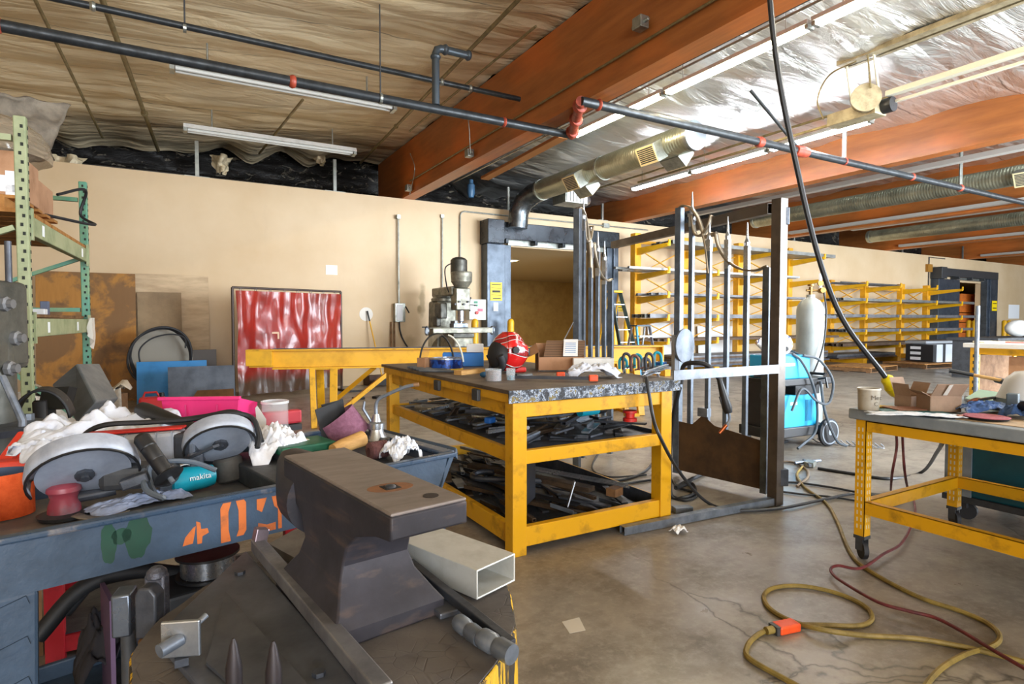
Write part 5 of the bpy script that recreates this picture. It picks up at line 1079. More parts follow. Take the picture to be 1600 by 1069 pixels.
# ================================================================== GATE LEAVES
FS = mt('#69737F', .35, .45, '#454E59', 7, .4, .7)
BRW = mt('#5E5349', .4, .4, '#463E37', 5, .4, .7)
FLAT = mt('#A89C88', .35, .85, '#7A6F60', 6, .4, .7)
def gate(name, label, T_, S_, bars, sc, plate):
    t = thing(name, label, 'gate', T_); d = (S_-T_); W_ = d.length; d.normalize(); nrm = V((d.y, -d.x, 0))
    for f, h, w, wht in bars:
        c = T_+d*(W_*f); z0 = .12 if 0 < f < 1 else .03
        b = mk('stile' if f in (0, 1) else 'picket', MB().bar(c+ZU*z0, c+ZU*h, w, w, up=nrm), FS, t, bevel=.002)
        if wht: mk('polished_tip', MB().bar(c+ZU*(h-wht), c+ZU*(h+.002), w+.003, w+.003, up=nrm).lathe(c+ZU*h, [(w*.5, 0), (w*.62, .03), (w*.3, .06), (.004, .18), (0, .18)], 10), BSTEEL, b)
    h0, h1 = bars[0][1], bars[-1][1]
    def C(f, z, o=0): return T_+d*(W_*f)+ZU*z+nrm*o
    def flat(nm, pts):
        pts = smooth_pts(pts, 8); v = []; fc = []
        for p in pts: v += [p-nrm*.022, p+nrm*.022]
        for i in range(len(pts)-1): fc.append((2*i, 2*i+1, 2*i+3, 2*i+2))
        mk(nm, MB().add(v, fc), FLAT, t, smooth=180, solid=.014)
    flat('scroll', [C(0, h0), C(.06, h0+.012), C(.16, h0-.03), C(.26, h0-.16), C(.33, h0-.34), C(.36, h0-.5), C(.37, h0-.56)])
    flat('scroll', [C(.44, h0-.24), C(.48, h0-.36), C(.58, h0-.47), C(.72, h0-.54), C(.88, h0-.56), C(1.0, h1+.01)])
    flat('scroll', [C(.16, h0-.08), C(.19, h0-.22), C(.26, h0-.25), C(.34, h0-.2), C(.39, h0-.1)])
    mk('bar_tie', MB().bar(C(.3, h0-.27), C(.45, h0-.25), .02, .03), FLAT, t)
    if plate:
        poly = [C(.02, .06, .02), C(.98, .06, .02), C(.98, .42, .02), C(.62, .46, .02), C(.47, .475, .02), C(.42, .5, .02), C(.37, .53, .02), C(.31, .535, .02), C(.26, .5, .02), C(.2, .46, .02), C(.02, .47, .02)]
        mk('rusty_plate', MB().prism(poly, nrm*-.006), mt('#63492F', .6, .3, '#443222', 4, .35, .65, .15, 40), t); mk('plate_bracket', MB().box(C(.33, .57, .0), (.09, .06, .07), rz=math.atan2(d.y, d.x)), STEEL, t, bevel=.004)
    else: mk('bottom_rail', MB().bar(C(0, .3), C(1, .3), .04), FS, t)
    return C
Tg = g(1058, 744); Sg = g(1194, 777); dT, dS = (Tg-EYE).dot(FWD), (Sg-EYE).dot(FWD)
def zat(px, y, f): d_ = 1/((1-f)/dT+f/dS); return aD(px, y, d_).z
def fof(px): 
    lo, hi = 0., 1.
    for _ in range(40):
        m_ = (lo+hi)/2; q = Tg+(Sg-Tg)*m_; r = q-EYE; x = CX+F_PX*r.dot(RGT)/(r.dot(FP))
        if x < px: lo = m_
        else: hi = m_
    return lo
bars = []
for px, y, w, wh in ((1057, 325, .055, 0), (1077, 335, .036, .1), (1104, 375, .034, .09), (1132, 375, .034, .22), (1162, 385, .034, .22), (1194, 418, .05, 0)):
    f = 0 if px < 1060 else (1 if px > 1190 else fof(px)); d_ = (Tg+(Sg-Tg)*f-EYE).dot(FWD); bars.append((f, aD(px, y, d_).z, w, wh))
CB = gate('gate_leaf', 'unfinished wrought gate leaf with rusty bottom plate at right', Tg, Sg, bars, 1, True)
TA = DL(4.95, (902-CX)/F_PX*4.95); SA = DL(5.62, (954-CX)/F_PX*5.62)
gate('gate_leaf', 'unfinished wrought gate leaf standing behind the welding table', TA, SA, [(f, h, w, wh) for f, h, w, wh in bars], 1, False)
# mild steel jig frame holding the right leaf
J = g(1211, 789); t = thing('gate_jig', 'tall brown steel post frame with floor tube and long top bar', 'frame', J)
hJ = aD(1211, 311, (J-EYE).dot(FWD)).z
mk('tall_post', MB().rtube(J+ZU*.005, J+ZU*hJ, .075, .075, .004, up=V((1, 0, 0))), BRW, t)
e = g(972, 836); e.z = .028; mk('floor_tube', MB().rtube(J+ZU*.033-X*.04, e, .05, .05, .004), STEEL, t)
m0 = aD(1209, 577, (J-EYE).dot(FWD)-.1); m1 = V((J.x-1.05, m0.y, m0.z)); mk('cross_bar', MB().bar(m0+X*.05, m1, .012, .06), mt('#878C94', .4, .4, '#666C75', 8, .4, .7), t)
tb = aD(958, 383, 6.8); ta = aD(1205, 326, (J-EYE).dot(FWD)+.08); mk('top_bar', MB().rtube(ta, tb, .06, .075, .004), BRW, t)
mk('hinge_block', MB().box(J+ZU*(hJ-.12)+RGT*.045, (.03, .05, .12), rz=-YAW), STEEL, t, bevel=.005); mk('hinge_block', MB().box(J+ZU*.2+RGT*.05, (.06, .06, .12), rz=-YAW), DSTEEL, t, bevel=.005)
c = aD(1063, 540, 4.55); item('round_blade_guard', 'shiny round steel disc plate clamped to the left gate stile', 'disc', MB().lathe(c, [(0, 0), (.1, .004), (.13, .03), (.13, .045), (0, .045)], 28, -FWD+RGT*.9).box(c-RGT*.04-ZU*.06, (.03, .1, .28), rz=-YAW), STEEL, smooth=30)
# mig gun draped on the cross bar
G0 = m1+X*.25; q = lambda px, py, d: aD(px, py, d)
t = thing('welding_gun', 'black welding gun with copper nozzle draped over the cross bar', 'welding gun', aD(1120, 620, 4.0))
mk('gun_cable', MB().tube(smooth_pts([q(1064, 600, 4.1), q(1068, 572, 4.08), q(1085, 567, 4.0), q(1105, 571, 3.96), q(1122, 590, 3.95), q(1130, 615, 3.95)], 8), .016, 10), CABLE, t, smooth=True)
mk('handle', MB().tube([q(1124, 592, 3.95), q(1130, 615, 3.95), q(1136, 637, 3.95), q(1138, 645, 3.95)], [.018, .026, .034, .026], 12), BLK, t, smooth=True); mk('trigger', MB().bar(q(1125, 620, 3.95), q(1130, 636, 3.95), .02, .012), BLKR, t)
mk('gooseneck', MB().tube(smooth_pts([q(1139, 645, 3.95), q(1140, 655, 3.95), q(1135, 665, 3.95)], 5), .009, 8), STEEL, t, smooth=True); mk('copper_nozzle', MB().tube([q(1135, 664, 3.95), q(1124, 677, 3.95)], [.013, .011], 12), mt('#A5562E', .35, .8), t, smooth=True)
cable('gun_lead', [q(1062, 606, 4.1), q(1054, 640, 4.2), q(1048, 690, 4.35), g(1048, 772, .03), g(1068, 778, .02), g(1085, 770, .02), g(1080, 756, .02), g(1056, 762, .05), g(1100, 740, .02), g(1190, 700, .02), g(1230, 690, .02)], .016, CABLE, 'thick black welding lead coiled on the floor below the gate', 'cable')
# ================================================================== WELDER WITH GAS CYLINDER
W0 = aD(1218, 690, 6.15); W0.z = 0; wa = (RGT*.9+FWD*.43).normalized(); wn = V((wa.y, -wa.x, 0)); WR = Matrix((wa, -wn, ZU)).transposed()
def Wp(a, b, zz): return W0+wa*a+wn*b+ZU*zz          # b towards the viewer
t = thing('welder', 'blue wheeled welding machine on its cylinder cart', 'welder', W0)
mk('cart_base', MB().box(Wp(.06, 0, .17), (.85, .42, .1), R=WR), BLK, t, bevel=.01)
mk('lower_body', MB().box(Wp(.02, 0, .38), (.62, .36, .34), R=WR), WELDB, t, bevel=.012); mk('front_panel', MB().box(Wp(-.3, 0, .44), (.03, .37, .46), R=WR), BLK, t, bevel=.008)
mk('middle_tray', MB().box(Wp(.1, 0, .68), (.82, .44, .07), R=WR), BLK, t, bevel=.01); mk('tray_recess', MB().box(Wp(.16, .14, .6), (.36, .12, .1), R=WR), BLKR, t)
mk('wire_feeder', MB().box(Wp(-.02, 0, .83), (.5, .34, .24), R=WR), WELDB, t, bevel=.012)
k = MB()
for i in range(5): k.box(Wp(.16+.02*i, .182, .38), (.006, .003, .22), R=WR)
mk('vent_slots', k, mt('#156A94', .5), t); mk('white_logo', MB().box(Wp(-.08, .1715, .86), (.16, .003, .03), R=WR), PAPER, t); mk('white_logo', MB().box(Wp(-.02, .1815, .46), (.1, .003, .03), R=WR), PAPER, t)
for a, r, w_ in ((.42, .145, .05), ):
    for b in (-.25, .25):
        wh = mk('rear_wheel', MB().lathe(Wp(a, b-.025, r), [(.03, 0), (r-.02, 0), (r, .012), (r, .04), (r-.02, .05), (.03, .05)], 28, wn), RUBB, t, smooth=30)
        k = MB().lathe(Wp(a, b-.028, r), [(0, .0), (.03, 0), (.03, .056), (0, .056)], 16, wn).ring(Wp(a, b-.028, r), r-.02, r-.035, .056, 28, wn)
        for i in range(5): th = 2*PI*i/5+.3; k.bar(Wp(a, b, r)+(wa*math.cos(th)+ZU*math.sin(th))*.02, Wp(a, b, r)+(wa*math.cos(th)+ZU*math.sin(th))*(r-.025), .052, .025, up=wn)
        mk('hub', k, mt('#8E96A0', .4, .4), wh)
for b in (-.17, .17): mk('front_caster', MB().lathe(Wp(-.3, b-.02, .06), [(0, 0), (.06, 0), (.06, .04), (0, .04)], 16, wn).box(Wp(-.3, b, .11), (.05, .06, .06), R=WR), DGREY, t)
mk('drive_knob', MB().ball(Wp(-.32, .1, .72), (.04, .04, .06), 12, 8), STEEL, t, smooth=True); mk('socket_cluster', MB().box(Wp(-.33, .05, .78), (.05, .16, .1), R=WR).cyl(Wp(-.34, .1, .55), Wp(-.37, .1, .55), .04), DSTEEL, t)
mk('cable_hook', MB().tube([Wp(.3, .2, .7), Wp(.3, .3, .72), Wp(.3, .32, .62)], .012, 8), BLK, t, smooth=True); mk('rear_handle', MB().tube([Wp(.45, -.15, .7), Wp(.56, -.1, .73), Wp(.58, .1, .73), Wp(.45, .15, .7)], .016, 8), BLK, t, smooth=True)
CP = aD(1263, 660, 6.75); CP.z = .135
mk('cylinder_platform', MB().box(V((CP.x, CP.y, .12)), (.36, .36, .02), R=WR), BLK, t)
def loop(nm, pts, r, lb): cable(nm, [Wp(*p_) for p_ in pts], r, mt('#4A525A', .5), lb, 'cable')
loop('welder_lead', [(-.05, .18, .97), (.05, .2, .9), (.12, .26, .72), (.2, .27, .5), (.22, .27, .3), (.18, .27, .15), (.02, .27, .06), (-.1, .3, .03)], .013, 'grey lead hanging across the welder side to the floor')
loop('welder_lead', [(.1, .19, .95), (.3, .22, .9), (.4, .3, .7), (.38, .3, .5), (.3, .3, .45), (.15, .3, .5), (.0, .26, .62), (-.12, .24, .4)], .013, 'looped grey lead across the middle of the welder')
loop('welder_lead', [(.3, .24, .68), (.31, .28, .4), (.36, .32, .2), (.42, .36, .06), (.5, .4, .02)], .014, 'grey lead dropping beside the rear wheel of the welder')
loop('gas_hose', [(.02, .0, .97), (.12, -.02, 1.05), (.26, -.12, 1.0), (.32, .05, .9), (.34, .06, .76)], .01, 'thin hose arching over the top of the welder')
t = thing('gas_cylinder', 'tall pale grey gas cylinder with brass regulator behind the welder', 'gas cylinder', CP); r = .145; zs = aD(1263, 484, 6.75).z-.135
t_ = NT('mat_cylinder'); t_.set(col=t_.mix(t_.ramp(t_.noise(t_.map((1, 1, .4)), 5, 5), [(.45, 0.), (.75, 1.)]), '#A3ABAB', '#838B89'), r=.4)
mk('tank', MB().lathe(CP, [(0, 0), (r-.02, 0), (r, .02), (r, zs), (r*.92, zs+.05), (r*.7, zs+.1), (r*.4, zs+.13), (.045, zs+.14), (.045, zs+.17), (0, zs+.17)], 32), t_.m, t, smooth=40)
mk('valve', MB().cyl(CP+ZU*(zs+.17), CP+ZU*(zs+.26), .02).cyl(CP+ZU*(zs+.22)-RGT*.05, CP+ZU*(zs+.22)+RGT*.12, .013).cyl(CP+ZU*(zs+.27), CP+ZU*(zs+.29), .035), mt('#8A6A3A', .4, .7), t, smooth=30)
mk('regulator', MB().lathe(CP+ZU*(zs+.22)+RGT*.12-FWD*.05, [(0, 0), (.03, 0), (.035, .04), (.03, .08), (0, .08)], 16, FWD).lathe(CP+ZU*(zs+.3)+RGT*.1-FWD*.03, [(0, 0), (.03, 0), (.03, .025), (0, .025)], 16, FWD), mt('#A07A3A', .35, .7), t, smooth=30)
mk('flow_meter', MB().cyl(CP+ZU*(zs+.24)+RGT*.11, CP+ZU*(zs+.42)+RGT*.11, .018), glassm('#F4F4F4', .1, .7), t, smooth=30)
mk('regulator_hose', MB().tube(smooth_pts([CP+ZU*(zs+.2)+RGT*.13-FWD*.04, CP+ZU*(zs-.05)+RGT*.11-FWD*.14, CP+ZU*(zs-.4)+RGT*.06-FWD*.18, CP+ZU*(zs-.7)-RGT*.05-FWD*.2, CP+ZU*(zs-.8)-RGT*.16-FWD*.22], 6), .01, 8), CABLE, t, smooth=True)
# second helmet on the welder
c = Wp(-.1, .0, 1.06); t = thing('welding_helmet', 'white welding helmet with blue yellow and red graphics on the welder', 'welding helmet', c-ZU*.1)
t_ = NT('mat_helmet_graphic2'); n = t_.noise(t_.map(1), 11, 2, .5, 1.6); cc = t_.ramp(n, [(0, '#20407E'), (.4, '#20407E'), (.43, '#F1F2F4'), (.55, '#F1F2F4'), (.57, '#E2A41C'), (.62, '#F1F2F4'), (.66, '#B5232A'), (.72, '#20407E')], 'CONSTANT'); t_.set(col=cc, r=.2, coat=.5)
mk('shell', MB().ball(c+RGT*.06, (.13, .12, .12), 24, 14), t_.m, t, smooth=True); mk('chin', MB().lathe(c-RGT*.02, [(.1, 0), (.09, .08), (.05, .15), (.02, .2), (0, .2)], 20, -RGT-FWD*.3+ZU*.1), t_.m, t, smooth=True); mk('ear_knob', MB().cyl(c+RGT*.06-FWD*.11-ZU*.04, c+RGT*.06-FWD*.14-ZU*.04, .025), DGREY, t, smooth=30)
mk('lens_window', MB().box(c-RGT*.1-FWD*.05+ZU*.0, (.05, .05, .05), rz=-YAW), BLK, t, bevel=.006)
# ================================================================== RIGHT PACKING TABLE
L1 = g(1346, 872); T2 = .825; t = thing('packing_table', 'yellow perforated-leg worktable on casters with grey top at right', 'worktable', L1); W2, D2 = 1.02, 2.3
GREYT = mt('#8A949C', .45, .1, '#6E7880', 4, .4, .7, .1, 50)
mk('table_top', MB().bb((L1.x-.05, L1.y-D2, T2-.058), (L1.x+W2+.05, L1.y+.06, T2)), GREYT, t, bevel=.008)
mk('worn_top_sheet', MB().bb((L1.x+.02, L1.y-D2+.02, T2+.0005), (L1.x+W2-.02, L1.y-.42, T2+.003)), mt('#B59A78', .7, 0, '#8C7658', 5, .4, .7), t)
def pleg(x, y):
    l = mk('leg', MB().bb((x-.028, y-.028, .13), (x+.028, y-.023, T2-.06)).bb((x-.028, y-.028, .13), (x-.023, y+.028, T2-.06)), YEL, t)
    k = MB(); z_ = .17
    while z_ < T2-.1:
        for o in (-.009, .012): k.bb((x-.0285, y+o-.003, z_), (x-.0225, y+o+.004, z_+.022)).bb((x+o-.003, y-.0285, z_), (x+o+.004, y-.0225, z_+.022))
        z_ += .038
    mk('slot_pattern', k, mt('#CFC9B0', .6), l)
    cs = mk('caster', MB().lathe(V((x-.012, y, .05)), [(0, 0), (.05, 0), (.05, .024), (0, .024)], 18, V((.8, -.6, 0))), RUBB, t, smooth=30); mk('caster_fork', MB().bb((x-.03, y-.03, .112), (x+.03, y+.03, .13)).bb((x-.028, y-.02, .05), (x-.023, y+.02, .112)).bb((x+.025, y-.02, .05), (x+.03, y+.02, .112)), DGREY, cs)
for x in (0, W2):
    for y in (0, -D2+.1): pleg(L1.x+x, L1.y+y)
for zz, h in ((T2-.09, .055), (.29, .07)):
    mk('side_rail', MB().bb((L1.x+.03, L1.y-.03, zz-h/2), (L1.x+W2-.03, L1.y-.024, zz+h/2)).bb((L1.x+.03, L1.y-.03, zz+h/2-.004), (L1.x+W2-.03, L1.y+.01, zz+h/2)), YEL, t)
    for x in (0, W2): mk('long_rail', MB().bb((L1.x+x-.03, L1.y-D2+.1, zz-h/2), (L1.x+x-.024, L1.y-.03, zz+h/2)).bb((L1.x+x-.03, L1.y-D2+.1, zz+h/2-.004), (L1.x+x+.01, L1.y-.03, zz+h/2)), YEL, t)
q = g(1492, 792); t = thing('teal_tool_chest', 'dark teal steel chest on casters beyond the packing table', 'tool chest', V((L1.x+W2+.35, L1.y-.1, 0)))
mk('chest_body', MB().bb((L1.x+W2+.18, L1.y-2.0, .16), (L1.x+W2+.9, L1.y+.12, .78)), mt('#12505C', .4, 0, '#0D3A44', 3, .4, .7), t, bevel=.01)
mk('base_frame', MB().bb((L1.x+W2+.16, L1.y-2.0, .12), (L1.x+W2+.92, L1.y+.14, .16)), DGREY, t)
for dy in (-1.9, .04):
    for dx in (.22, .84): mk('caster', MB().lathe(V((L1.x+W2+dx, L1.y+dy-.02, .055)), [(0, 0), (.055, 0), (.055, .035), (0, .035)], 16, V((1, .2, 0))).box(V((L1.x+W2+dx, L1.y+dy, .1)), (.06, .06, .04)), RUBB, t)
mk('grey_corner_plate', MB().bb((L1.x+W2+.165, L1.y-.02, .16), (L1.x+W2+.179, L1.y+.13, .5)), GREYT, t)
z2 = T2+.004
def P2(px, py): return g(px, py, z2)
c = P2(1357, 640); t = thing('marked_cup', 'stained clear plastic cup with handwritten marks at the table corner', 'cup', c); r = .053
mk('cup_wall', MB().lathe(c, [(r*.93, 0), (r, .11), (r*1.03, .112), (r*.97, .112), (r*.9, .005), (0, .005)], 28), mt('#A9A293', .4, 0, '#8C8270', 12, .45, .7), t, smooth=30)
mk('rim', MB().ring(c+ZU*.108, r*1.06, r*.97, .008), mt('#D8D4C8', .4), t, smooth=30)
fwd = -FWD; text('handwriting', 'Met', .034, c+fwd*(r*1.0)+ZU*.068+RGT*.008, RGT, ZU, mt('#6E675C', .7), t); text('handwriting', 'C', .03, c+fwd*(r*.98)+ZU*.035+RGT*.008, RGT, ZU, mt('#6E675C', .7), t)
def openbox(label, c, w, d, h, rz, m, flaps):
    t = thing('open_box', label, 'box', c); R = Matrix.Rotation(rz, 3, 'Z'); K = lambda x, y, zz: c+R@V((x, y, zz))
    for x in (-w/2, w/2): mk('side_wall', MB().box(K(x, 0, h/2+.003), (.004, d, h), R=R), m, t)
    for y in (-d/2, d/2): mk('side_wall', MB().box(K(0, y, h/2+.003), (w, .004, h), R=R), m, t)
    mk('box_floor', MB().box(K(0, 0, .003), (w, d, .004), R=R), CARDD, t)
    for (e, L_, a) in flaps:
        if e == 'f': mk('flap', MB().prism([K(-w/2, -d/2, h), K(w/2, -d/2, h), K(w/2*1.12, -d/2-L_*math.cos(a), h+L_*math.sin(a)), K(-w/2*.9, -d/2-L_*math.cos(a), h+L_*math.sin(a))], (0, .002, .003)), m, t)
        if e == 'b': mk('flap', MB().prism([K(-w/2, d/2, h), K(w/2, d/2, h), K(w/2, d/2+L_*math.cos(a), h+L_*math.sin(a)), K(-w/2, d/2+L_*math.cos(a), h+L_*math.sin(a))], (0, .002, .003)), m, t)
        if e == 'l': mk('flap', MB().prism([K(-w/2, -d/2, h), K(-w/2, d/2, h), K(-w/2-L_*math.cos(a), d/2, h+L_*math.sin(a)), K(-w/2-L_*math.cos(a), -d/2, h+L_*math.sin(a))], (0, .002, .003)), m, t)
        if e == 'r': mk('flap', MB().prism([K(w/2, -d/2, h), K(w/2, d/2, h), K(w/2+L_*math.cos(a), d/2, h+L_*math.sin(a)), K(w/2+L_*math.cos(a), -d/2, h+L_*math.sin(a))], (0, .002, .003)), m, t)
    return t, K
KB = mt('#A08672', .85, 0, '#86705E', 6, .4, .7)
bx, K = openbox('open cardboard box with taped front flap on the packing table', P2(1488, 646)+FWD*.1, .15, .12, .08, -YAW-.08, KB, [('f', .08, 1.0), ('l', .05, .5)])
mk('packing_tape', MB().prism([K(-.02, -.115, .145), K(.0, -.115, .148), K(-.005, -.075, .089), K(-.025, -.075, .089)], (0, -.0015, .001)), mt('#D6D3CC', .3), bx)
openbox('smaller open cardboard box with raised flaps by the yellow plug', P2(1447, 641)+FWD*.13, .095, .1, .06, -YAW+.25, KB, [('b', .1, 1.2), ('l', .07, 1.3), ('r', .08, 1.1)])
item('folder', 'dark teal folder lying under the boxes on the packing table', 'folder', MB().box(P2(1430, 645)+ZU*.002, (.3, .2, .004), rz=-.7), mt('#0F5A5C', .5))
rag('magazine_pages', 'curled white printed pages at the front of packing table', P2(1430, 650), .2, .045, .018, 5.1, -.8, mt('#D9DEE6', .6, 0, '#9FB4C4', 12, .55, .7), 24, cat='pages')
item('yellow_slip', 'small yellow slip of paper beside the handwritten cup', 'paper', MB().box(P2(1384, 636)+ZU*.002, (.09, .07, .003), rz=.3), mt('#C7A62E', .6)); item('brown_board', 'thin brown board lying under the smaller open box', 'board', MB().box(P2(1425, 640)+ZU*.007, (.24, .14, .004), rz=-.5), mt('#8A5A40', .7))
t = thing('sanding_disc', 'round pink sanding disc with black backing on packing table', 'sanding disc', P2(1541, 654)); c = P2(1541, 655)
mk('backing_pad', MB().lathe(c, [(0, 0), (.085, .002), (.092, .012), (0, .012)], 32), BLK, t, smooth=30); mk('abrasive_face', MB().lathe(c+ZU*.012, [(0, 0), (.092, 0), (.092, .003), (0, .003)], 32), mt('#B0606C', .85, 0, '#94505C', 60, .4, .7), t, smooth=30)
item('eraser_block', 'small pinkish block left of the round sanding disc', 'block', MB().box(P2(1504, 653)+ZU*.008, (.05, .02, .014), rz=-.5), mt('#B58474', .7), bevel=.003)
DEN = mt('#35558C', .9, 0, '#A9BCD6', 16, .52, .72, .4, 90)
rag('blue_cloth', 'crumpled blue and white cloth behind the sanding disc', P2(1535, 645), .13, .06, .06, 8.3, -.4, DEN, cat='cloth'); rag('dark_denim', 'dark blue rag heaped at the right edge of packing table', P2(1590, 652), .1, .07, .06, 2.2, .3, mt('#2A4A7A', .9, 0, '#16294A', 12, .45, .7, .4, 90))
item('green_sheet', 'pale green sheet lying tilted behind the blue cloth', 'sheet', MB().prism([P2(1508, 628)+ZU*.02, P2(1568, 644)+ZU*.02, P2(1587, 634)+ZU*.06, P2(1530, 622)+ZU*.05], (0, 0, .003)), mt('#A9CDBA', .5))
t = thing('hammer', 'long hammer with black grip and wooden shaft lying across the table', 'hammer', P2(1520, 600)); a, b = aD(1483, 579, 4.35), aD(1568, 595, 4.2)
mk('grip', MB().tube([a, a+(b-a)*.45], [.017, .014], 10), BLK, t, smooth=True); mk('wood_shaft', MB().tube([a+(b-a)*.45, b], [.012, .013], 10), WOOD, t, smooth=True); mk('head', MB().cyl(b-FWD*.05-ZU*.01, b+FWD*.06, .022), DSTEEL, t, smooth=30)
t = thing('white_basin', 'upturned white plastic basin at the right edge of packing table', 'basin', P2(1606, 640)); c = P2(1606, 640)+ZU*.05
mk('bowl', MB().lathe(c, [(.13, 0), (.135, .01), (.12, .05), (.1, .11), (.06, .15), (0, .16)], 28), mt('#D4D8DC', .35), t, smooth=40); mk('grey_lip', MB().ring(c-ZU*.05, .14, .125, .06), mt('#6E7A84', .4), t, smooth=30)
item('black_motor', 'dark cylindrical motor in front of the white basin', 'motor', MB().cyl(P2(1598, 655)+ZU*.05, P2(1598, 655)+RGT*.14+ZU*.05, .036, n=20), BLK, smooth=30); item('grey_bottle', 'short grey box left of the dark motor', 'box', MB().box(P2(1582, 645)+ZU*.05, (.05, .05, .1), rz=.2), mt('#5C6A74', .5), bevel=.006)
random.seed(9)
for k in range(9):
    c = P2(1512+8*k, 632+2*(k % 3))+ZU*(.012+.012*(k % 3)); item('strap', 'loose brown and orange strap piece in the clutter behind the open box', 'strap', MB().tube(smooth_pts([c, c+RGT*.05+FWD*random.uniform(-.04, .04)+ZU*.02, c+RGT*.1+FWD*random.uniform(-.05, .05)+ZU*.005], 5), .008, 6), (mt('#7A4A2E', .7), mt('#B8622E', .6), DGREY)[k % 3], 'straps behind the open box', smooth=True)
for k, c_ in enumerate((BSTEEL, mt('#C9BFA6', .6), YEL2)): item('small_part', ('shiny fitting in front of the hammer head', 'pale wood offcut beside the green sheet', 'yellow strip behind the pale green sheet')[k], 'part', MB().box(P2((1515, 1552, 1560)[k], (626, 628, 630)[k])+ZU*.015, ((.05, .04, .03), (.12, .03, .02), (.16, .03, .015))[k], rz=.3*k), c_, bevel=.003)
for k, (px, rr) in enumerate(((1400, HOSE_R), (1410, HOSE_R))):
    cable('hanging_hose', [aD(px, 672, 3.75), aD(px+1, 700, 3.72), aD(px-6+10*k, 740, 3.7), g((1392, 1420)[k], (766, 772)[k], .015)], .008, rr, ('dark hose hanging under the packing table, left of two', 'dark red hose hanging under the packing table, right of two')[k], 'hose')
# ================================================================== BLUE TOOL CART
ce = (FWD*.682+RGT*.731); cn = (FWD*.731-RGT*.682)          # along the cart, and away from the viewer
CR = Matrix((ce, cn, ZU)).transposed()
def Ct(a, b, z): q = ce*a+cn*b; return V((q.x, q.y, z))
A0, A1, B0, B1, RZ, FZ = -.02, 1.2, 1.65, 2.36, .84, .745
t = thing('utility_cart', 'blue-grey plastic utility cart heaped with tools, orange number on its lip', 'utility cart', Ct((A0+A1)/2, (B0+B1)/2, 0))
mk('tray_floor', MB().box(Ct((A0+A1)/2, (B0+B1)/2, FZ-.012), (A1-A0-.03, B1-B0-.03, .02), R=CR), mt('#5E5F62', .6, 0, '#8A7F72', 9, .45, .7), t)
lip = .135
mk('front_lip', MB().prism([Ct(A0, B0, RZ-lip), Ct(A1+.0, B0, RZ-lip), Ct(A1+.03, B0, RZ-.015), Ct(A0-.02, B0, RZ-.015)], cn*.02), CARTB, t)
mk('back_lip', MB().prism([Ct(A0, B1-.02, RZ-lip), Ct(A1, B1-.02, RZ-lip), Ct(A1+.03, B1-.02, RZ-.015), Ct(A0-.02, B1-.02, RZ-.015)], cn*.02), CARTB, t)
mk('end_lip', MB().prism([Ct(A1-.02, B0, RZ-lip), Ct(A1-.02, B1, RZ-lip), Ct(A1+.04, B1, RZ-.015), Ct(A1+.04, B0, RZ-.015)], ce*.02), CARTB, t); mk('end_lip', MB().prism([Ct(A0, B0, RZ-lip), Ct(A0, B1, RZ-lip), Ct(A0-.02, B1, RZ-.015), Ct(A0-.02, B0, RZ-.015)], ce*.02), CARTB, t)
RIMM = mt('#33465C', .3, 0, '#9A8F86', 12, .55, .75, .1, 60)
k = MB(); w = .032
k.bar(Ct(A0-.03, B0, RZ-.008), Ct(A1+.06, B0, RZ-.008), w, .016).bar(Ct(A0-.03, B1, RZ-.008), Ct(A1+.06, B1, RZ-.008), w, .016).bar(Ct(A1+.05, B0+.016, RZ-.008), Ct(A1+.05, B1-.016, RZ-.008), .05, .016).bar(Ct(A0-.02, B0+.016, RZ-.008), Ct(A0-.02, B1-.016, RZ-.008), w, .016)
mk('rolled_rim', k, RIMM, t, bevel=.005)
mk('end_handle', MB().prism([Ct(A1+.07, B0-.01, RZ-.03), Ct(A1+.07, B1, RZ-.03), Ct(A1+.1, B1-.05, RZ-.005), Ct(A1+.1, B0+.03, RZ-.005)], ZU*.012-ce*.01), CARTB, t, bevel=.005)
for a, b in ((A0+.06, B0+.045), (A0+.06, B1-.045), (A1-.04, B0+.045), (A1-.04, B1-.045)):
    l = mk('corner_leg', MB().prism([Ct(a-.07, b-.04, .15), Ct(a+.06, b-.04, .15), Ct(a+.07, b-.04, RZ-lip), Ct(a-.08, b-.04, RZ-lip)], cn*.08), CARTB, t, bevel=.008)
    k = MB()
    for z in range(5): k.bar(Ct(a-.05, b-.042, .3+.09*z), Ct(a+.05, b-.042, .33+.09*z), .006, .02)
    mk('rib_pattern', k, CARTB, l)
    mk('caster', MB().lathe(Ct(a, b-.015, .05), [(0, 0), (.05, 0), (.05, .03), (0, .03)], 18, cn).box(Ct(a, b, .115), (.07, .07, .03), R=CR), RUBB, t, smooth=30)
mk('bottom_tray', MB().box(Ct((A0+A1)/2, (B0+B1)/2, .145), (A1-A0, B1-B0, .03), R=CR).bar(Ct(A0, B0+.01, .18), Ct(A1, B0+.01, .18), .02, .06).bar(Ct(A0, B1-.01, .18), Ct(A1, B1-.01, .18), .02, .06).bar(Ct(A0, B0, .18), Ct(A0, B1, .18), .02, .06).bar(Ct(A1, B0, .18), Ct(A1, B1, .18), .02, .06), CARTB, t, bevel=.006)
def aB(px, py, b=B0-.0005):      # photo point on the cart's front lip
    r = ray(px, py); return EYE+r*((b-EYE.dot(cn))/r.dot(cn))
STEN = mt('#C4662A', .75, 0, '#9A5630', 30, .5, .7); SPR = mt('#0B3224', .6, 0, '#114030', 9, .4, .7)
def sten(px, py, polys, w, h):
    c = aB(px, py, B0-.0008); k = MB()
    for po in polys: k.prism([c+ce*(x*w)+ZU*(y*h) for x, y in po], cn*-.0006)
    mk('stencil_number', k, STEN, t)
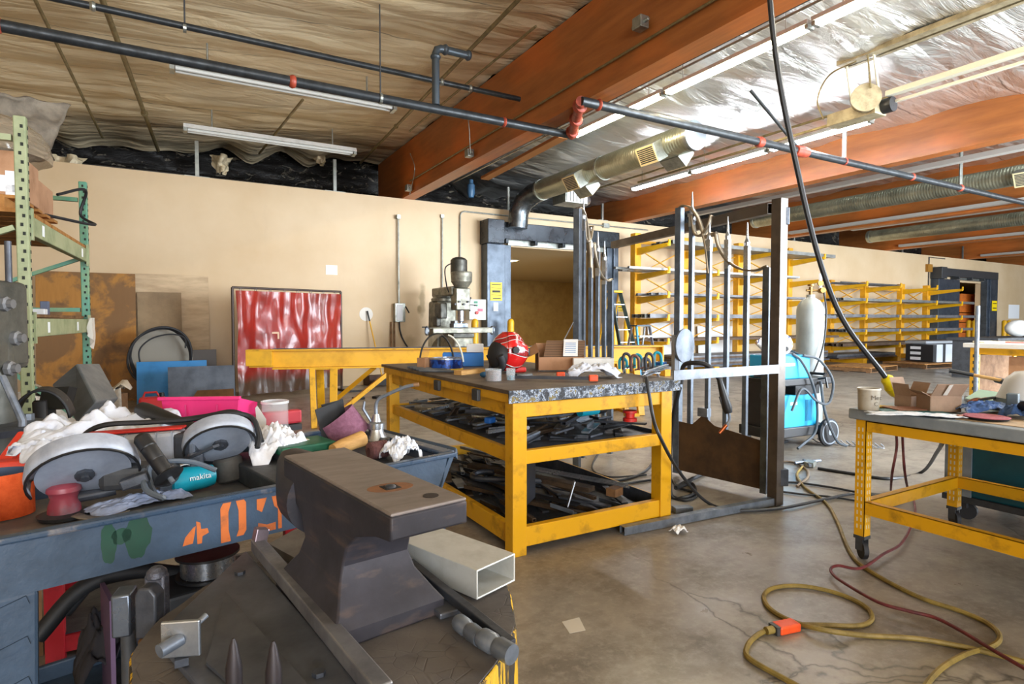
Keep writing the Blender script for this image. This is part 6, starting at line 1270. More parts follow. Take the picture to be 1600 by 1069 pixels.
ZL = [(-.5, -.5), (-.12, -.5), (-.2, -.2), (-.2, .25), (-.08, .5), (-.4, .5), (-.5, .38)]
ZR = [(.5, .42), (.42, .5), (.1, .5), (.2, .25), (.2, -.25), (.1, -.42), (.38, -.42), (.5, -.3)]
sten(306, 833, [[(-.5, -.45), (-.4, -.1), (-.1, .25), (0, .3), (-.05, -.05), (-.12, -.42)], [(.05, -.5), (.22, -.5), (.25, -.2), (.5, -.1), (.45, .1), (.2, .12), (.18, .4), (.02, .5)]], .062, .06)
sten(365, 814, [ZL, ZR], .065, .105)
sten(421, 803, [[(-.5, .2), (-.5, .5), (-.1, .5), (-.2, .3), (-.3, .1)], [(.1, .5), (.4, .5), (.5, .3), (.5, -.5), (.35, -.5), (.35, .1), (.2, .2)], [(-.5, -.5), (-.45, -.2), (-.1, -.3), (.25, -.28), (.25, -.5)]], .068, .095)
k = MB()
for px, py, ax_, az_, sd in ((170, 848, .016, .05, 1), (215, 838, .03, .052, 2), (190, 838, .02, .02, 3)):
    c = aB(px, py, B0-.0008); pts = []
    for i in range(28):
        th = 2*PI*i/28; r = 1+.25*noise.noise(V((math.cos(th)*2, math.sin(th)*2, sd*3.))); pts.append(c+ce*(ax_*r*math.cos(th))+ZU*(az_*r*math.sin(th)))
    k.prism(pts, cn*-.0004)
mk('green_spray_marks', k, SPR, t)
zf = FZ+.001
def T(px, py, z=zf): return g(px, py, z)
SAWG = mt('#A6ACB8', .45, .1, '#868D9A', 9, .45, .7, .08, 50)
def loopc(label, pts, r=.007, m=CABLE, name='power_cable'): cable(name, pts, r, m, label, 'cord')
# orange abrasive belt
c = T(-6, 806); t = thing('sanding_belt', 'orange sanding belt ring standing at the left end of cart', 'sanding belt', c); r = .088
mk('abrasive_band', MB().ring(c, r, r-.003, .125, 40, sx=1, sy=.8), mt('#DC5A22', .85, 0, '#C64A18', 40, .4, .7, .2, 300), t, smooth=30); mk('backing', MB().ring(c+ZU*.001, r-.0032, r-.005, .123, 40, sx=1, sy=.8), mt('#3A4A63', .7), t, smooth=30)
# red air sander
c = T(101, 808); t = thing('air_sander', 'worn red palm air sander with grey lever near cart front', 'sander', c)
mk('backing_pad', MB().lathe(c, [(0, 0), (.06, .002), (.064, .012), (.03, .018), (0, .018)], 28), DGREY, t, smooth=30)
mk('body', MB().lathe(c+ZU*.016, [(.04, 0), (.038, .02), (.032, .04), (.036, .052), (.042, .06), (.04, .072), (.03, .08), (0, .084)], 28), mt('#983F4C', .45, 0, '#7B6A74', 14, .48, .7), t, smooth=True)
mk('exhaust_valve', MB().tube([c+ZU*.05+ce*.03, c+ZU*.05+ce*.09, c+ZU*.055+ce*.12], [.016, .014, .017], 12), DSTEEL, t, smooth=30); mk('lever', MB().grid(lambda i, j: c+ce*(-.01+.15*i)+cn*((j-.5)*.035*(1-.4*abs(2*i-1)))+ZU*(.1-.025*i+.012*math.sin(PI*i)), 12, 5), mt('#8E8C88', .5, .3), t, smooth=180, solid=.004)
item('sanding_disc', 'worn grey sanding disc lying beneath the red palm sander', 'sanding disc', MB().lathe(T(84, 812)+ce*.02-cn*.02, [(0, 0), (.055, 0), (.055, .0015), (0, .0015)], 28), mt('#6F6A6A', .8)) if False else None
# cut-off saws
def saw(label, c, axis, r, th, body=None, name='cutoff_saw'):
    t = thing(name, label, 'saw', V((c.x, c.y, zf))); ax = axis.normalized()
    up = (ZU-ax*ax.dot(ZU)).normalized(); sd = ax.cross(up)
    v = MB(); N = 28; A_, Bm = math.radians(-25), math.radians(205)
    prof = [(r, 0), (r+.004, -th*.4), (r, -th), (r*.9, -th-.004), (r*.3, -th-.006)]
    vs = []; fs = []
    for i in range(N):
        a = A_+(Bm-A_)*i/(N-1); d = sd*math.cos(a)+up*math.sin(a)
        for pr, ph in prof: vs.append(c+d*pr+ax*ph)
    m = len(prof)
    for i in range(N-1):
        for j in range(m-1): fs.append((i*m+j, i*m+j+1, (i+1)*m+j+1, (i+1)*m+j))
    mk('blade_guard', MB().add(vs, fs), SAWG, t, smooth=35, solid=.004)
    mk('cutting_disc', MB().lathe(c-ax*(th*.35), [(0, 0), (r*.86, 0), (r*.86, .003), (0, .003)], 40, ax), mt('#9BA3B2', .45, .3, '#7D8695', 6, .4, .7), t, smooth=30)
    mk('arbor', MB().lathe(c-ax*(th*.35-.003), [(.024, 0), (.024, .01), (.012, .012), (.012, .02), (0, .02)], 8, ax), DSTEEL, t)
    mk('guard_lip', MB().tube([c+(sd*math.cos(a)+up*math.sin(a))*(r+.001)+ax*.002 for a in [A_+(Bm-A_)*i/20 for i in range(21)]], .004, 6), BLK, t, smooth=True)
    return t, up, sd, ax
c = aD(133, 748, 1.64); t, up, sd, ax = saw('grey cut-off saw with half-round blade guard at the front of cart', c, -FWD*.6-ZU*.7+RGT*.5, .13, .055)
mk('motor_body', MB().box(c+FWD*.12+RGT*.08+ZU*-.02, (.2, .1, .07), rz=-YAW+.3), DGREY, t, bevel=.02)
mk('spindle_bracket', MB().bar(c+RGT*.1-ZU*.02, c+RGT*.16-ZU*.0+FWD*.03, .04, .03), DSTEEL, t, bevel=.005); mk('deflector', MB().grid(lambda i, j: c+RGT*(.01+.14*i)-ZU*(.085+.01*math.sin(4*i))-FWD*(.04+.03*j), 8, 4), mt('#8E857A', .5, .4), t, smooth=180, solid=.003)
c = aD(345, 699, 1.95); t, up, sd, ax = saw('second cut-off saw with grey ribbed motor housing in cart middle', c, -FWD*.62-ZU*.66+RGT*.42, .108, .05)
b0 = c-RGT*.12+ZU*.012; b1 = c-RGT*.34+ZU*.0-FWD*.06
mk('motor_body', MB().bar(b0, b1, .085, .1), SAWG, t, bevel=.014)
k = MB()
for i in range(4): k.bar(b0+(b1-b0)*(.1+.2*i)-ZU*.0, b0+(b1-b0)*(.12+.2*i), .089, .104)
mk('motor_ribs', k, mt('#9CA2AD', .4, .2), t); mk('gear_head', MB().box(c-RGT*.1+FWD*.0+ZU*.0, (.07, .1, .11), rz=-YAW).box(c-RGT*.075-ZU*.04-FWD*.02, (.05, .06, .07), rz=-YAW+.5), DSTEEL, t, bevel=.012)
mk('guard_bracket', MB().bar(c-RGT*.09-ZU*.03-FWD*.05, c+RGT*.02-FWD*.07+ZU*.02, .03, .008), DSTEEL, t)
mk('red_trim', MB().bar(b0+ZU*.056, b1+ZU*.056+RGT*-.06, .05, .008), CRED, t, bevel=.003)
t = thing('side_handle', 'ribbed black grip handle with round flange standing up in cart centre', 'handle', T(258, 762)); a, b = aD(262, 742, 1.68), aD(219, 682, 1.72)
d_ = (b-a).normalized(); L_ = (b-a).length
mk('grip', MB().lathe(a, [(.018, 0), (.0215, .01), (.022, L_*.35), (.0205, L_*.36), (.022, L_*.38), (.0225, L_*.66), (.021, L_*.67), (.023, L_*.69), (.023, L_-.01), (.017, L_), (0, L_)], 22, d_), BLK, t, smooth=30); mk('flange', MB().lathe(a-d_*.012, [(0, 0), (.03, 0), (.042, .006), (.036, .012), (.02, .014), (0, .014)], 24, d_), BLK, t, smooth=30); mk('stud', MB().cyl(a-d_*.03, a, .007), STEEL, t)
# teal grinder
c = T(299, 768)+ZU*.042; t = thing('teal_grinder', 'teal power tool body with white lettering by the cart front lip', 'power tool', c-ZU*.042); tl = (ce*.97+cn*.1).normalized()
mk('housing', MB().tube([c-tl*.068, c-tl*.062, c-tl*.04, c+tl*.04, c+tl*.066, c+tl*.072], [.027, .037, .041, .039, .034, .022], 20), TEAL, t, smooth=True); mk('metal_collar', MB().cyl(c-tl*.1, c-tl*.06, .03, n=18), BSTEEL, t, smooth=30)
nv = (EYE-c); nv = (nv-tl*nv.dot(tl)).normalized(); text('lettering', 'makita', .025, c+nv*.0414+tl*.014, tl, nv.cross(tl), PAPER, t, .0006)
mk('label_sheet', MB().grid(lambda i, j: c+tl*(-.04+.07*i)+cn*(.0+.03*j)+ZU*(.0425+.006*math.sin(5*i)-.0*j), 8, 4), PAPER, t, smooth=180, solid=.001)
# rubber mallet
c = T(362, 752); t = thing('mallet', 'dark cylindrical mallet head with short wooden handle at cart front', 'mallet', c); ax = (ZU+ce*-.15+cn*.1).normalized()
mk('mallet_head', MB().lathe(c+ZU*.006, [(0, 0), (.042, 0), (.047, .006), (.049, .035), (.046, .072), (.04, .08), (.02, .079), (0, .078)], 28, ax), mt('#54524F', .7, 0, '#3A3937', 9, .4, .7, .15, 60), t, smooth=30); mk('wood_handle', MB().tube([c+ZU*.022+ce*.052, c+ZU*.022+ce*.14, c+ZU*.022+ce*.2], [.014, .016, .017], 12), WOOD, t, smooth=True)
for k in range(5):
    q = T(398+5*k, 728-5*k); item('socket', 'small dark socket lying behind the mallet handle', 'socket', MB().lathe(q+ZU*.001, [(.006, 0), (.011, 0), (.011, .028), (.006, .028), (.006, .005)], 12), DSTEEL, 'sockets behind the mallet', smooth=30)
# rags
def rag3(name, label, c, rx, ry, h, sd, rz=0, m=CLOTH): rag(name, label, c, rx, ry, h, sd, rz, m, 60)
rag3('white_rag', 'large bluish-white shop rag heaped over the back left of cart', T(168, 690, .83)-cn*.06, .26, .15, .135, 4.4, -.2)
rag3('white_rag', 'bluish-white shop rag bunched between the orange case and saw', T(100, 705, .82)-cn*.04, .14, .12, .09, 9.7, .3)
rag3('white_rag', 'bright white rag spilling beside the green booklet in cart', T(430, 722, .79)+cn*.02, .12, .12, .13, 1.3, .4, mt('#EEF1F8', .9, 0, '#C4CEE4', 12, .5, .75, .3, 120))
rag3('crumpled_paper', 'crumpled patterned paper towel at the right end of cart', T(628, 718, .8135), .06, .055, .085, 6.6, .2, mt('#E9EDF4', .8, 0, '#B8C2D6', 60, .5, .6, .4, 60))
rag3('grey_rag', 'bluish rag tucked below the saw guard at cart front', T(215, 790), .13, .06, .035, 7.1, .5, mt('#A7B4D2', .9, 0, '#7C8AAA', 12, .45, .7, .3, 100))
# tools behind
t = thing('vacuum_hose', 'thick black tapered hose end lying over the white rag', 'hose', aD(225, 645, 2.25)); a, b = aD(222, 640, 2.3), aD(305, 668, 2.1)
mk('nozzle', MB().tube([a, a+(b-a)*.15, a+(b-a)*.5, b], [.03, .031, .024, .015], 16), BLK, t, smooth=True)
P_ = T(330, 668, .76); P_ = aD(330, 655, 2.46); P_.z = zf
t = thing('pink_bin', 'bright pink plastic hopper bin at the back of cart', 'bin', P_); PK = mt('#E8327F', .45, 0, '#D02A6C', 6, .5, .75); Rb = Matrix.Rotation(-YAW+.08, 3, 'Z'); K = lambda x, y, z: P_+Rb@V((x, y, z))
hz = aD(330, 616, 2.46).z-zf
w0, w1 = .125, .15
mk('front_wall', MB().prism([K(-w0, -.09, 0), K(w0, -.09, 0), K(w1, -.1, hz), K(-w1, -.1, hz)], Rb@V((0, .006, 0))), PK, t); mk('back_wall', MB().prism([K(-w0, .1, 0), K(w0, .1, 0), K(w1, .11, hz-.05), K(-w1, .11, hz-.05)], Rb@V((0, .006, 0))), PK, t)
for s in (-1, 1): mk('side_wall', MB().prism([K(w0*s, -.085, 0), K(w0*s, .1, 0), K(w1*s, .11, hz-.05), K(w1*s, -.095, hz-.005)], Rb@V((-.006*s, 0, 0))), PK, t)
mk('rim', MB().bar(K(-w1-.01, -.105, hz-.004), K(w1+.01, -.105, hz-.004), .016, .014), PK, t, bevel=.003); mk('panel_ribs', MB().bar(K(-.05, -.099, .02), K(-.055, -.106, hz-.03), .005, .006).bar(K(.06, -.099, .02), K(.068, -.106, hz-.03), .005, .006).bar(K(-.05, -.103, hz*.62), K(.064, -.103, hz*.62), .005, .006), mt('#C4246A', .5), t)
mk('floor', MB().box(K(0, 0, .004), (w0*2-.01, .18, .006), R=Rb), PK, t)
P_ = T(335, 690)+cn*.12; t = thing('red_case', 'open red metal tool case in front of the pink bin', 'tool case', P_); K = lambda x, y, z: P_+CR@V((x, y, z))
mk('case_base', MB().box(K(0, 0, .035), (.34, .16, .07), R=CR), CRED, t, bevel=.01); mk('case_lid', MB().prism([K(-.17, .08, .07), K(.17, .08, .07), K(.17, .15, .13), K(-.17, .15, .13)], (0, 0, .008)), CRED, t); mk('latch', MB().box(K(.04, -.082, .05), (.03, .008, .03), R=CR), BLK, t); mk('grey_insert', MB().box(K(.02, .0, .072), (.2, .1, .01), R=CR), SAWG, t)
P_ = T(118, 725)+cn*.02; t = thing('parts_tray', 'red metal parts tray with tan box behind the front saw', 'tray', P_); K = lambda x, y, z: P_+CR@V((x, y, z))
mk('tray_box', MB().box(K(0, 0, .03), (.22, .12, .06), R=CR), mt('#A8323C', .45, .2), t, bevel=.006); mk('brown_patch', MB().box(K(-.07, -.0612, .03), (.05, .002, .05), R=CR), mt('#7A5A46', .6), t)
item('tan_box', 'tan open cardboard piece standing in the red parts tray', 'box', MB().box(P_+ZU*.085-ce*.03, (.1, .07, .045), R=CR), CARD)
item('black_tool_head', 'black rounded tool head upright beside the tan box', 'tool', MB().lathe(P_+ZU*.062+ce*.085, [(.025, 0), (.03, .03), (.028, .07), (.015, .085), (0, .088)], 18), BLK, smooth=True)
# orange-red case on a red rack behind
Rk = g(88, 1036); u2 = (g(215, 1005)-Rk); u2.z = 0; u2.normalize(); v2 = V((-u2.y, u2.x, 0))
t = thing('red_steel_rack', 'red angle-iron rack standing behind the blue cart', 'rack', Rk); RED = mt('#B01F2B', .45, 0, '#6E1418', 6, .5, .75, .1, 40)
for a in (0, .95):
    for b in (0, .5): mk('leg', MB().bar(Rk+u2*a+v2*b, Rk+u2*a+v2*b+ZU*.7, .06, .06, up=u2), RED, t, bevel=.003)
for z in (.07, .66):
    for b in (0, .5): mk('rail', MB().bar(Rk+v2*b+u2*.03+ZU*z, Rk+u2*.92+v2*b+ZU*z, .03, .06), RED, t)
    for a in (0, .95): mk('end_rail', MB().bar(Rk+u2*a+v2*.03+ZU*z, Rk+u2*a+v2*.47+ZU*z, .03, .06), RED, t)
    mk('shelf_sheet', MB().prism([Rk+ZU*(z+.032), Rk+u2*.95+ZU*(z+.032), Rk+u2*.95+v2*.5+ZU*(z+.032), Rk+v2*.5+ZU*(z+.032)], ZU*.004), DSTEEL, t)
q = Rk+u2*.05+v2*.25+ZU*.702; qa = aD(42, 715, 2.4); qa.z = .702
t = thing('orange_case', 'red-orange plastic case tilted at the left edge behind cart', 'case', qa); ORR = mt('#E4412A', .4, 0, '#C63420', 5, .5, .7)
item('wooden_stand', 'wooden stand behind cart carrying the red-orange case', 'stand', MB().box(DL(2.25, -1.95, .35), (.18, .18, .698), R=CR), WOODD)
a, b, c_, d_ = aD(-20, 735, 2.2), aD(28, 672, 2.45), aD(66, 676, 2.5), aD(48, 730, 2.25)
mk('lid', MB().prism([a, b, c_, d_], ZU*-.05), ORR, t, bevel=.01); mk('case_shell', MB().prism([V((p_.x, p_.y, .705)) for p_ in (a, b, c_, d_)], ZU*.06), ORR, t, bevel=.01); mk('lid_rib', MB().bar(a+(d_-a)*.5+ZU*.003, b+(c_-b)*.5+ZU*.003, .012, .008), mt('#B52C1C', .5), t)
# right half of the cart
item('grey_tool_box', 'flat grey tool box filling the right end of cart under the sanding belt', 'tool box', MB().box(Ct(.93, 2.0, (zf+.812)/2), (.5, .56, .812-zf), R=CR), DGREY, bevel=.006)
zh = .8135
P_ = T(470, 716, zh)+cn*.02; t = thing('green_booklet', 'dark green box lid with small pale label next to white rag', 'booklet', P_); K = lambda x, y, z: P_+CR@V((x, y, z))
mk('cover', MB().box(K(.02, .02, .036), (.2, .15, .03), R=CR), mt('#0F5A40', .5, 0, '#0B4632', 5, .5, .7), t, bevel=.006); mk('support_box', MB().box(K(.02, .02, .01), (.18, .13, .02), R=CR), DGREY, t); mk('label', MB().box(K(.02, .04, .0518), (.07, .025, .001), R=CR), mt('#D9CDB4', .6), t)
c = aD(538, 668, 2.3); t = thing('sanding_belt', 'purple-brown sanding belt loop holding black sheets', 'sanding belt', c-ZU*.045); ax = (-RGT*.55+ZU*.8-FWD*.2).normalized(); 
mk('abrasive_band', MB().ring(c-ax*.055, .078, .075, .11, 36, ax, .8, 1.0), mt('#86586E', .9, 0, '#6E4458', 60, .4, .7, .2, 300), t, smooth=30)
for k in range(2): item('abrasive_sheet', ('front black abrasive sheet tucked in the purple sanding belt', 'rear black abrasive sheet tucked in the purple sanding belt')[k], 'abrasive sheet', MB().box(c+ZU*(.03+.008*k)+cn*(.0+.02*k)-ce*.03*(1-k)-ce*.03, (.09, .004, .13), R=CR@Matrix.Rotation(-.25+.1*k, 3, 'Y')), BLKR)
item('wooden_dowel', 'pale wooden handle block in front of the purple sanding belt', 'handle', MB().tube([T(520, 716, zh)+ZU*.03, T(535, 712, zh)+ZU*.035, T(566, 704, zh)+ZU*.045], [.02, .026, .03], 14), WOOD, smooth=True)
c = T(590, 716, zh)+ZU*.03; item('flap_wheel', 'brown abrasive flap wheel lying at the right end of cart', 'flap wheel', MB().lathe(c-ce*.035, [(.012, 0)]+[(.03+.0015*(i % 2), .004+.0055*i) for i in range(13)]+[(.012, .075), (.012, 0)], 26, ce), mt('#6F4A4A', .9, 0, '#5A3A3C', 60, .4, .7))
c = T(588, 694, zh); t = thing('oil_can', 'chrome pump oil can with long bent spout at the cart back right', 'oil can', c)
mk('can_body', MB().lathe(c, [(0, 0), (.045, 0), (.046, .02), (.03, .05), (.028, .06), (.034, .062), (.034, .085), (.02, .09), (.012, .12), (0, .12)], 24), BSTEEL, t, smooth=30); s0 = c+ZU*.11
mk('spout', MB().tube(smooth_pts([s0, s0+ZU*.045, s0+ZU*.07+RGT*.012, s0+ZU*.085+RGT*.04, s0+ZU*.115+RGT*.11, s0+ZU*.125+RGT*.15], 5), [.007]*26, 8), STEEL, t, smooth=True); mk('pump_lever', MB().tube([s0-ZU*.02-RGT*.02, s0-RGT*.05+ZU*.03, s0-RGT*.045+ZU*.06], [.006, .007, .005], 8), STEEL, t, smooth=True); mk('spout_tip', MB().cyl(s0+ZU*.125+RGT*.15, s0+ZU*.127+RGT*.17, .008), mt('#8C6A4C', .5), t, smooth=True)
c = aD(430, 660, 2.55); c.z = zf; t = thing('clear_jar', 'clear plastic jar standing at the back of cart', 'jar', c); hj = aD(430, 627, 2.55).z-zf
mk('jar_wall', MB().ring(c, .055, .052, hj, 28), glassm('#E9EEF0', .08, .16), t, smooth=30); mk('jar_contents', MB().box(c+ZU*.05, (.05, .04, .1), rz=.5), mt('#B9B4AE', .6), t); mk('rim', MB().ring(c+ZU*(hj-.008), .058, .052, .01, 28), glassm('#E9EEF0', .1, .6), t)
item('white_card', 'white pointed card sticking up beside the clear jar', 'card', MB().prism([aD(402, 668, 2.35), aD(399, 638, 2.35), aD(402, 634, 2.35), aD(416, 655, 2.35), aD(416, 668, 2.35)]+[], cn*.003).bar(aD(408, 668, 2.35), V((aD(408, 668, 2.35).x, aD(408, 668, 2.35).y, zf)), .03, .003), PAPER)
c = T(447, 676, zh)+cn*.05; item('red_bar', 'pinkish red bar lying on the cart behind the white rag', 'bar', MB().box(c+ZU*.06, (.17, .05, .06), R=CR), mt('#B8323E', .5), bevel=.01); item('grey_block', 'grey block under red bar at the cart back', 'block', MB().box(c+ZU*.014, (.16, .06, .026), R=CR), DGREY)
for k, (px, py, m, s) in enumerate(((505, 706, YEL2, (.07, .03, .02)), (495, 700, CRED, (.06, .035, .03)), (512, 698, DSTEEL, (.05, .05, .03)), (556, 690, DSTEEL, (.06, .04, .05)), (607, 700, BLK, (.05, .04, .03)), (640, 704, STEEL, (.06, .02, .015)))):
    item('small_tool', ('yellow tool piece left of the purple sanding belt', 'red tool piece left of the purple sanding belt', 'dark block left of the purple sanding belt', 'dark block right of the purple sanding belt', 'black block in front of oil can', 'steel piece behind the crumpled paper')[k], 'tool', MB().box(T(px, py, zh)+cn*.03+ZU*(s[2]/2+.002), s, rz=.3*k), m, bevel=.005)
# cords across the heap
loopc('black cord arching over the rags toward the saw', [aD(118, 708, 1.9), aD(132, 680, 1.95), aD(165, 664, 1.95), aD(230, 660, 1.98), aD(300, 655, 2.0), aD(350, 646, 2.0), aD(392, 652, 2.02), aD(404, 680, 1.98), aD(402, 700, 1.95)], .009)
loopc('black cord looping right of the second saw', [aD(250, 660, 2.02), aD(320, 650, 2.06), aD(365, 643, 2.06), aD(398, 660, 2.05), aD(410, 690, 2.0)], .007)
loopc('grey cord coiled around the black grip handle', [aD(225, 735, 1.7), aD(228, 765, 1.62), aD(255, 778, 1.6), aD(242, 772, 1.66), aD(232, 735, 1.72), aD(255, 722, 1.76), aD(300, 722, 1.82), aD(338, 735, 1.84)], .008, mt('#5A6470', .5))
# under the tray: spool, rag, copper
zb = .163
c = aD(325, 870, 2.0); cz = c.z-.06; t = thing('wire_spool', 'spool of shiny wire seen under the cart lip', 'wire spool', V((c.x, c.y, cz)))
mk('wire_winding', MB().lathe(V((c.x, c.y, cz)), [(.03, .01), (.085, .01), (.085, .07), (.03, .07)], 28), mt('#9AA0A8', .3, .9, '#6E747C', 60, .4, .7), t, smooth=30)
for z in (0, .072): mk('flange', MB().lathe(V((c.x, c.y, cz+z)), [(.02, 0), (.1, 0), (.1, .008), (.02, .008)], 28), BLK, t, smooth=30)
item('black_crate', 'black crate on the bottom tray of cart under the wire spool', 'crate', MB().box(V((c.x, c.y, (zb+cz)/2)), (.3, .22, cz-zb-.004), R=CR), BLKR, bevel=.01)
c = aD(285, 925, 2.0); item('copper_pipe', 'short bright copper pipe lying below the wire spool', 'pipe', MB().cyl(V((c.x-.07, c.y-.02, c.z)), V((c.x+.1, c.y+.03, c.z)), .03, n=18).bar(V((c.x, c.y, zb)), V((c.x, c.y, c.z-.02)), .04), mt('#B9663C', .3, .9), smooth=30)
for k, (px, py, d, r) in enumerate(((178, 915, 1.9, .026), (215, 880, 1.95, .022))):
    c = aD(px, py, d); item('black_hose', ('black ribbed hose lying on shelf under cart, left coil', 'black ribbed hose lying on shelf under cart, right coil')[k], 'hose', MB().tube(smooth_pts([c-ce*.2-ZU*.1, c-ce*.08+ZU*.02, c+ce*.06+ZU*.03, c+ce*.2-ZU*.02], 6), r, 12), BLKR, smooth=True)
c = aD(195, 955, 1.85); item('dark_cloth', 'dark grey cloth heap under the cart beside the red rack', 'cloth', MB().grid(ragf(V((c.x, c.y, zb)), .13, .1, .26, 3.9), 36, 36), mt('#2F2D31', .9), smooth=180, solid=.003)
c = aD(168, 960, 1.75); item('purple_plate', 'dull purple plate standing behind the silver hammer', 'plate', MB().box(V((c.x, c.y, (zb+c.z+.07)/2)), (.012, .16, c.z+.07-zb), R=CR), mt('#6E5670', .5, .3))
# ================================================================== STUMP AND ANVIL
SZ = .72; sc_ = DL(1.15, -.335, 0); SRr = .42
ts = NT('mat_stump_top'); v = ts.map(1); n = ts.noise(v, 5, 6, .65); ed = ts.voro(ts.map((1, 1, .1)), 26, 'DISTANCE_TO_EDGE'); ck = ts.math('MULTIPLY', ts.ramp(ed, [(0, 1.), (.03, 0.)]), ts.ramp(ts.noise(v, 6, 3), [(.45, 0.), (.6, 1.)]))
c = ts.mix(ts.ramp(n, [(.35, 0.), (.7, 1.)]), '#4A4645', '#6C6661'); c = ts.mix(ts.math('MULTIPLY', ck, .4), c, '#17130F'); ts.set(col=c, r=.75); ts.bump(ts.math('SUBTRACT', n, ts.math('MULTIPLY', ck, .4)), .4, .008)
tb_ = NT('mat_stump_bark'); v = tb_.map((5, 5, .7)); n = tb_.noise(v, 3, 6, .7); tb_.set(col=tb_.ramp(n, [(.4, '#2A2318'), (.47, '#3B2E12'), (.49, '#C4960E'), (.56, '#D6A812'), (.58, '#3B2E12'), (.66, '#1E1A14')]), r=.7); tb_.bump(n, .8, .02)
def srad(th):
    dv_ = V((math.cos(th), math.sin(th), 0)); e_ = 1/math.sqrt((dv_.dot(FWD)/.43)**2+(dv_.dot(RGT)/.348)**2)
    return e_*(1+.025*math.sin(3*th+.5)+.015*math.sin(7*th)+.006*math.sin(17*th))
t = thing('tree_stump', 'thick tree stump with yellow-painted bark carrying the anvil', 'stump', sc_)
N = 96; vs = []; fs = []
for j, (z, f) in enumerate(((0, 1.06), (.2, 1.02), (.45, 1.0), (.66, 1.0), (SZ-.006, .995), (SZ-.003, .985))):
    for i in range(N): th = 2*PI*i/N; r = srad(th)*f*(1+.012*noise.noise(V((th*9, z*3, 2)))); vs.append(sc_+V((r*math.cos(th), r*math.sin(th), z)))
for j in range(5):
    for i in range(N): fs.append((j*N+i, j*N+(i+1) % N, (j+1)*N+(i+1) % N, (j+1)*N+i))
mk('bark', MB().add(vs, fs), tb_.m, t, smooth=50)
vs = [sc_+V((srad(2*PI*i/N)*.985*math.cos(2*PI*i/N), srad(2*PI*i/N)*.985*math.sin(2*PI*i/N), SZ-.003)) for i in range(N)]
mk('cut_top', MB().prism(vs, ZU*.003), ts.m, t)
# anvil
au = (FWD*.78-RGT*.625); ap = V((au.y, -au.x, 0)); AO = DL(1.194, -.316, SZ+.001); AR = Matrix((au, -ap, ZU)).transposed()
def An(x, y, z): return AO+au*x+ap*y+ZU*z          # y to the right of the picture
AH = .27; t_ = NT('mat_anvil'); v = t_.map(1); n = t_.noise(v, 7, 6, .65); n2 = t_.noise(t_.map((3, 1, 9)), 4, 5)
c = t_.mix(t_.ramp(n, [(.38, 0.), (.68, 1.)]), '#3A383F', '#28272C'); c = t_.mix(t_.ramp(n2, [(.55, 0.), (.75, .6)]), c, '#6A564A'); t_.set(col=c, r=.55, m=.3); t_.bump(n, .2, .006); ANV = t_.m
t_ = NT('mat_anvil_face'); v = t_.map((1, 3, 1), rot=(0, 0, .6)); n = t_.noise(v, 9, 6, .7); c = t_.mix(t_.ramp(n, [(.35, 0.), (.7, 1.)]), '#887F7B', '#6C6460'); t_.set(col=c, r=.5, m=.25); t_.bump(n, .08, .004); ANF = t_.m
t = thing('anvil', 'massive dark iron anvil with worn brown face on the stump', 'anvil', AO)
lev = [(0, -.15, .17, .115), (.03, -.15, .17, .115), (.05, -.135, .155, .1), (.085, -.095, .125, .08), (.12, -.085, .115, .07), (.16, -.1, .14, .068), (.195, -.15, .2, .07), (.222, -.24, .235, .0735), (.228, -.29, .237, .0735), (AH-.002, -.29, .237, .0735)]
vs = []; fs = []; M_ = 40
def rr(x0, x1, hy):
    pts = []
    for k in range(10): pts.append((x0+(x1-x0)*k/10, -hy))
    for k in range(10): pts.append((x1, -hy+2*hy*k/10))
    for k in range(10): pts.append((x1-(x1-x0)*k/10, hy))
    for k in range(10): pts.append((x0, hy-2*hy*k/10))
    return pts
for z, x0, x1, hy in lev: vs += [An(x, y, z) for x, y in rr(x0, x1, hy)]
for j in range(len(lev)-1):
    for i in range(M_): fs.append((j*M_+i, j*M_+(i+1) % M_, (j+1)*M_+(i+1) % M_, (j+1)*M_+i))
fs += [tuple(range(M_-1, -1, -1)), tuple((len(lev)-1)*M_+i for i in range(M_))]
mk('body', MB().add(vs, fs), ANV, t, smooth=35, bevel=.004)
mk('face', MB().box(An(-.0265, 0, AH), (.525, .145, .006), R=AR), ANF, t, bevel=.004)
mk('horn', MB().tube([An(.17, -.006, .178), An(.24, -.006, .18), An(.32, 0, .195), An(.4, 0, .215), An(.46, 0, .225)], [.083, .083, .066, .04, .012], 24), ANV, t, smooth=True)
h1 = g(610, 762, SZ+AH+.0035); h2 = g(673, 775, SZ+AH+.0035)
mk('rust_ring', MB().lathe(h1+ZU*.0003, [(0, 0), (.036, 0), (.036, .0004), (0, .0004)], 28, sx=1.2, sy=.8), mt('#8A5A34', .8, .1, '#6E5240', 30, .4, .7), t); mk('hardy_hole', MB().box(h1+ZU*.001, (.03, .03, .0012), R=AR), mt('#16120F', .9), t); mk('hole_plug', MB().ball(h1+ZU*.0005, (.011, .013, .006), 12, 8), DSTEEL, t, smooth=True); mk('pritchel_hole', MB().lathe(h2+ZU*.0004, [(0, 0), (.014, 0), (.014, .0008), (0, .0008)], 24), mt('#241A14', .9), t)
# aluminium tube leaning under the heel
zt_ = SZ+.006; a = g(745, 938, zt_); b = g(805, 908, zt_); wv = b-a; wv.z = 0; hh = .062; dv = V((wv.y, -wv.x, 0)).normalized(); dv = dv if dv.dot(FWD) > 0 else -dv
m_ = (a+b)/2+ZU*hh/2; t_al = mt('#CDCEC9', .4, .3, '#BBBBB4', 14, .45, .7, .06, 200)
item('rectangular_tube', 'bright rectangular aluminium tube lying on the stump beside anvil', 'tube', MB().rtube(m_, m_+dv*.3, wv.length, hh, .004), t_al, bevel=.0015)
